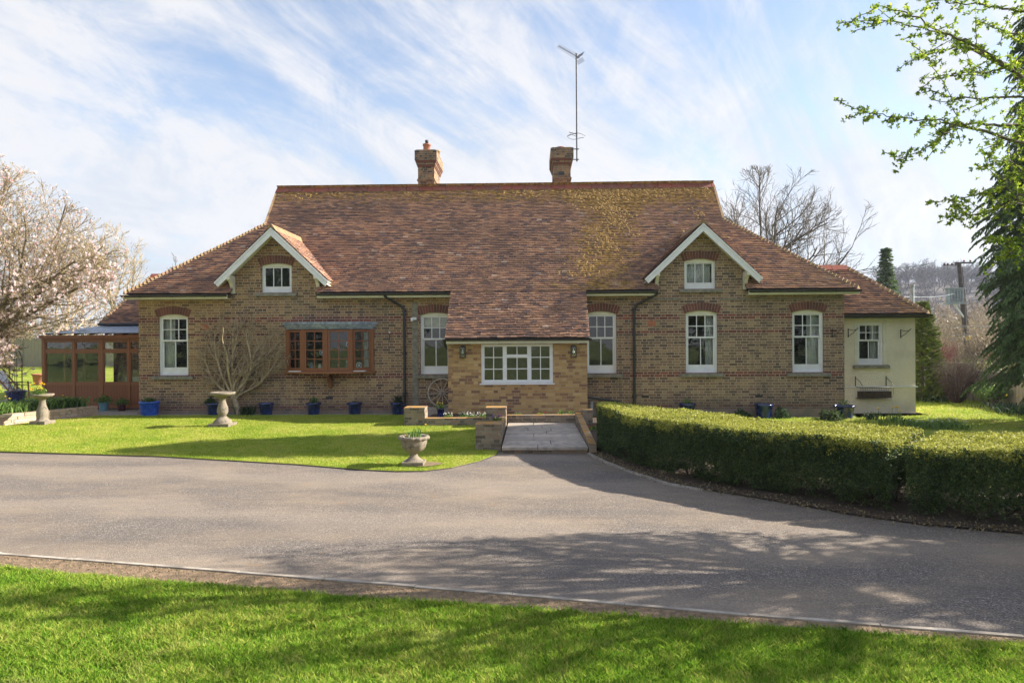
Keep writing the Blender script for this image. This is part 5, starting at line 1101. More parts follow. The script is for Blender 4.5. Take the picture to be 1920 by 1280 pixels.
def hedge(s0, s1, label, seed, n_leaf):
    rs = np.random.default_rng(seed); t = thing('hedge', label, 'hedge', (*hpos(np.array((s0 + s1) / 2), np.array(.5)), 0), 'clipped box hedges along the drive')
    H = 0.84; n = n_leaf; s = s0 + (s1 - s0) * rs.random(n); side = rs.random(n); u = rs.random(n); h = rs.random(n) ** .8; dep = rs.exponential(.035, n)
    L = FLn * (s1 - s0); front = side < .46; top = (side >= .46) & (side < .82); back = (side >= .82) & (side < .95); end = side >= .95
    u = np.where(front, 0, np.where(back, 1, u)); hh = np.where(top, 1.0, h); w = 1.45
    endsign = rs.random(n) < .5; s = np.where(end, np.where(endsign, s0 + dep / FLn, s1 - dep / FLn), s); 
    u = np.where(front, dep / w, np.where(back, 1 - dep / w, u)); z = hh * H - np.where(top, dep, 0)
    # rounded shoulders and an undulating clipped face
    xy = hpos(s, u); nz = np.array([noise.noise(Vector((a * 1.3, b * 1.3, c * 1.6))) for a, b, c in zip(xy[:, 0], xy[:, 1], z)]); n2 = np.array([noise.noise(Vector((a * 4.5, b * 4.5, c * 5))) for a, b, c in zip(xy[:, 0], xy[:, 1], z)])
    n3 = np.array([noise.noise(Vector((a * 11, b * 11, c * 12))) for a, b, c in zip(xy[:, 0], xy[:, 1], z)]); bulge = (nz * .08 + n2 * .065 + n3 * .035); shoulder = np.clip((z - .66) / .2, 0, 1) ** 2 * .09; foot = np.clip((.34 - z) / .34, 0, 1) ** 1.2 * .16
    u = np.where(front, u + (shoulder + foot - bulge) / w, np.where(back, u - (shoulder + foot - bulge) / w, u)); edge = np.minimum(u, 1 - u) * w
    z = z + np.where(top, bulge * .5 - np.clip((.13 - edge) / .13, 0, 1) ** 2 * .07, 0) + .02 * np.sin(s * 31)
    xy = hpos(s, u); jit = rs.normal(0, .012, (n, 3)); C = np.concatenate([xy, z[:, None]], 1) + jit
    # openings low down where the light comes through, sparse foot
    xy_z_ok = lambda zz, jj: (zz + jj[:, 2]) > .05; keep = np.ones(n, bool); g = nz * 1.0 + n2 * .9; low = np.clip((.46 - z) / .46, 0, 1); keep &= ~(~top & (rs.random(n) < low * (1.0 + g * 3.2) * .95) & ~(rs.random(n) < np.clip(-n3 * 1.6 - .15, 0, .9))); C = C[keep & (C[:, 2] > .05)]
    fresh = (top | (z > .785 + n3 * .22 + nz * .10))[keep & (xy_z_ok(z, jit))]  # fresh selects the hedge top, whose leaves get the painted sunlit colour
    for nm, mt, sel, bz in (('foliage', 'leaf_hedge', ~fresh, None), ('lit_top_tips', 'leaf_lit_tips', fresh, (0, 0, 1.1))):
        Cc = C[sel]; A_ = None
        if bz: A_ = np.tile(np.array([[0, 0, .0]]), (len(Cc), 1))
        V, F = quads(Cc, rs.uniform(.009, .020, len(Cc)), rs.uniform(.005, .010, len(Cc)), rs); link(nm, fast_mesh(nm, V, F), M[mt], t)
    # stems
    out = []; tips = []; P = dict(levels=2, seg=[.12, .1, .08], wob=[.14, .2, .25], up=[.05, .04, .03], kids=[5, 4], start=[.15, .2], ang=[45, 45], ratio=[.6, .5], rr=.6, rmin=.003)
    for i in range(int(L / .19)):
        q = hpos(np.array(s0 + (s1 - s0) * (i + .5) / int(L / .19) ), np.array(rs.uniform(.2, .8))); grow(np.array([q[0], q[1], .02]), rs.normal(size=3) * .25 + np.array([0, 0, 1.]), .68, .016, 0, P, rs, out, tips)
    link('stems', segs_mesh('stems', [o_[1:] for o_ in out], 4), M['bark_dark'], t)
    # dense inner growth of short leafy twigs
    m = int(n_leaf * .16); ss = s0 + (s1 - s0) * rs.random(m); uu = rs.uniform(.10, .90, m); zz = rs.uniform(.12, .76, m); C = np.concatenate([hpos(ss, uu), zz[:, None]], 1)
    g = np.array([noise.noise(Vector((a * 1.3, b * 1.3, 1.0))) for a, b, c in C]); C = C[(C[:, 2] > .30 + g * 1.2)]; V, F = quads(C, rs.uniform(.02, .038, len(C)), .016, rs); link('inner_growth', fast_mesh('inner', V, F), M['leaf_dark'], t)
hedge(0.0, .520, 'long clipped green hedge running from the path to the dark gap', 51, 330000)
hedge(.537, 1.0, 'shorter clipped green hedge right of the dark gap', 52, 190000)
# ------------------------------------------------------------------ plants, pots, ornaments
def strap_leaves(parent, c, n, h, r, mat, seed, w=.010, droop=.5, name='leaves'):
    rs = np.random.default_rng(seed); V = []; F = []
    for i in range(n):
        a = rs.uniform(0, 6.283); q = np.array([c[0] + rs.normal() * r * .5, c[1] + rs.normal() * r * .5, c[2]]); d = np.array([math.cos(a), math.sin(a), 0]); s = np.array([-d[1], d[0], 0]) * w * rs.uniform(.7, 1.2); hh = h * rs.uniform(.6, 1.1); out = hh * droop * rs.uniform(.3, 1.2); b = len(V)
        for (f, ww) in ((0, .7), (.45, 1.0), (.8, .8), (1.0, .12)):
            p = q + d * out * f ** 2 + np.array([0, 0, hh * (f - .25 * f ** 3 * droop)]); V += [p - s * ww, p + s * ww]
        for k in range(3): F.append((b + 2 * k, b + 2 * k + 1, b + 2 * k + 3, b + 2 * k + 2))
    return link(name, fast_mesh(name, np.array(V), np.array(F)), mat, parent)
def leafy(parent, c, r, n, mat, seed, size=.02, hz=1.0, name='foliage'):
    rs = np.random.default_rng(seed); d = rs.normal(size=(n, 3)); d /= np.linalg.norm(d, axis=1, keepdims=True); d[:, 2] = np.abs(d[:, 2]); k = rs.random((n, 1)) ** .4; lump = 1 + .25 * np.sin(d[:, :1] * 5 + seed) * np.cos(d[:, 1:2] * 4)
    C = np.array(c) + d * k * r * lump * np.array([1, 1, hz]); V, F = quads(C, rs.uniform(.6, 1.3, n) * size, rs.uniform(.4, .6, n) * size, rs, A=d, spread=.8); return link(name, fast_mesh(name, V, F), mat, parent)
def flowers(parent, pts, r, mat, name='flower', stem=None):
    for p in pts:
        mb = MB()
        for k in range(6):
            a = k * math.pi / 3 + random.random() * .3; d = Vector((math.cos(a), math.sin(a), .25)); s = Vector((-math.sin(a), math.cos(a), 0)) * r * .33; q = Vector(p); mb.add([q, q + d * r * .55 + s, q + d * r, q + d * r * .55 - s], [(0, 1, 2, 3)])
        mb.tube([Vector(p), Vector(p) + Vector((0, -.4 * r, .5 * r))], [r * .22, r * .34], 7)
        o = mb.to(name, mat, parent)
        if stem: m = MB(); m.tube([(p[0], p[1], stem), p], .003, 4); m.to('stem', M['leaf_bright'], o)
def pot(x, y, z, r, h, mat, label, name='plant_pot', n=24, group=None, prof=None, wob=None, basket=False):
    t = thing(name, label, 'plant pot', (x, y, z), group); mb = MB()
    mb.lathe((x, y, z), prof or [(r * .70, 0), (r * .78, h * .3), (r * .90, h * .86), (r, h * .88), (r * 1.02, h), (r * .90, h), (r * .88, h * .9)], n, wob=wob); mb.to('pot', mat, t)
    s = MB(); s.lathe((x, y, z + h * .86), [(.01, .03), (r * .5, .025), (r * .87, .015), (r * .86, 0)], n); s.to('compost', M['soil'], t)
    if basket:
        b = MB()
        for row in range(6):
            for k in range(16):
                a = 2 * math.pi * (k + .5 * (row % 2)) / 16; zz = z + h * (.10 + row * .13); rr = r * (.72 + .20 * (row * .13 + .1)) + .006; a2 = a + math.pi / 16 * 1.5
                b.tube([(x + rr * math.cos(a), y + rr * math.sin(a), zz), (x + (rr + .012) * math.cos((a + a2) / 2), y + (rr + .012) * math.sin((a + a2) / 2), zz + .02), (x + rr * math.cos(a2), y + rr * math.sin(a2), zz)], .011, 6)
        b.to('woven_relief', mat, t)
    return t
sq = lambda t, z: .05 * math.cos(4 * t)
G5 = 'dark blue glazed pots along the wall'
p1 = pot(-8.60, -.48, .09, .20, .34, M['navy'], 'dark blue glazed pot with green leaves beside the bare wall shrub', group=G5, wob=sq)
p2 = dup(p1, (-7.15, -.48, .09), 'dark blue glazed pot of bare compost between the wall shrub and the bow window')
p3 = dup(p1, (-5.86, -.48, .09), 'dark blue glazed pot with thin green plant under the bow window bracket')
p4 = dup(p1, (-4.74, -.48, .09), 'dark blue glazed pot of bare compost under the right end of the bow window')
p5 = dup(p1, (-3.57, -.50, .09), 'dark blue glazed pot with spiky leaves at the foot of the left downpipe')
leafy(p1, (-8.68, -.48, .43), .16, 260, M['leaf_dark'], 1, .028); strap_leaves(p3, (-5.86, -.48, .40), 40, .22, .10, M['leaf_bright'], 2, .006); leafy(p3, (-5.86, -.48, .42), .14, 130, M['leaf_dark'], 3, .025)
strap_leaves(p5, (-3.57, -.50, .40), 60, .28, .12, M['leaf_dark'], 4, .012, .8); leafy(p4, (-4.74, -.48, .41), .06, 40, M['leaf_dark'], 5, .02)
b1 = pot(-10.38, -.45, .06, .26, .42, M['blue'], 'bright blue basket weave pot at the left corner of the brick house', basket=True); strap_leaves(b1, (-10.38, -.45, .44), 70, .16, .18, M['leaf_dark'], 6, .008); leafy(b1, (-10.38, -.45, .44), .17, 200, M['leaf_bright'], 7, .022)
b2 = pot(-12.66, 1.15, .06, .15, .26, M['paleblue'], 'pale blue pot with bushy green plant before the conservatory'); leafy(b2, (-12.66, 1.15, .32), .25, 520, M['leaf_bright'], 8, .028, .8)
b3 = pot(-12.12, 1.15, .06, .13, .20, M['maroon'], 'small maroon pot with rounded grey green plant before the conservatory'); leafy(b3, (-12.12, 1.15, .26), .21, 380, M['leaf_bright'], 9, .028, .85)
b4 = pot(4.2, -.42, -.05, .22, .42, M['navy'], 'dark pot half hidden behind the hedge below the middle right window', wob=sq); leafy(b4, (4.2, -.42, .36), .14, 150, M['leaf_bright'], 10, .025)
b5 = pot(6.22, -.45, -.05, .24, .40, M['navy'], 'square dark blue glazed pot behind the hedge right of the middle window', wob=sq)
b6 = pot(8.28, -.55, -.10, .27, .42, M['navy'], 'wide rimmed blue pot with a yellow green plant at the right corner of the house'); leafy(b6, (8.28, -.55, .32), .15, 220, M['leaf_hedge'], 11, .02)
def bush(name, x, y, z, r, n, mat, label, size=.03, hz=1.0, cat='plant', group=None, seed=1):
    t = thing(name, label, cat, (x, y, z), group); leafy(t, (x, y, z), r, n, mat, seed, size, hz); return t
bush('leafy_plant', 5.62, -.45, -.05, .30, 500, M['leaf_dark'], 'spreading dark green plant left of the square blue pot by the wall', .04, .8, seed=2)
bush('leafy_plant', 6.68, -.45, -.05, .22, 420, M['leaf_dark'], 'rounded green plant right of the square blue pot by the wall', .035, 1.5, seed=3)
bush('leafy_plant', 7.75, -.95, -.06, .33, 520, M['leaf_hedge'], 'pale yellow green plant beside the wide blue corner pot', .05, .9, seed=4)
t = thing('bulb_plant', 'tuft of strap leaves at the foot of the bare wall shrub', 'plant', (-7.75, -.35, .09)); strap_leaves(t, (-7.75, -.35, .09), 110, .30, .22, M['leaf_dark'], 12, .011, .7)
t = thing('bulb_plant', 'dark tuft of strap leaves right of the wide blue corner pot', 'plant', (8.85, -.9, -.05)); strap_leaves(t, (8.85, -.9, -.05), 60, .28, .18, M['leaf_dark'], 13, .014, .8)
b7 = pot(-2.18, -2.25, .24, .10, .20, M['navy'], 'small dark pot of yellow flowers left of the porch'); leafy(b7, (-2.18, -2.25, .44), .14, 220, M['leaf_bright'], 14, .02); flowers(b7, [(-2.18 + random.uniform(-.13, .13), -2.28 + random.uniform(-.1, .05), .50 + random.uniform(0, .09)) for _ in range(9)], .022, M['petal_yellow'])
for k, (x, y, lb, mt, nf, sd_) in enumerate(((-1.95, -2.55, 'low cushion of white flowers nearest the corner pier', 'petal_white', 14, 3), (-1.62, -2.3, 'taller clump of white primroses against the porch wall', 'petal_white', 18, 4), (-1.38, -2.52, 'cream primrose clump in the middle of the porch bed', 'petal_white', 20, 5), (-1.12, -2.5, 'small clump of white flowers beside the purple ones', 'petal_white', 12, 6), (-.72, -3.9, 'clump of purple flowers in front of the pier by the porch', 'petal_purple', 22, 7), (1.34, -4.1, 'red flowers at the left end of the hedge', 'petal_red', 6, 8), (.25, -2.2, 'small red flower under the porch window', 'petal_red', 3, 9), (-.3, -2.2, 'small purple flower under the porch window', 'petal_purple', 3, 10))):
    z = .24 if y > -3 else (.33 if x < 0 else .15); t = thing('flower_clump', lb, 'flowers', (x, y, z)); leafy(t, (x, y, z), .12, 140, M['leaf_bright'], 20 + k, .022, .7); rr = random.Random(sd_); flowers(t, [(x + rr.uniform(-.13, .13), y + rr.uniform(-.1, .1), z + rr.uniform(.05, .12)) for _ in range(nf)], .024, M[mt])
for k, (x, y) in enumerate(((.75, -2.1), (1.0, -2.15))):
    t = thing('bulb_plant', ('upright' if k == 0 else 'spreading') + ' green bulb leaves under the right side of the porch window', 'plant', (x, y, .24)); strap_leaves(t, (x, y, .24), 18, .16, .06, M['leaf_bright'], 60 + k, .009, .5 + k * .6)
def birdbath():
    x, y, z = -7.27, -2.85, .07; t = thing('birdbath', 'carved stone birdbath standing on the front lawn', 'birdbath', (x, y, z)); m = MB()
    m.box((x - .24, y - .24, z), (x + .24, y + .24, z + .10)); m.lathe((x, y, z + .10), [(.21, 0), (.20, .05), (.14, .10), (.10, .14), (.09, .16)], 20); m.to('base', M['stone'], t)
    m = MB(); m.lathe((x, y, z + .26), [(.07, 0), (.10, .04), (.125, .10), (.115, .20), (.075, .33), (.065, .38), (.09, .42), (.10, .44)], 24, wob=lambda a, zz: .07 * math.sin(9 * a + zz * 16) * (1 if .03 < zz < .35 else 0)); m.to('stem', M['stone'], t)
    m = MB(); m.lathe((x, y, z + .70), [(.08, 0), (.16, .03), (.25, .06), (.285, .09), (.285, .125), (.25, .13), (.22, .10), (.02, .08)], 28); m.to('bowl', M['stone'], t)
birdbath()
def urn(x, y, z, s, label):
    t = thing('stone_urn', label, 'urn', (x, y, z)); m = MB(); m.box((x - .175 * s, y - .175 * s, z), (x + .175 * s, y + .175 * s, z + .055 * s)); m.lathe((x, y, z + .055 * s), [(.165 * s, 0), (.12 * s, .03 * s), (.07 * s, .08 * s), (.055 * s, .12 * s), (.085 * s, .15 * s)], 20); m.to('foot', M['stone'], t)
    m = MB(); wob = lambda a, zz: .05 * math.cos(8 * a) * (.5 + zz * 2); m.lathe((x, y, z + .195 * s), [(.06 * s, 0), (.14 * s, .03 * s), (.19 * s, .09 * s), (.21 * s, .17 * s), (.215 * s, .215 * s)], 32, wob=wob); m.to('bowl', M['stone'], t)
    m = MB(); m.lathe((x, y, z + .40 * s), [(.20 * s, 0), (.245 * s, .02 * s), (.255 * s, .05 * s), (.235 * s, .075 * s), (.20 * s, .05 * s), (.18 * s, .03 * s)], 40, wob=lambda a, zz: .06 * math.cos(12 * a)); m.to('rim', M['stone'], t)
    m = MB(); m.lathe((x, y, z + .41 * s), [(.19 * s, 0), (.1, .02), (.01, .03)], 20); m.to('compost', M['soil'], t); return t
u = urn(-1.93, -7.55, .03, 1.0, 'weathered stone urn with sprouting bulbs on the lawn beside the driveway'); strap_leaves(u, (-1.93, -7.55, .45), 34, .19, .13, M['leaf_bright'], 15, .010, .5); flowers(u, [(-1.73, -7.55, .68)], .032, M['petal_yellow'], 'tulip', stem=.45); flowers(u, [(-2.04, -7.6, .52)], .022, M['petal_yellow'], 'tulip', stem=.45)
mb = MB(); mb.sheet([(-1.93 + (.30 + .05 * math.sin(3 * a)) * math.cos(a), -7.55 + .22 * math.sin(a)) for a in [k * .52 for k in range(12)]], [], lambda p, d: (p[0] + .16, p[1], .036)); structure('bare_patch', mb.mesh('bare_patch'), M['dirt'])
def pedestal():
    x, y, z = -11.90, -2.45, .07; t = thing('stone_pedestal_bowl', 'stone pedestal bowl of yellow flowers in front of the low pale wall', 'planter', (x, y, z)); m = MB(); m.box((x - .19, y - .19, z), (x + .19, y + .19, z + .12)); m.lathe((x, y, z + .12), [(.16, 0), (.11, .05), (.13, .12), (.12, .25), (.08, .38), (.07, .5), (.11, .55)], 20, wob=lambda a, zz: .05 * math.sin(8 * a + zz * 12)); m.to('stem', M['stone'], t)
    m = MB(); m.lathe((x, y, z + .67), [(.10, 0), (.2, .03), (.25, .07), (.25, .10), (.2, .10), (.02, .07)], 24); m.to('bowl', M['stone'], t); leafy(t, (x - .08, y, z + .76), .16, 160, M['leaf_bright'], 16, .03, 1.2); rr = random.Random(4); flowers(t, [(x - .12 + rr.uniform(-.15, .15), y + rr.uniform(-.1, .1), z + .82 + rr.uniform(0, .22)) for _ in range(26)], .04, M['petal_yellow'])
pedestal()
# flower bed at the left: tulip leaves and daffodils
rr = random.Random(8); k = 0
for i in range(52):
    f = rr.random(); a = rr.randrange(3); p = [WL[a][j] + (WL[a + 1][j] - WL[a][j]) * f for j in (0, 1)]; x = p[0] - .28 - rr.random() * 1.5; y = p[1] + rr.uniform(-.1, .2)
    if y < -3.6 or y > -.1: continue
    far = x < p[0] - .9
    kind = ('broad bright tulip leaves', 'grey green daffodil leaves', 'low glossy green leaves')[k % 3]; t = thing('bed_plant', 'clump of %s in the bed behind the low pale wall' % kind, 'plant', (x, y, .29), 'leafy clumps in the left flower bed')
    t['label'] = kind + ' growing in the raised bed behind the low pale wall'
    strap_leaves(t, (x, y, .29), 60, rr.uniform(.28, .42), .22, M[('leaf_bright', 'leaf_bright', 'leaf_bright')[k % 3]], 100 + i, (.024, .010, .018)[k % 3], .8, 'leaves'); k += 1
for i, (x, y, z, lb) in enumerate(((-13.2, -2.6, .66, 'yellow daffodil drooping over the low pale wall'), (-13.6, -2.2, .70, 'yellow daffodil at the far left of the raised bed'), (-12.9, -1.4, .70, 'yellow daffodil behind the pedestal bowl'), (-12.6, -.7, .66, 'yellow daffodil near the conservatory end of the bed'), (-13.4, -1.7, .72, 'tall yellow daffodil in the middle of the raised bed'))):
    t = thing('daffodil', lb, 'flower', (x, y, .29)); flowers(t, [(x, y, z), (x + .07, y + .05, z - .06)], .045, M['petal_yellow'], stem=.29)
# daffodils beyond the hedge
for i, (px, py, n, lb) in enumerate(((1677, 770, 3, 'tall yellow daffodils beyond the hedge in front of the cream wing'), (1650, 776, 1, 'single small daffodil at the left of the clump beyond the hedge'), (1692, 776, 1, 'lower daffodil at the right of the clump beyond the hedge'))):
    q = onz(px, py + 22, -.03); s = (q - CAM).length; t = thing('daffodil_clump', lb, 'flowers', (q.x, q.y, -.03)); strap_leaves(t, (q.x, q.y, -.03), 60 if n > 1 else 20, .26, .22, M['leaf_bright'], 160 + i, .010, .6); rr = random.Random(i); flowers(t, [(q.x + rr.uniform(-.10, .10) * (n > 1), q.y + rr.uniform(-.1, .1), .34 + rr.uniform(-.04, .05)) for _ in range(n)], .055, M['petal_yellow'], stem=-.03)
for i in range(12):
    q = onz(1705 + i * 9, 800 + (i % 3) * 3, -.03); t = thing('bulb_plant', 'pale flowered bulb clump in the row beyond the hedge', 'plant', (q.x, q.y, -.03), 'row of bulb clumps beyond the hedge'); strap_leaves(t, (q.x, q.y, -.03), 40, .20, .15, M['leaf_bright'], 180 + i, .010, .7); flowers(t, [(q.x + random.uniform(-.15, .15), q.y, .16) for _ in range(2)], .03, M['petal_white'])
# ------------------------------------------------------------------ small fittings on the walls
def hang_bracket(x, y, z, s, label):
    t = thing('hanging_basket_bracket', label, 'bracket', (x, y, z), 'black scroll brackets for hanging baskets'); m = MB(); m.box((x - .012, y - .012, z - .14), (x + .012, y, z + .10)); m.to('back_plate', M['iron'], t)
    m = MB(); e = (x + s * .17, y - .20); m.tube([(x, y - .01, z + .08), (e[0] * .5 + x * .5, y - .11, z + .05), (e[0], e[1], z + .085)], .008, 6); m.tube([(x, y - .01, z - .11), ((x + e[0]) / 2, y - .09, z - .03), (e[0] - s * .02, e[1] + .02, z + .075)], .008, 6); m.tube([(e[0] + s * .02 * math.cos(a), e[1], z + .10 + .02 * math.sin(a)) for a in [k * .8 for k in range(7)]], .006, 6); m.to('arm', M['iron'], t)
hang_bracket(8.22, -.003, 2.24, 1, 'black scroll bracket on the brick at the right corner of the house'); hang_bracket(8.93, .597, 2.25, 1, 'black scroll bracket on the cream wall left of the small window'); hang_bracket(10.38, .597, 2.22, 1, 'black scroll bracket on the cream wall right of the small window')
def trough():
    y = .60; x0, x1 = 9.13, 10.08; t = thing('wall_trough', 'empty black wire trough hung low on the cream wall', 'trough', (9.6, y, .4)); m = MB()
    for z, yy in ((.72, .25), (.40, .18)):
        m.tube([(x0, y - .01, z), (x0 + .03, y - yy, z), (x1 - .03, y - yy, z), (x1, y - .01, z)], .008, 6)
    for i in range(20): x = x0 + .02 + (x1 - x0 - .04) * i / 19; m.tube([(x, y - .24, .72), (x, y - .20, .52), (x, y - .17, .40)], .004, 4)
    m.to('wire_basket', M['iron'], t); m = MB(); m.box((x0 + .04, y - .16, .41), (x1 - .04, y - .01, .60)); m.to('liner', M['soil'], t)
    for x in (x0 - .02, x1 - .12): m = MB(); m.box((x, y - .012, .70), (x + .02, y - .001, 1.02)); m.tube([(x + .01, y - .01, .98), (x + .10, y - .10, .86), (x + .13, y - .16, .76)], .008, 6); m.to('bracket', M['iron'], t)
trough()
t = thing('security_light', 'small white security light beside the left downpipe', 'security light', (-3.17, -.02, 2.68)); m = MB(); m.box((-3.22, -.10, 2.66), (-3.12, -.016, 2.73)); m.to('housing', M['white'], t); m = MB(); m.ball((-3.24, -.12, 2.64), .035, 8); m.box((-3.27, -.13, 2.65), (-3.2, -.06, 2.72)); m.to('lamp_head', M['white'], t)
t = thing('wall_hook', 'small rusty hook with a pale knob on the brick right of the bow window', 'hook', (-3.87, -.01, 2.28)); m = MB(); m.tube([(-3.87, -.01, 2.30), (-3.87, -.06, 2.27), (-3.87, -.05, 2.14), (-3.86, -.02, 2.10)], .010, 6); m.to('hook', M['iron'], t); m = MB(); m.ball((-3.87, -.04, 2.32), .03, 8); m.to('knob', M['cream'], t)
t = thing('waste_pipe', 'dark pipe sloping down beside the right side of the porch', 'pipe', (1.6, -.5, .5)); m = MB(); m.tube([(PX1 + .01, -.6, .56), (1.7, -.6, .53), (2.45, -.3, .40)], .035, 8); m.to('pipe', M['black'], t); m = MB(); m.tube([(1.62, -.6, .0), (1.62, -.6, .45)], .05, 10); m.to('gully', M['grey_metal'], t)
t = thing('oil_boiler_box', 'grey domed metal box on the end wall of the cream wing', 'meter box', (10.9, 1.4, 1.0)); m = MB(); m.prism([(10.79, .98), (11.02, .98), (11.02, 1.25), (10.99, 1.36), (10.91, 1.42), (10.79, 1.44)], 'y', 1.2, 1.7); m.to('casing', M['grey_metal'], t); m = MB(); m.tube([(10.9, 1.4, .98), (10.9, 1.4, 0)], .025, 8); m.to('pipe', M['grey_metal'], t)
# ------------------------------------------------------------------ wall shrub (bare, trained on the facade)
def wall_shrub():
    rs = np.random.default_rng(21); t = thing('wall_shrub', 'bare pale branched shrub trained flat against the brick wall', 'shrub', (-7.95, -.32, .08)); out = []; tips = []
    env = lambda q: -.55 < q[1] < -.03 and q[2] < 3.05 and -9.6 < q[0] < -6.55
    P = dict(levels=3, seg=[.16, .14, .10, .08], wob=[.13, .19, .26, .28], up=[.03, .06, .06, .03], kids=[9, 6, 4], start=[.2, .15, .15], ang=[36, 42, 48], ratio=[.55, .45, .45], rr=.62, rmin=.0078)
    base = np.array([-7.95, -.32, .08]); fork = np.array([-8.12, -.28, .55]); out.append((0, *base, *fork, .075, .06))
    for (tx, tz) in ((-9.35, 2.2), (-9.2, 1.5), (-8.85, 2.75), (-8.3, 2.9), (-7.5, 2.8), (-7.2, 2.4), (-6.8, 2.1), (-6.75, 1.5), (-9.0, 2.5), (-7.0, 2.7)):
        d = np.array([tx, -.2, tz]) - fork; L = np.linalg.norm(d); d /= L; grow(fork + rs.normal(size=3) * .02, d, L, .042, 1 - 1, P, rs, out, tips, env)
    big = [o_[1:] for o_ in out if o_[0] == 0]; sm = [o_[1:] for o_ in out if o_[0] > 0]; link('trunk', segs_mesh('trunk', big, 6), M['bark_pale'], t); link('twigs', segs_mesh('twigs', sm, 4), M['bark_pale'], t)
    C = np.array([q[0] for q in tips if rs.random() < .5]); V, F = quads(C, .016, .009, rs); link('buds', fast_mesh('buds', V, F), M['bud'], t)
wall_shrub()
# ------------------------------------------------------------------ magnolia
def magnolia():
    rs = np.random.default_rng(33); base = np.array([-14.6, -1.4, 0.05]); t = thing('magnolia_tree', 'spreading magnolia covered in pink blossom at the left edge', 'tree', tuple(base)); out = []; tips = []
    def env(q):
        dx = (q[0] + 14.4); dz = (q[2] - 4.0); dy = (q[1] + 1.4)
        if q[2] < 2.7 and q[0] < -13.7: return True
        lim = 7.6 - max(0, dx) * .92 if q[2] > 3.6 else 99
        return (dx / 4.5) ** 2 + (dy / 2.8) ** 2 + (dz / 3.5) ** 2 < 1 and q[2] < lim and q[2] > (2.0 if dx < .3 else 2.28)
    P = dict(env0=True, levels=3, seg=[.3, .25, .18, .12], wob=[.07, .13, .14, .12], up=[.01, .05, .12, .16], kids=[11, 7, 5], start=[.12, .1, .1], ang=[50, 50, 42], ratio=[.52, .5, .5], rr=.5, rmin=.006)
    grow(base, (0.05, 0, 1), 2.0, .16, 0, dict(P, levels=0, kids=[], env0=False), rs, out, tips); fork = base + np.array([.1, 0, 1.9]); tips = []
    for (dx, dy, dz, L) in ((1.0, -.15, .26, 5.2), (1.0, .2, .36, 5.2), (1.0, -.4, .45, 4.8), (1.0, .3, .62, 4.2), (.75, -.3, .9, 4.2), (.45, .25, 1.2, 4.5), (.1, -.2, 1.4, 4.6), (-.4, .2, 1.3, 4.8), (.25, .1, 1.5, 5.0), (.5, -.1, 1.3, 4.8), (1.0, -.35, .50, 4.4), (.9, .1, .58, 4.4), (-.8, 0, .8, 3.5), (.3, -.6, 1.0, 4.0), (.6, .5, .75, 4.0)):
        d = np.array([dx, dy, dz]); d /= np.linalg.norm(d); grow(fork, d, L, .062, 0, P, rs, out, tips, env)
    tree_parts(t, out, M['bark_mag'], split=0, sides=(7, 4), tw_mat=M['bark_tan'])
    B = []; Bd = []; L = []; Ld = []; bud = []
    for (q, d, pts) in tips:
        r = rs.random(); low = q[2] < 4.1
        if r < (.27 if low else .10): B.append(q); Bd.append(d)
        else: bud.append((q, d))
        for k in range(3):
            i = rs.integers(0, len(pts)); 
            if rs.random() < (.07 if low else .02): B.append(pts[i] + rs.normal(size=3) * .03); Bd.append(np.array([0, 0, 1.]))
            L.append(pts[i] + rs.normal(size=3) * .02); Ld.append(d)
    B = np.array(B); Bd = np.array(Bd); up = Bd * .5 + np.array([0, 0, 1.]); Cs = []; As = []
    for k in range(7):
        j = rs.normal(size=(len(B), 3)) * .55; a = up + j; a /= np.linalg.norm(a, axis=1, keepdims=True); Cs.append(B + a * .038); As.append(a)
    C = np.concatenate(Cs); A = np.concatenate(As); V, F = quads(C, rs.uniform(.030, .055, len(C)), rs.uniform(.014, .024, len(C)), rs, A=A, spread=.12); link('blossom', fast_mesh('blossom', V, F), M['petal_pink'], t)
    q = np.array([b[0] for b in bud]); a = np.array([b[1] for b in bud]); Cs = []
    V1, F1 = quads(q + a * .02, .028, .010, rs, A=a, spread=.1); V2, F2 = quads(q + a * .02, .028, .010, rs, A=a, spread=.1); L = np.array(L); Ld = np.array(Ld); V3, F3 = quads(L + Ld * .02, .024, .009, rs, A=Ld, spread=.6)
    link('buds', fast_mesh('buds', np.concatenate([V1, V2, V3]), np.concatenate([F1, F2 + len(V1), F3 + len(V1) + len(V2)])), M['bud'], t)
magnolia()
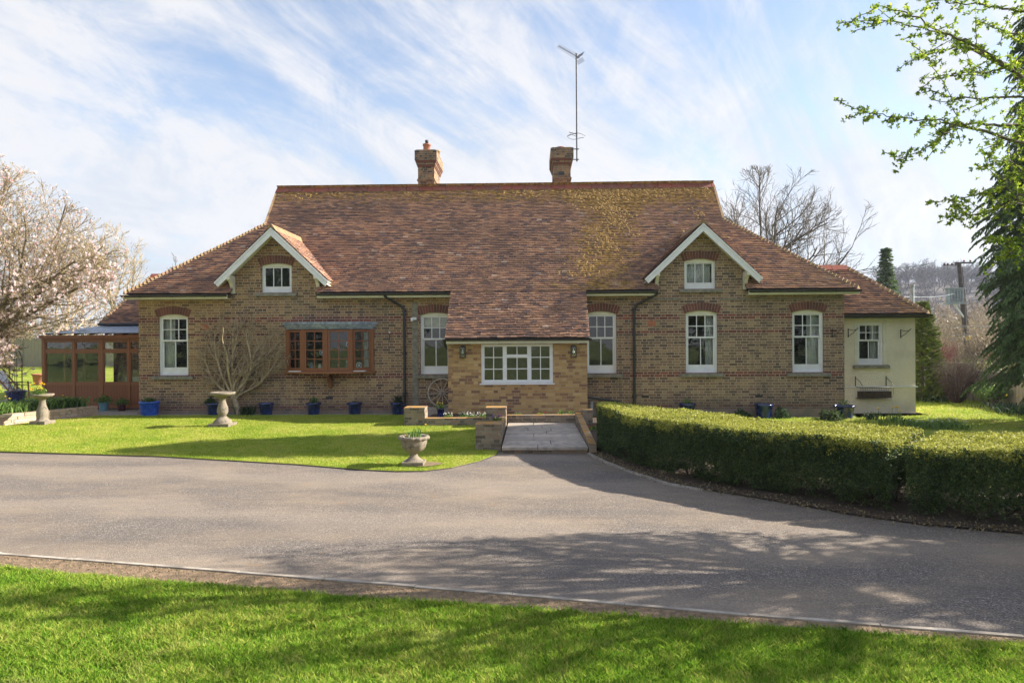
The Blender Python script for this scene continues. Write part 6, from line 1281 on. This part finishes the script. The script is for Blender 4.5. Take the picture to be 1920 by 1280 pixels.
# ------------------------------------------------------------------ hawthorn overhanging from the right, cypress behind it
def hawthorn():
    rs = np.random.default_rng(44); base = np.array([7.6, -12.0, 0.0]); t = thing('hawthorn_tree', 'tree with bright new leaves reaching in over the drive from the right', 'tree', tuple(base)); out = []; tuft = []
    paths = [([(1990, 30), (1920, 22), (1850, 10), (1780, 4), (1715, -4)], 9.6), ([(1960, 170), (1900, 130), (1850, 100), (1790, 70), (1720, 50), (1650, 38), (1588, 42)], 9.4), ([(1830, 88), (1770, 62), (1700, 24), (1640, 8)], 9.3),
             ([(1990, 130), (1920, 118), (1850, 136), (1790, 140), (1730, 146)], 9.8), ([(1820, 92), (1790, 88), (1745, 100), (1722, 108)], 9.9), ([(1990, 190), (1900, 182), (1830, 186), (1780, 184), (1730, 164)], 9.9),
             ([(2000, 250), (1920, 236), (1850, 233), (1790, 232), (1720, 222), (1660, 218), (1610, 206)], 9.2), ([(1792, 232), (1770, 252), (1740, 276), (1686, 298)], 9.2), ([(2000, 300), (1930, 320), (1870, 362), (1800, 370), (1742, 380)], 9.8),
             ([(1990, 330), (1900, 372), (1850, 398), (1800, 406), (1766, 404)], 9.6), ([(2000, 420), (1940, 440), (1900, 452), (1870, 452)], 9.7), ([(2000, 60), (1930, 70), (1880, 60), (1830, 40)], 10.2), ([(2000, 500), (1950, 500), (1900, 470), (1880, 480)], 10.0), ([(2000, 210), (1930, 205), (1880, 260), (1860, 285)], 10.1), ([(1990, 390), (1930, 330), (1890, 300), (1850, 310)], 9.9)]
    hub = np.array([7.3, -12.0, 2.6])
    for (pl, dep) in paths:
        pts = [np.array(ony(a, b, -18.8 + dep * .68 + .18 * math.sin(i * 1.3 + dep * 7))) for i, (a, b) in enumerate(pl)]; full = [hub, (hub + pts[0]) / 2 + np.array([0, 0, .3])] + pts
        P = []
        for a, b in zip(full, full[1:]):
            for k in range(6): P.append(a + (b - a) * k / 6 + rs.normal(size=3) * .008)
        P.append(full[-1]); n = len(P); 
        for i in range(n - 1): r0 = .018 * (1 - i / n) ** 1.2 + .0025; out.append((1, *P[i], *P[i + 1], r0, .018 * (1 - (i + 1) / n) ** 1.2 + .0025))
        for i in range(12, n):
            for _ in range(2):
                if rs.random() < .95: tuft.append(P[i] + rs.normal(size=3) * .02)
            if rs.random() < .42:
                d = rs.normal(size=3); d[0] -= .6; d /= np.linalg.norm(d); l = rs.uniform(.08, .30); q = P[i]
                for s in range(3):
                    q2 = q + (d + rs.normal(size=3) * .2) * l / 3; out.append((2, *q, *q2, .004, .003)); tuft.append(q2); tuft.append(q2 + rs.normal(size=3) * .03); q = q2
    # dense part of the crown, mostly outside the picture
    def env(q): return ((q[0] - 7.4) / 3.3) ** 2 + ((q[1] + 12.1) / 1.7) ** 2 + ((q[2] - 3.9) / 2.3) ** 2 < 1 and q[2] > 2.3 and q[0] > .645 * (q[1] + 18.8) + .10 * math.sin(q[2] * 4)
    P = dict(levels=3, seg=[.4, .3, .2, .15], wob=[.06, .14, .18, .2], up=[.02, .02, .03, .0], kids=[8, 6, 5], start=[.2, .2, .15], ang=[50, 45, 45], ratio=[.55, .5, .5], rr=.5, rmin=.004); tips = []
    grow(base, (-.03, 0, 1), 2.6, .15, 0, dict(P, levels=0, kids=[]), rs, out, tips); tips = []
    for k in range(26):
        a = k * .45 * 2; d = np.array([math.cos(a), math.sin(a) * .9, rs.uniform(.15, .95)]); d /= np.linalg.norm(d); grow(hub, d, 2.7, .05, 1, P, rs, out, tips, env)
    for (q, d, pts) in tips:
        for p in pts[1:]: tuft.append(p + rs.normal(size=3) * .04); tuft.append(p + rs.normal(size=3) * .06)
        tuft.append(q)
    tree_parts(t, out, M['bark'], split=1, sides=(6, 4)); T_ = np.array(tuft); Cs = []; As = []
    for k in range(8): a = rs.normal(size=T_.shape); a /= np.linalg.norm(a, axis=1, keepdims=True); Cs.append(T_ + a * .017); As.append(a)
    V, F = quads(np.concatenate(Cs), rs.uniform(.012, .024, len(T_) * 8), rs.uniform(.006, .011, len(T_) * 8), rs, A=np.concatenate(As), spread=.2); link('crown', fast_mesh('crown', V, F), M['leaf_haw'], t)
hawthorn()
def cypress(name, label, x, y, z0, ztop, rad, n, seed, mat='leaf_conifer', lens=(.5, .9), droop=.6, shape=.6, leafsize=1.0, cat='tree', group=None, per=70):
    rs = np.random.default_rng(seed); t = thing(name, label, cat, (x, y, 0), group); link('trunk', segs_mesh('trunk', [(x, y, 0, x, y, ztop * .95, rad * .10, .02)], 8), M['bark'], t)
    C = []; A = []; S = []; f = rs.random(n) ** .85; zz = z0 + (ztop - z0) * f
    for z, ff in zip(zz, f):
        a = rs.uniform(0, 6.283); Rr = rad * (1 - ff) ** shape * rs.uniform(.78, 1.12) * (1 + .14 * math.sin(a * 3 + z * 1.3)); L = rs.uniform(*lens) * ((.25 + .75 * (1 - ff)) if shape > .9 else (.5 + .5 * (1 - ff))); d = np.array([math.cos(a), math.sin(a), 0.]); s = max(.02, Rr - L); p = np.array([x, y, z]) + d * s; k = 6; dirv = d + np.array([0, 0, .15]); pl = [p]
        for i in range(k): dirv = dirv + np.array([0, 0, -droop / k * 1.6]) + rs.normal(size=3) * .06; pl.append(pl[-1] + dirv / np.linalg.norm(dirv) * L / k)
        for i in range(k): S.append((*pl[i], *pl[i + 1], .008, .006))
        q = np.array(pl); idx = rs.random(per) ** .8 * (k - .01); i0 = idx.astype(int); fr = (idx - i0)[:, None]; pc = q[i0] * (1 - fr) + q[i0 + 1] * fr; dd = q[i0 + 1] - q[i0]; dd /= np.linalg.norm(dd, axis=1, keepdims=True); side = np.cross(dd, [0, 0, 1.]); side /= np.linalg.norm(side, axis=1, keepdims=True) + 1e-6
        sg = rs.choice([-1, 1], per)[:, None]; w = rs.random((per, 1)) * .16 * (1.15 - idx[:, None] / k) * L * 1.6; C.append(pc + side * sg * w + np.array([0, 0, -1.]) * w * .55 * droop); A.append(dd * .8 + side * sg * .7 + np.array([0, 0, -.45 * droop]))
    C = np.concatenate(C); A = np.concatenate(A); V, F = quads(C, rs.uniform(.022, .05, len(C)) * leafsize, rs.uniform(.006, .012, len(C)) * leafsize, rs, A=A, spread=.25)
    link('branches', segs_mesh('branches', S, 3), M['bark'], t); link('crown', fast_mesh('crown', V, F), M[mat], t)
cypress('cypress_tree', 'tall dark cypress with drooping fronds at the right edge behind the fresh leaves', 13.05, -2.6, .9, 11.8, 2.35, 3900, 71, lens=(.6, 1.3), droop=1.0, shape=.36, leafsize=1.7, per=90)
cypress('conical_shrub', 'narrow yellow green conifer beside the end of the cream wing', 13.25, 4.6, -.05, 3.25, .78, 1500, 72, 'leaf_thuja', (.25, .4), -.2, .5, 1.2, 'shrub', per=70)
cypress('fir_tree', 'dark green conifer rising behind the roof of the cream wing', 21.0, 22.0, 1.0, 7.4, 2.3, 900, 73, 'leaf_conifer', (.7, 1.2), .2, 1.15, 2.4, per=40)
# ------------------------------------------------------------------ bare trees behind
bare_tree('bare_tree', 'large bare tree spreading behind the right end of the brick roof', (12.2, 16.5, 0), 7.5, .28, 91, dict(BARE, kids=[17, 9, 7, 4], start=[.15, .15, .15, .15], ang=[50, 36, 32, 30], ratio=[.80, .58, .5, .5], up=[.01, .04, .06, .08], rmin=.009), env=lambda q: ((q[0] - 12.0) / 6.2) ** 2 + ((q[1] - 16.5) / 6) ** 2 + ((q[2] - 5.2) / 5.7) ** 2 < 1)
for i, (x, y, h, sd_, lb) in enumerate(((-25.5, 24, 7.0, 92, 'bare tree just left of the tiled hip behind the house'), (-30.5, 25, 6.8, 93, 'bare tree behind the right side of the magnolia'), (-22.0, 27, 5.2, 94, 'low bare tree closest to the left hip of the roof'), (-36, 27, 7, 95, 'bare tree farthest left behind the magnolia'))):
    bare_tree('bare_tree', lb, (x, y, .3), h, .2, sd_, dict(BARE, kids=[9, 6, 5, 3], rmin=.014, ang=[40, 38, 36, 34]), mat='bark_pale' if i < 2 else 'bark', group='bare trees behind the left garden fence')
def scrub(name, label, boxx, boxy, h, n, mat, seed, size=.06, z0=0, twigs=0, tm='bark_tan', kind='stuff'):
    rs = np.random.default_rng(seed); C = []; S = []; m = max(3, int((boxx[1] - boxx[0]) * (boxy[1] - boxy[0]) / (h * h * .5)) + 4)
    for _ in range(m):
        cx, cy = rs.uniform(*boxx), rs.uniform(*boxy); r = h * rs.uniform(.35, .6); k = n // m; d = rs.normal(size=(k, 3)); d /= np.linalg.norm(d, axis=1, keepdims=True); C.append(np.array([cx, cy, z0 + h * .42]) + d * (rs.random((k, 1)) ** .45) * np.array([r, r, h * .55]) * rs.uniform(.75, 1.1))
        for _ in range(twigs // m):
            q = np.array([cx + rs.normal() * r * .3, cy + rs.normal() * r * .3, z0]); d = np.array([rs.normal() * .35, rs.normal() * .35, 1.]); d /= np.linalg.norm(d); L = h * rs.uniform(.6, 1.15)
            for s_ in range(4): q2 = q + (d + rs.normal(size=3) * .12) * L / 4; S.append((*q, *q2, size * .22 * (1 - s_ / 5), size * .18 * (1 - s_ / 5))); q = q2
    if n > 0: C = np.concatenate(C); C = C[C[:, 2] > z0]; V, F = quads(C, rs.uniform(.6, 1.2, len(C)) * size, rs.uniform(.3, .5, len(C)) * size, rs)
    o = link(name, fast_mesh(name, V, F) if n > 0 else segs_mesh(name, S, 3), M[mat] if n > 0 else M[tm], kind=kind)
    if label: o['label'] = label
    if n > 0 and S:
        o2 = link(name + '_twigs', segs_mesh(name, S, 3), M[tm], o, kind='stuff')
    return o
scrub('boundary_hedgerow', 'mixed scrub beyond the left garden fence', (-60, -17), (27, 33), 4.2, 26000, 'leaf_olive', 201, .11, .3, 1500)
scrub('tan_scrub', 'tan scrub beyond the right fence', (19, 34), (20, 30), 3.0, 26000, 'leaf_tan', 202, .10, 0, 2400)
scrub('tan_scrub', 'tan and olive scrub in the middle distance on the right', (30, 62), (44, 58), 5.0, 22000, 'leaf_tan', 203, .16, 0, 1600)
scrub('olive_scrub', 'low olive scrub behind the right fence', (16.2, 21), (8, 16), 1.3, 12000, 'leaf_olive', 204, .06, 0, 500)
def shrub(name, label, x, y, z, r, h, n, seed, mat, leaf_=None, nl=0, size=.03):
    rs = np.random.default_rng(seed); t = thing(name, label, 'shrub', (x, y, z)); S = []; T_ = []
    for _ in range(n):
        a = rs.uniform(0, 6.283); sp = rs.random() ** .6; d = np.array([math.cos(a) * sp * r / h, math.sin(a) * sp * r / h, 1.]); d /= np.linalg.norm(d); q = np.array([x + math.cos(a) * .08, y + math.sin(a) * .08, z]); L = h * rs.uniform(.7, 1.1)
        for s_ in range(5):
            q2 = q + (d + rs.normal(size=3) * .10) * L / 5; S.append((*q, *q2, .010 - s_ * .0015, .009 - s_ * .0015)); q = q2
            if s_ > 1:
                for _k in range(2): e = q + (d + rs.normal(size=3) * .5) * L * .16; S.append((*q, *e, .004, .003)); T_.append(e)
    link('stems', segs_mesh('stems', S, 4), M[mat], t)
    if leaf_: T_ = np.array(T_); T_ = T_[rs.integers(0, len(T_), nl)] + rs.normal(size=(nl, 3)) * .05; V, F = quads(T_, size, size * .5, rs); link('foliage', fast_mesh('foliage', V, F), M[leaf_], t)
    return t
shrub('bare_shrub', 'dark bare many stemmed shrub in front of the right fence', 13.75, 3.6, -.05, .95, 1.35, 150, 31, 'bark_dark')
shrub('red_dogwood', 'red stemmed shrub showing above the far fence panel', 18.0, 12.0, 0, .95, 1.65, 220, 32, 'twig_red', 'twig_red', 300, .03)
shrub('green_shrub', 'low bright green shrub right of the dark bare shrub', 14.15, 2.6, -.05, .45, .55, 50, 33, 'bark', 'leaf_bright', 1500, .035)
shrub('ivy_shrub', 'dark evergreen shrub left of the dark bare shrub by the fence', 14.1, 5.9, -.05, .6, .8, 60, 34, 'bark', 'leaf_dark', 2600, .04)
for i, (x, y) in enumerate(((14.0, 1.5), (13.75, .9), (13.3, 4.3), (13.6, .2))):
    t = thing('border_plant', ('grey green leaves with yellow daffodils before the fence post', 'low grey green leaves before the nearest fence panel', 'low green leaves at the left end of the fence border', 'low leaves at the right end of the fence border')[i], 'plant', (x, y, -.05)); strap_leaves(t, (x, y, -.05), 160, .28, .7, M['leaf_dark'], 400 + i, .014, .8)
    if i == 0: flowers(t, [(x - .1, y, .38), (x + .35, y + .2, .34)], .06, M['petal_yellow'], stem=0)
# ------------------------------------------------------------------ fences, pole, wires
def fence(pts, hs, z0s, label, name='garden_fence'):
    t = thing(name, label, 'fence', (*pts[0], z0s[0]))
    for i, (a, b) in enumerate(zip(pts, pts[1:])):
        A = Vector((*a, z0s[i])); B = Vector((*b, z0s[i + 1])); d = (B - A); n = max(4, int(Vector((d.x, d.y)).length / .11)); h = hs[i]; u = Vector((d.x, d.y, 0)).normalized(); nrm = Vector((-u.y, u.x, 0)); m = MB()
        for k in range(n):
            p = A + d * (k / n) + u * .004; q = A + d * ((k + 1) / n) + u * .008; j = random.uniform(-.01, .01); o_ = nrm * (.008 if k % 2 else 0)
            m.add([p + o_ + Vector((0, 0, .12)), q + o_ + Vector((0, 0, .12)), q + o_ + Vector((0, 0, h + j)), p + o_ + Vector((0, 0, h + j)), p + o_ + nrm * .018 + Vector((0, 0, .12)), q + o_ + nrm * .018 + Vector((0, 0, .12)), q + o_ + nrm * .018 + Vector((0, 0, h + j)), p + o_ + nrm * .018 + Vector((0, 0, h + j))], [(0, 1, 2, 3), (7, 6, 5, 4), (3, 2, 6, 7), (0, 3, 7, 4), (1, 5, 6, 2)])
        m.to('fence_panel', M['oldwood'], t); m = MB(); m.beam(A + Vector((0, 0, .06)) - nrm * .01, B + Vector((0, 0, .06)) - nrm * .01, .03, .12); m.to('gravel_board', M['oldwood'], t); m = MB(); m.beam(A + Vector((0, 0, h + .02)), B + Vector((0, 0, h + .02)), .06, .03); m.to('capping_rail', M['oldwood'], t)
    for i, p in enumerate(pts): m = MB(); h = hs[min(i, len(hs) - 1)] + .08; m.box((p[0] - .05, p[1] - .06, z0s[i] - .1), (p[0] + .05, p[1] + .04, z0s[i] + h)); m.prism([(p[0] - .05, z0s[i] + h), (p[0] + .05, z0s[i] + h), (p[0], z0s[i] + h + .04)], 'y', p[1] - .06, p[1] + .04); m.to('fence_post', M['oldwood'], t)
fence([(14.0, -.9), (14.35, .9), (14.75, 2.7)], [.80, .80], [-.1, -.1, -.1], 'low weathered board fence in the shade of the cypress')
fence([(14.9, 2.9), (14.9, 4.6), (14.6, 6.4), (14.2, 8.2)], [1.05, 1.25, 1.35], [-.1, -.08, -.05, 0], 'taller pale board fence panels behind the dark bare shrub')
fence([(-46 + 1.83 * i, 25) for i in range(17)], [1.8] * 16, [.58] * 17, 'grey panel fence at the far end of the left garden')
def pole():
    bx, by = 32.6, 33.0; D = by + 18.8; t = thing('utility_pole', 'leaning wooden utility pole carrying a grey transformer', 'utility pole', (bx, by, 0)); m = MB(); top = (bx - .55, by, 7.75); m.tube([(bx + .15, by, -.5), top], [.20, .15], 12); m.to('pole', M['pole'], t)
    a = MB(); a.box((top[0] - .45, by - .24, 7.62), (top[0] + .85, by - .16, 7.74)); a.box((top[0] - 1.3, by - .2, 7.48), (top[0] - .1, by - .12, 7.54)); a.to('cross_arm', M['iron'], t)
    for k, dx in enumerate((-1.2, -.95, -.65, -.35, .25, .7)): i_ = MB(); z = 7.53 if dx < -.3 else 7.76; i_.lathe((top[0] + dx, by - .2, z), [(.06, 0), (.09, .04), (.05, .07), (.08, .11), (.03, .15)], 8); i_.to('insulator', M['maroon'], t)
    x = bx - 1.05; b = MB(); b.box((x - .45, by - .45, 4.75), (x + .55, by + .1, 5.75)); b.box((x - .55, by - .55, 5.75), (x + .6, by + .2, 5.83)); b.box((x - .6, by - .5, 4.62), (x + .75, by + .15, 4.72)); tr = b.to('transformer', M['grey_metal'], t)
    b = MB()
    for k in range(5): b.box((x - .40 + k * .2, by - .55, 4.85), (x - .36 + k * .2, by - .452, 5.65))
    b.to('cooling_fins', M['grey_metal'], tr); b = MB(); b.beam((x + .1, by - .1, 4.62), (bx - .25, by - .1, 3.6), .08, .10); b.to('strut', M['white'], t); b = MB(); b.box((bx - .20, by - .26, 1.95), (bx + .12, by - .22, 2.25)); b.to('warning_plate', M['petal_yellow'], t)
    b = MB(); b.tube([(top[0] + .1, by - .2, 7.4), (top[0] + .3, by - .22, 5), (bx + .2, by - .24, 0)], .03, 6); b.to('cable', M['black'], t)
    def wire(p, q, sag, label, r=.022):
        p = Vector(p); q = Vector(q); w = MB(); w.tube([p + (q - p) * (k / 16) + Vector((0, 0, -sag * 4 * (k / 16) * (1 - k / 16))) for k in range(17)], r, 5); o = w.to('overhead_wire', M['grey_metal']); tag(o, label, 'wire', 'overhead wires on the right')
    wire((11.0, 2.5, 3.4), (bx - 1.2, by - .5, 5.4), .15, 'thin pale wire from the cream wing roof to the transformer', .010)
    wire((22, 34, 3.1), (46, 31, 3.0), .1, 'upper of the three level wires crossing behind the pole'); wire((22, 34, 2.5), (46, 31, 2.35), .1, 'middle one of the three level wires crossing behind the pole'); wire((22, 40, 2.1), (52, 38, 2.0), .1, 'lowest of the three level wires crossing behind the pole')
    wire((-8, 120, 9.5), (bx - 2.4, by - .2, 7.7), 1.2, 'long wire running from the pole top over the hill to the left', .03)
pole()
t = thing('flue_pipe', 'upright grey metal flue pipe showing over the cream wing roof', 'flue', (13.9, 6.4, 0)); m = MB(); m.tube([(13.9, 6.4, 0), (13.9, 6.4, 3.95)], .075, 12); m.to('pipe', M['grey_metal'], t); m = MB(); m.tube([(13.9, 6.4, 3.955), (13.9, 6.4, 4.02)], .09, 12); m.to('cowl', M['grey_metal'], t)
# ------------------------------------------------------------------ things in the left garden
def deck_chair():
    x, y, z = -19.45, 6.2, .05; t = thing('deck_chair', 'wooden deck chair with pale cloth at the left edge', 'chair', (x, y, z)); m = MB()
    for s in (-.28, .28): m.beam((x + .45, y + s, z), (x - .45, y + s, z + 1.05), .03, .05); m.beam((x + .55, y + s, z), (x + .5, y + s, z + .62), .05, .03)
    m.to('frame', M['oak_rail'], t); m = MB()
    for s in (-.30, .30): m.beam((x - .35, y + s, z + .60), (x + .62, y + s, z + .56), .05, .03)
    m.to('armrest', M['oak_rail'], t); m = MB(); m.add([(x + .3, y - .26, z + .3), (x + .3, y + .26, z + .3), (x, y + .26, z + .35), (x, y - .26, z + .35), (x - .45, y + .26, z + 1.02), (x - .45, y - .26, z + 1.02)], [(0, 1, 2, 3), (3, 2, 4, 5)]); m.to('sling', M['curtain'], t)
deck_chair()
g1 = pot(-18.2, 4.9, .06, .34, .36, M['navy'], 'large blue planter under the wire obelisk in the left garden'); leafy(g1, (-18.2, 4.9, .4), .25, 200, M['leaf_tan'], 71, .03)
def obelisk():
    x, y, z = -18.2, 4.9, .42; t = thing('garden_obelisk', 'slim dark wire obelisk standing in the large blue planter', 'plant support', (x, y, z)); m = MB()
    for k in range(6): a = k * math.pi / 3; m.tube([(x + .22 * math.cos(a), y + .22 * math.sin(a), z), (x + .20 * math.cos(a), y + .2 * math.sin(a), z + 1.2), (x, y, z + 1.6)], .010, 5)
    m.to('uprights', M['iron'], t); m = MB()
    for zz in (.3, .7, 1.1): m.tube([(x + .215 * math.cos(a), y + .215 * math.sin(a), z + zz) for a in [k * math.pi / 8 for k in range(17)]], .008, 5)
    m.to('rings', M['iron'], t)
obelisk()
g2 = pot(-22.5, 12, .20, .35, .5, M['terracotta'], 'terracotta pot on the grass of the left garden'); g3 = pot(-19.3, 9.0, .1, .3, .4, M['navy'], 'blue pot with bare twigs behind the wire obelisk'); leafy(g3, (-19.3, 9.0, .5), .25, 160, M['leaf_tan'], 72, .03)
# ------------------------------------------------------------------ wooded hill
def woods():
    rs = np.random.default_rng(77); protos = []
    PW = dict(levels=3, seg=[1.5, 1.2, 1.0, .8], wob=[.05, .12, .18, .2], up=[.02, .06, .08, .05], kids=[9, 6, 5], start=[.3, .2, .2], ang=[42, 40, 40], ratio=[.6, .55, .5], rr=.55, rmin=.055)
    for k in range(5): out = []; tips = []; grow(np.zeros(3), (0, 0, 1), 9, .26, 0, PW, rs, out, tips); protos.append(np.array([o_[1:] for o_ in out]))
    def place(n, xr, yr, name, label, mat, smin, smax, keep=None):
        S = []
        for _ in range(n):
            x = rs.uniform(*xr); y = rs.uniform(*yr)
            if keep and not keep(x, y): continue
            p = protos[rs.integers(5)]; s = rs.uniform(smin, smax); a = rs.uniform(0, 6.283); c, s_ = math.cos(a), math.sin(a); Rm = np.array([[c, -s_, 0], [s_, c, 0], [0, 0, 1]]) * s; q = p.copy(); o_ = np.array([x, y, hillz(x, y) - 3.2 * s])
            q[:, 0:3] = p[:, 0:3] @ Rm.T + o_; q[:, 3:6] = p[:, 3:6] @ Rm.T + o_; q[:, 6:8] *= s; S.append(q)
        o = link(name, segs_mesh(name, np.concatenate(S), 3), M[mat], kind='stuff'); o['label'] = label
    place(420, (95, 200), (120, 250), 'hillside_wood', 'bare leafless wood covering the distant hill', 'bark_far', .55, .85, lambda x, y: x > .50 * (y + 18.8) and x < .80 * (y + 18.8))
    place(46, (30, 90), (58, 100), 'roadside_wood', 'bare tan trees at the foot of the hill', 'bark_tan', .55, .9, lambda x, y: x > .50 * (y + 18.8) and x < .78 * (y + 18.8))
    place(30, (-110, -30), (45, 90), 'far_wood', 'bare trees beyond the left garden', 'bark_tan', .55, .8)
woods()
# a tall tree outside the picture on the right, whose shade falls over the drive and near lawn
def shade_tree(x, y, h, r, n, seed, label, zc):
    rs = np.random.default_rng(seed); t = thing('broad_tree', label, 'tree', (x, y, 0), 'trees beyond the right edge'); link('trunk', segs_mesh('trunk', [(x, y, 0, x, y, h * .9, .2, .05)], 8), M['bark'], t); C = []
    for _ in range(26):
        d = rs.normal(size=3); d /= np.linalg.norm(d); c = np.array([x, y, zc]) + d * rs.random() ** .4 * np.array([r, r, h - zc]) * .8; q = rs.normal(size=(n // 26, 3)); q /= np.linalg.norm(q, axis=1, keepdims=True); C.append(c + q * rs.random((n // 26, 1)) ** .4 * r * .38)
    C = np.concatenate(C); V, F = quads(C, .09, .05, rs); link('crown', fast_mesh('crown', V, F), M['leaf_dark'], t)
shade_tree(13.2, -11.3, 5.8, 2.1, 10000, 301, 'leafy tree beyond the right edge shading the drive', 4.6)
scrub('far_wood', 'belt of trees on the other side of the road', (-60, 60), (-52, -42), 14, 16000, 'leaf_dark', 205, .5, 0, 0)
# ------------------------------------------------------------------ haze
mb = MB(); mb.box((-160, -75, -1.2), (300, 345, 48)); hz = mb.to('haze', None, kind='stuff')
def haze_mat():
    m = bpy.data.materials.new('haze'); m.use_nodes = True; N = m.node_tree.nodes; N.clear(); o = N.new('ShaderNodeOutputMaterial'); v = N.new('ShaderNodeVolumePrincipled'); v.inputs['Color'].default_value = (.76, .83, 1, 1); v.inputs['Density'].default_value = .00045; v.inputs['Anisotropy'].default_value = .3; m.node_tree.links.new(v.outputs[0], o.inputs['Volume']); return m
hz.data.materials.clear(); hz.data.materials.append(haze_mat()); hz['label'] = 'thin spring haze'
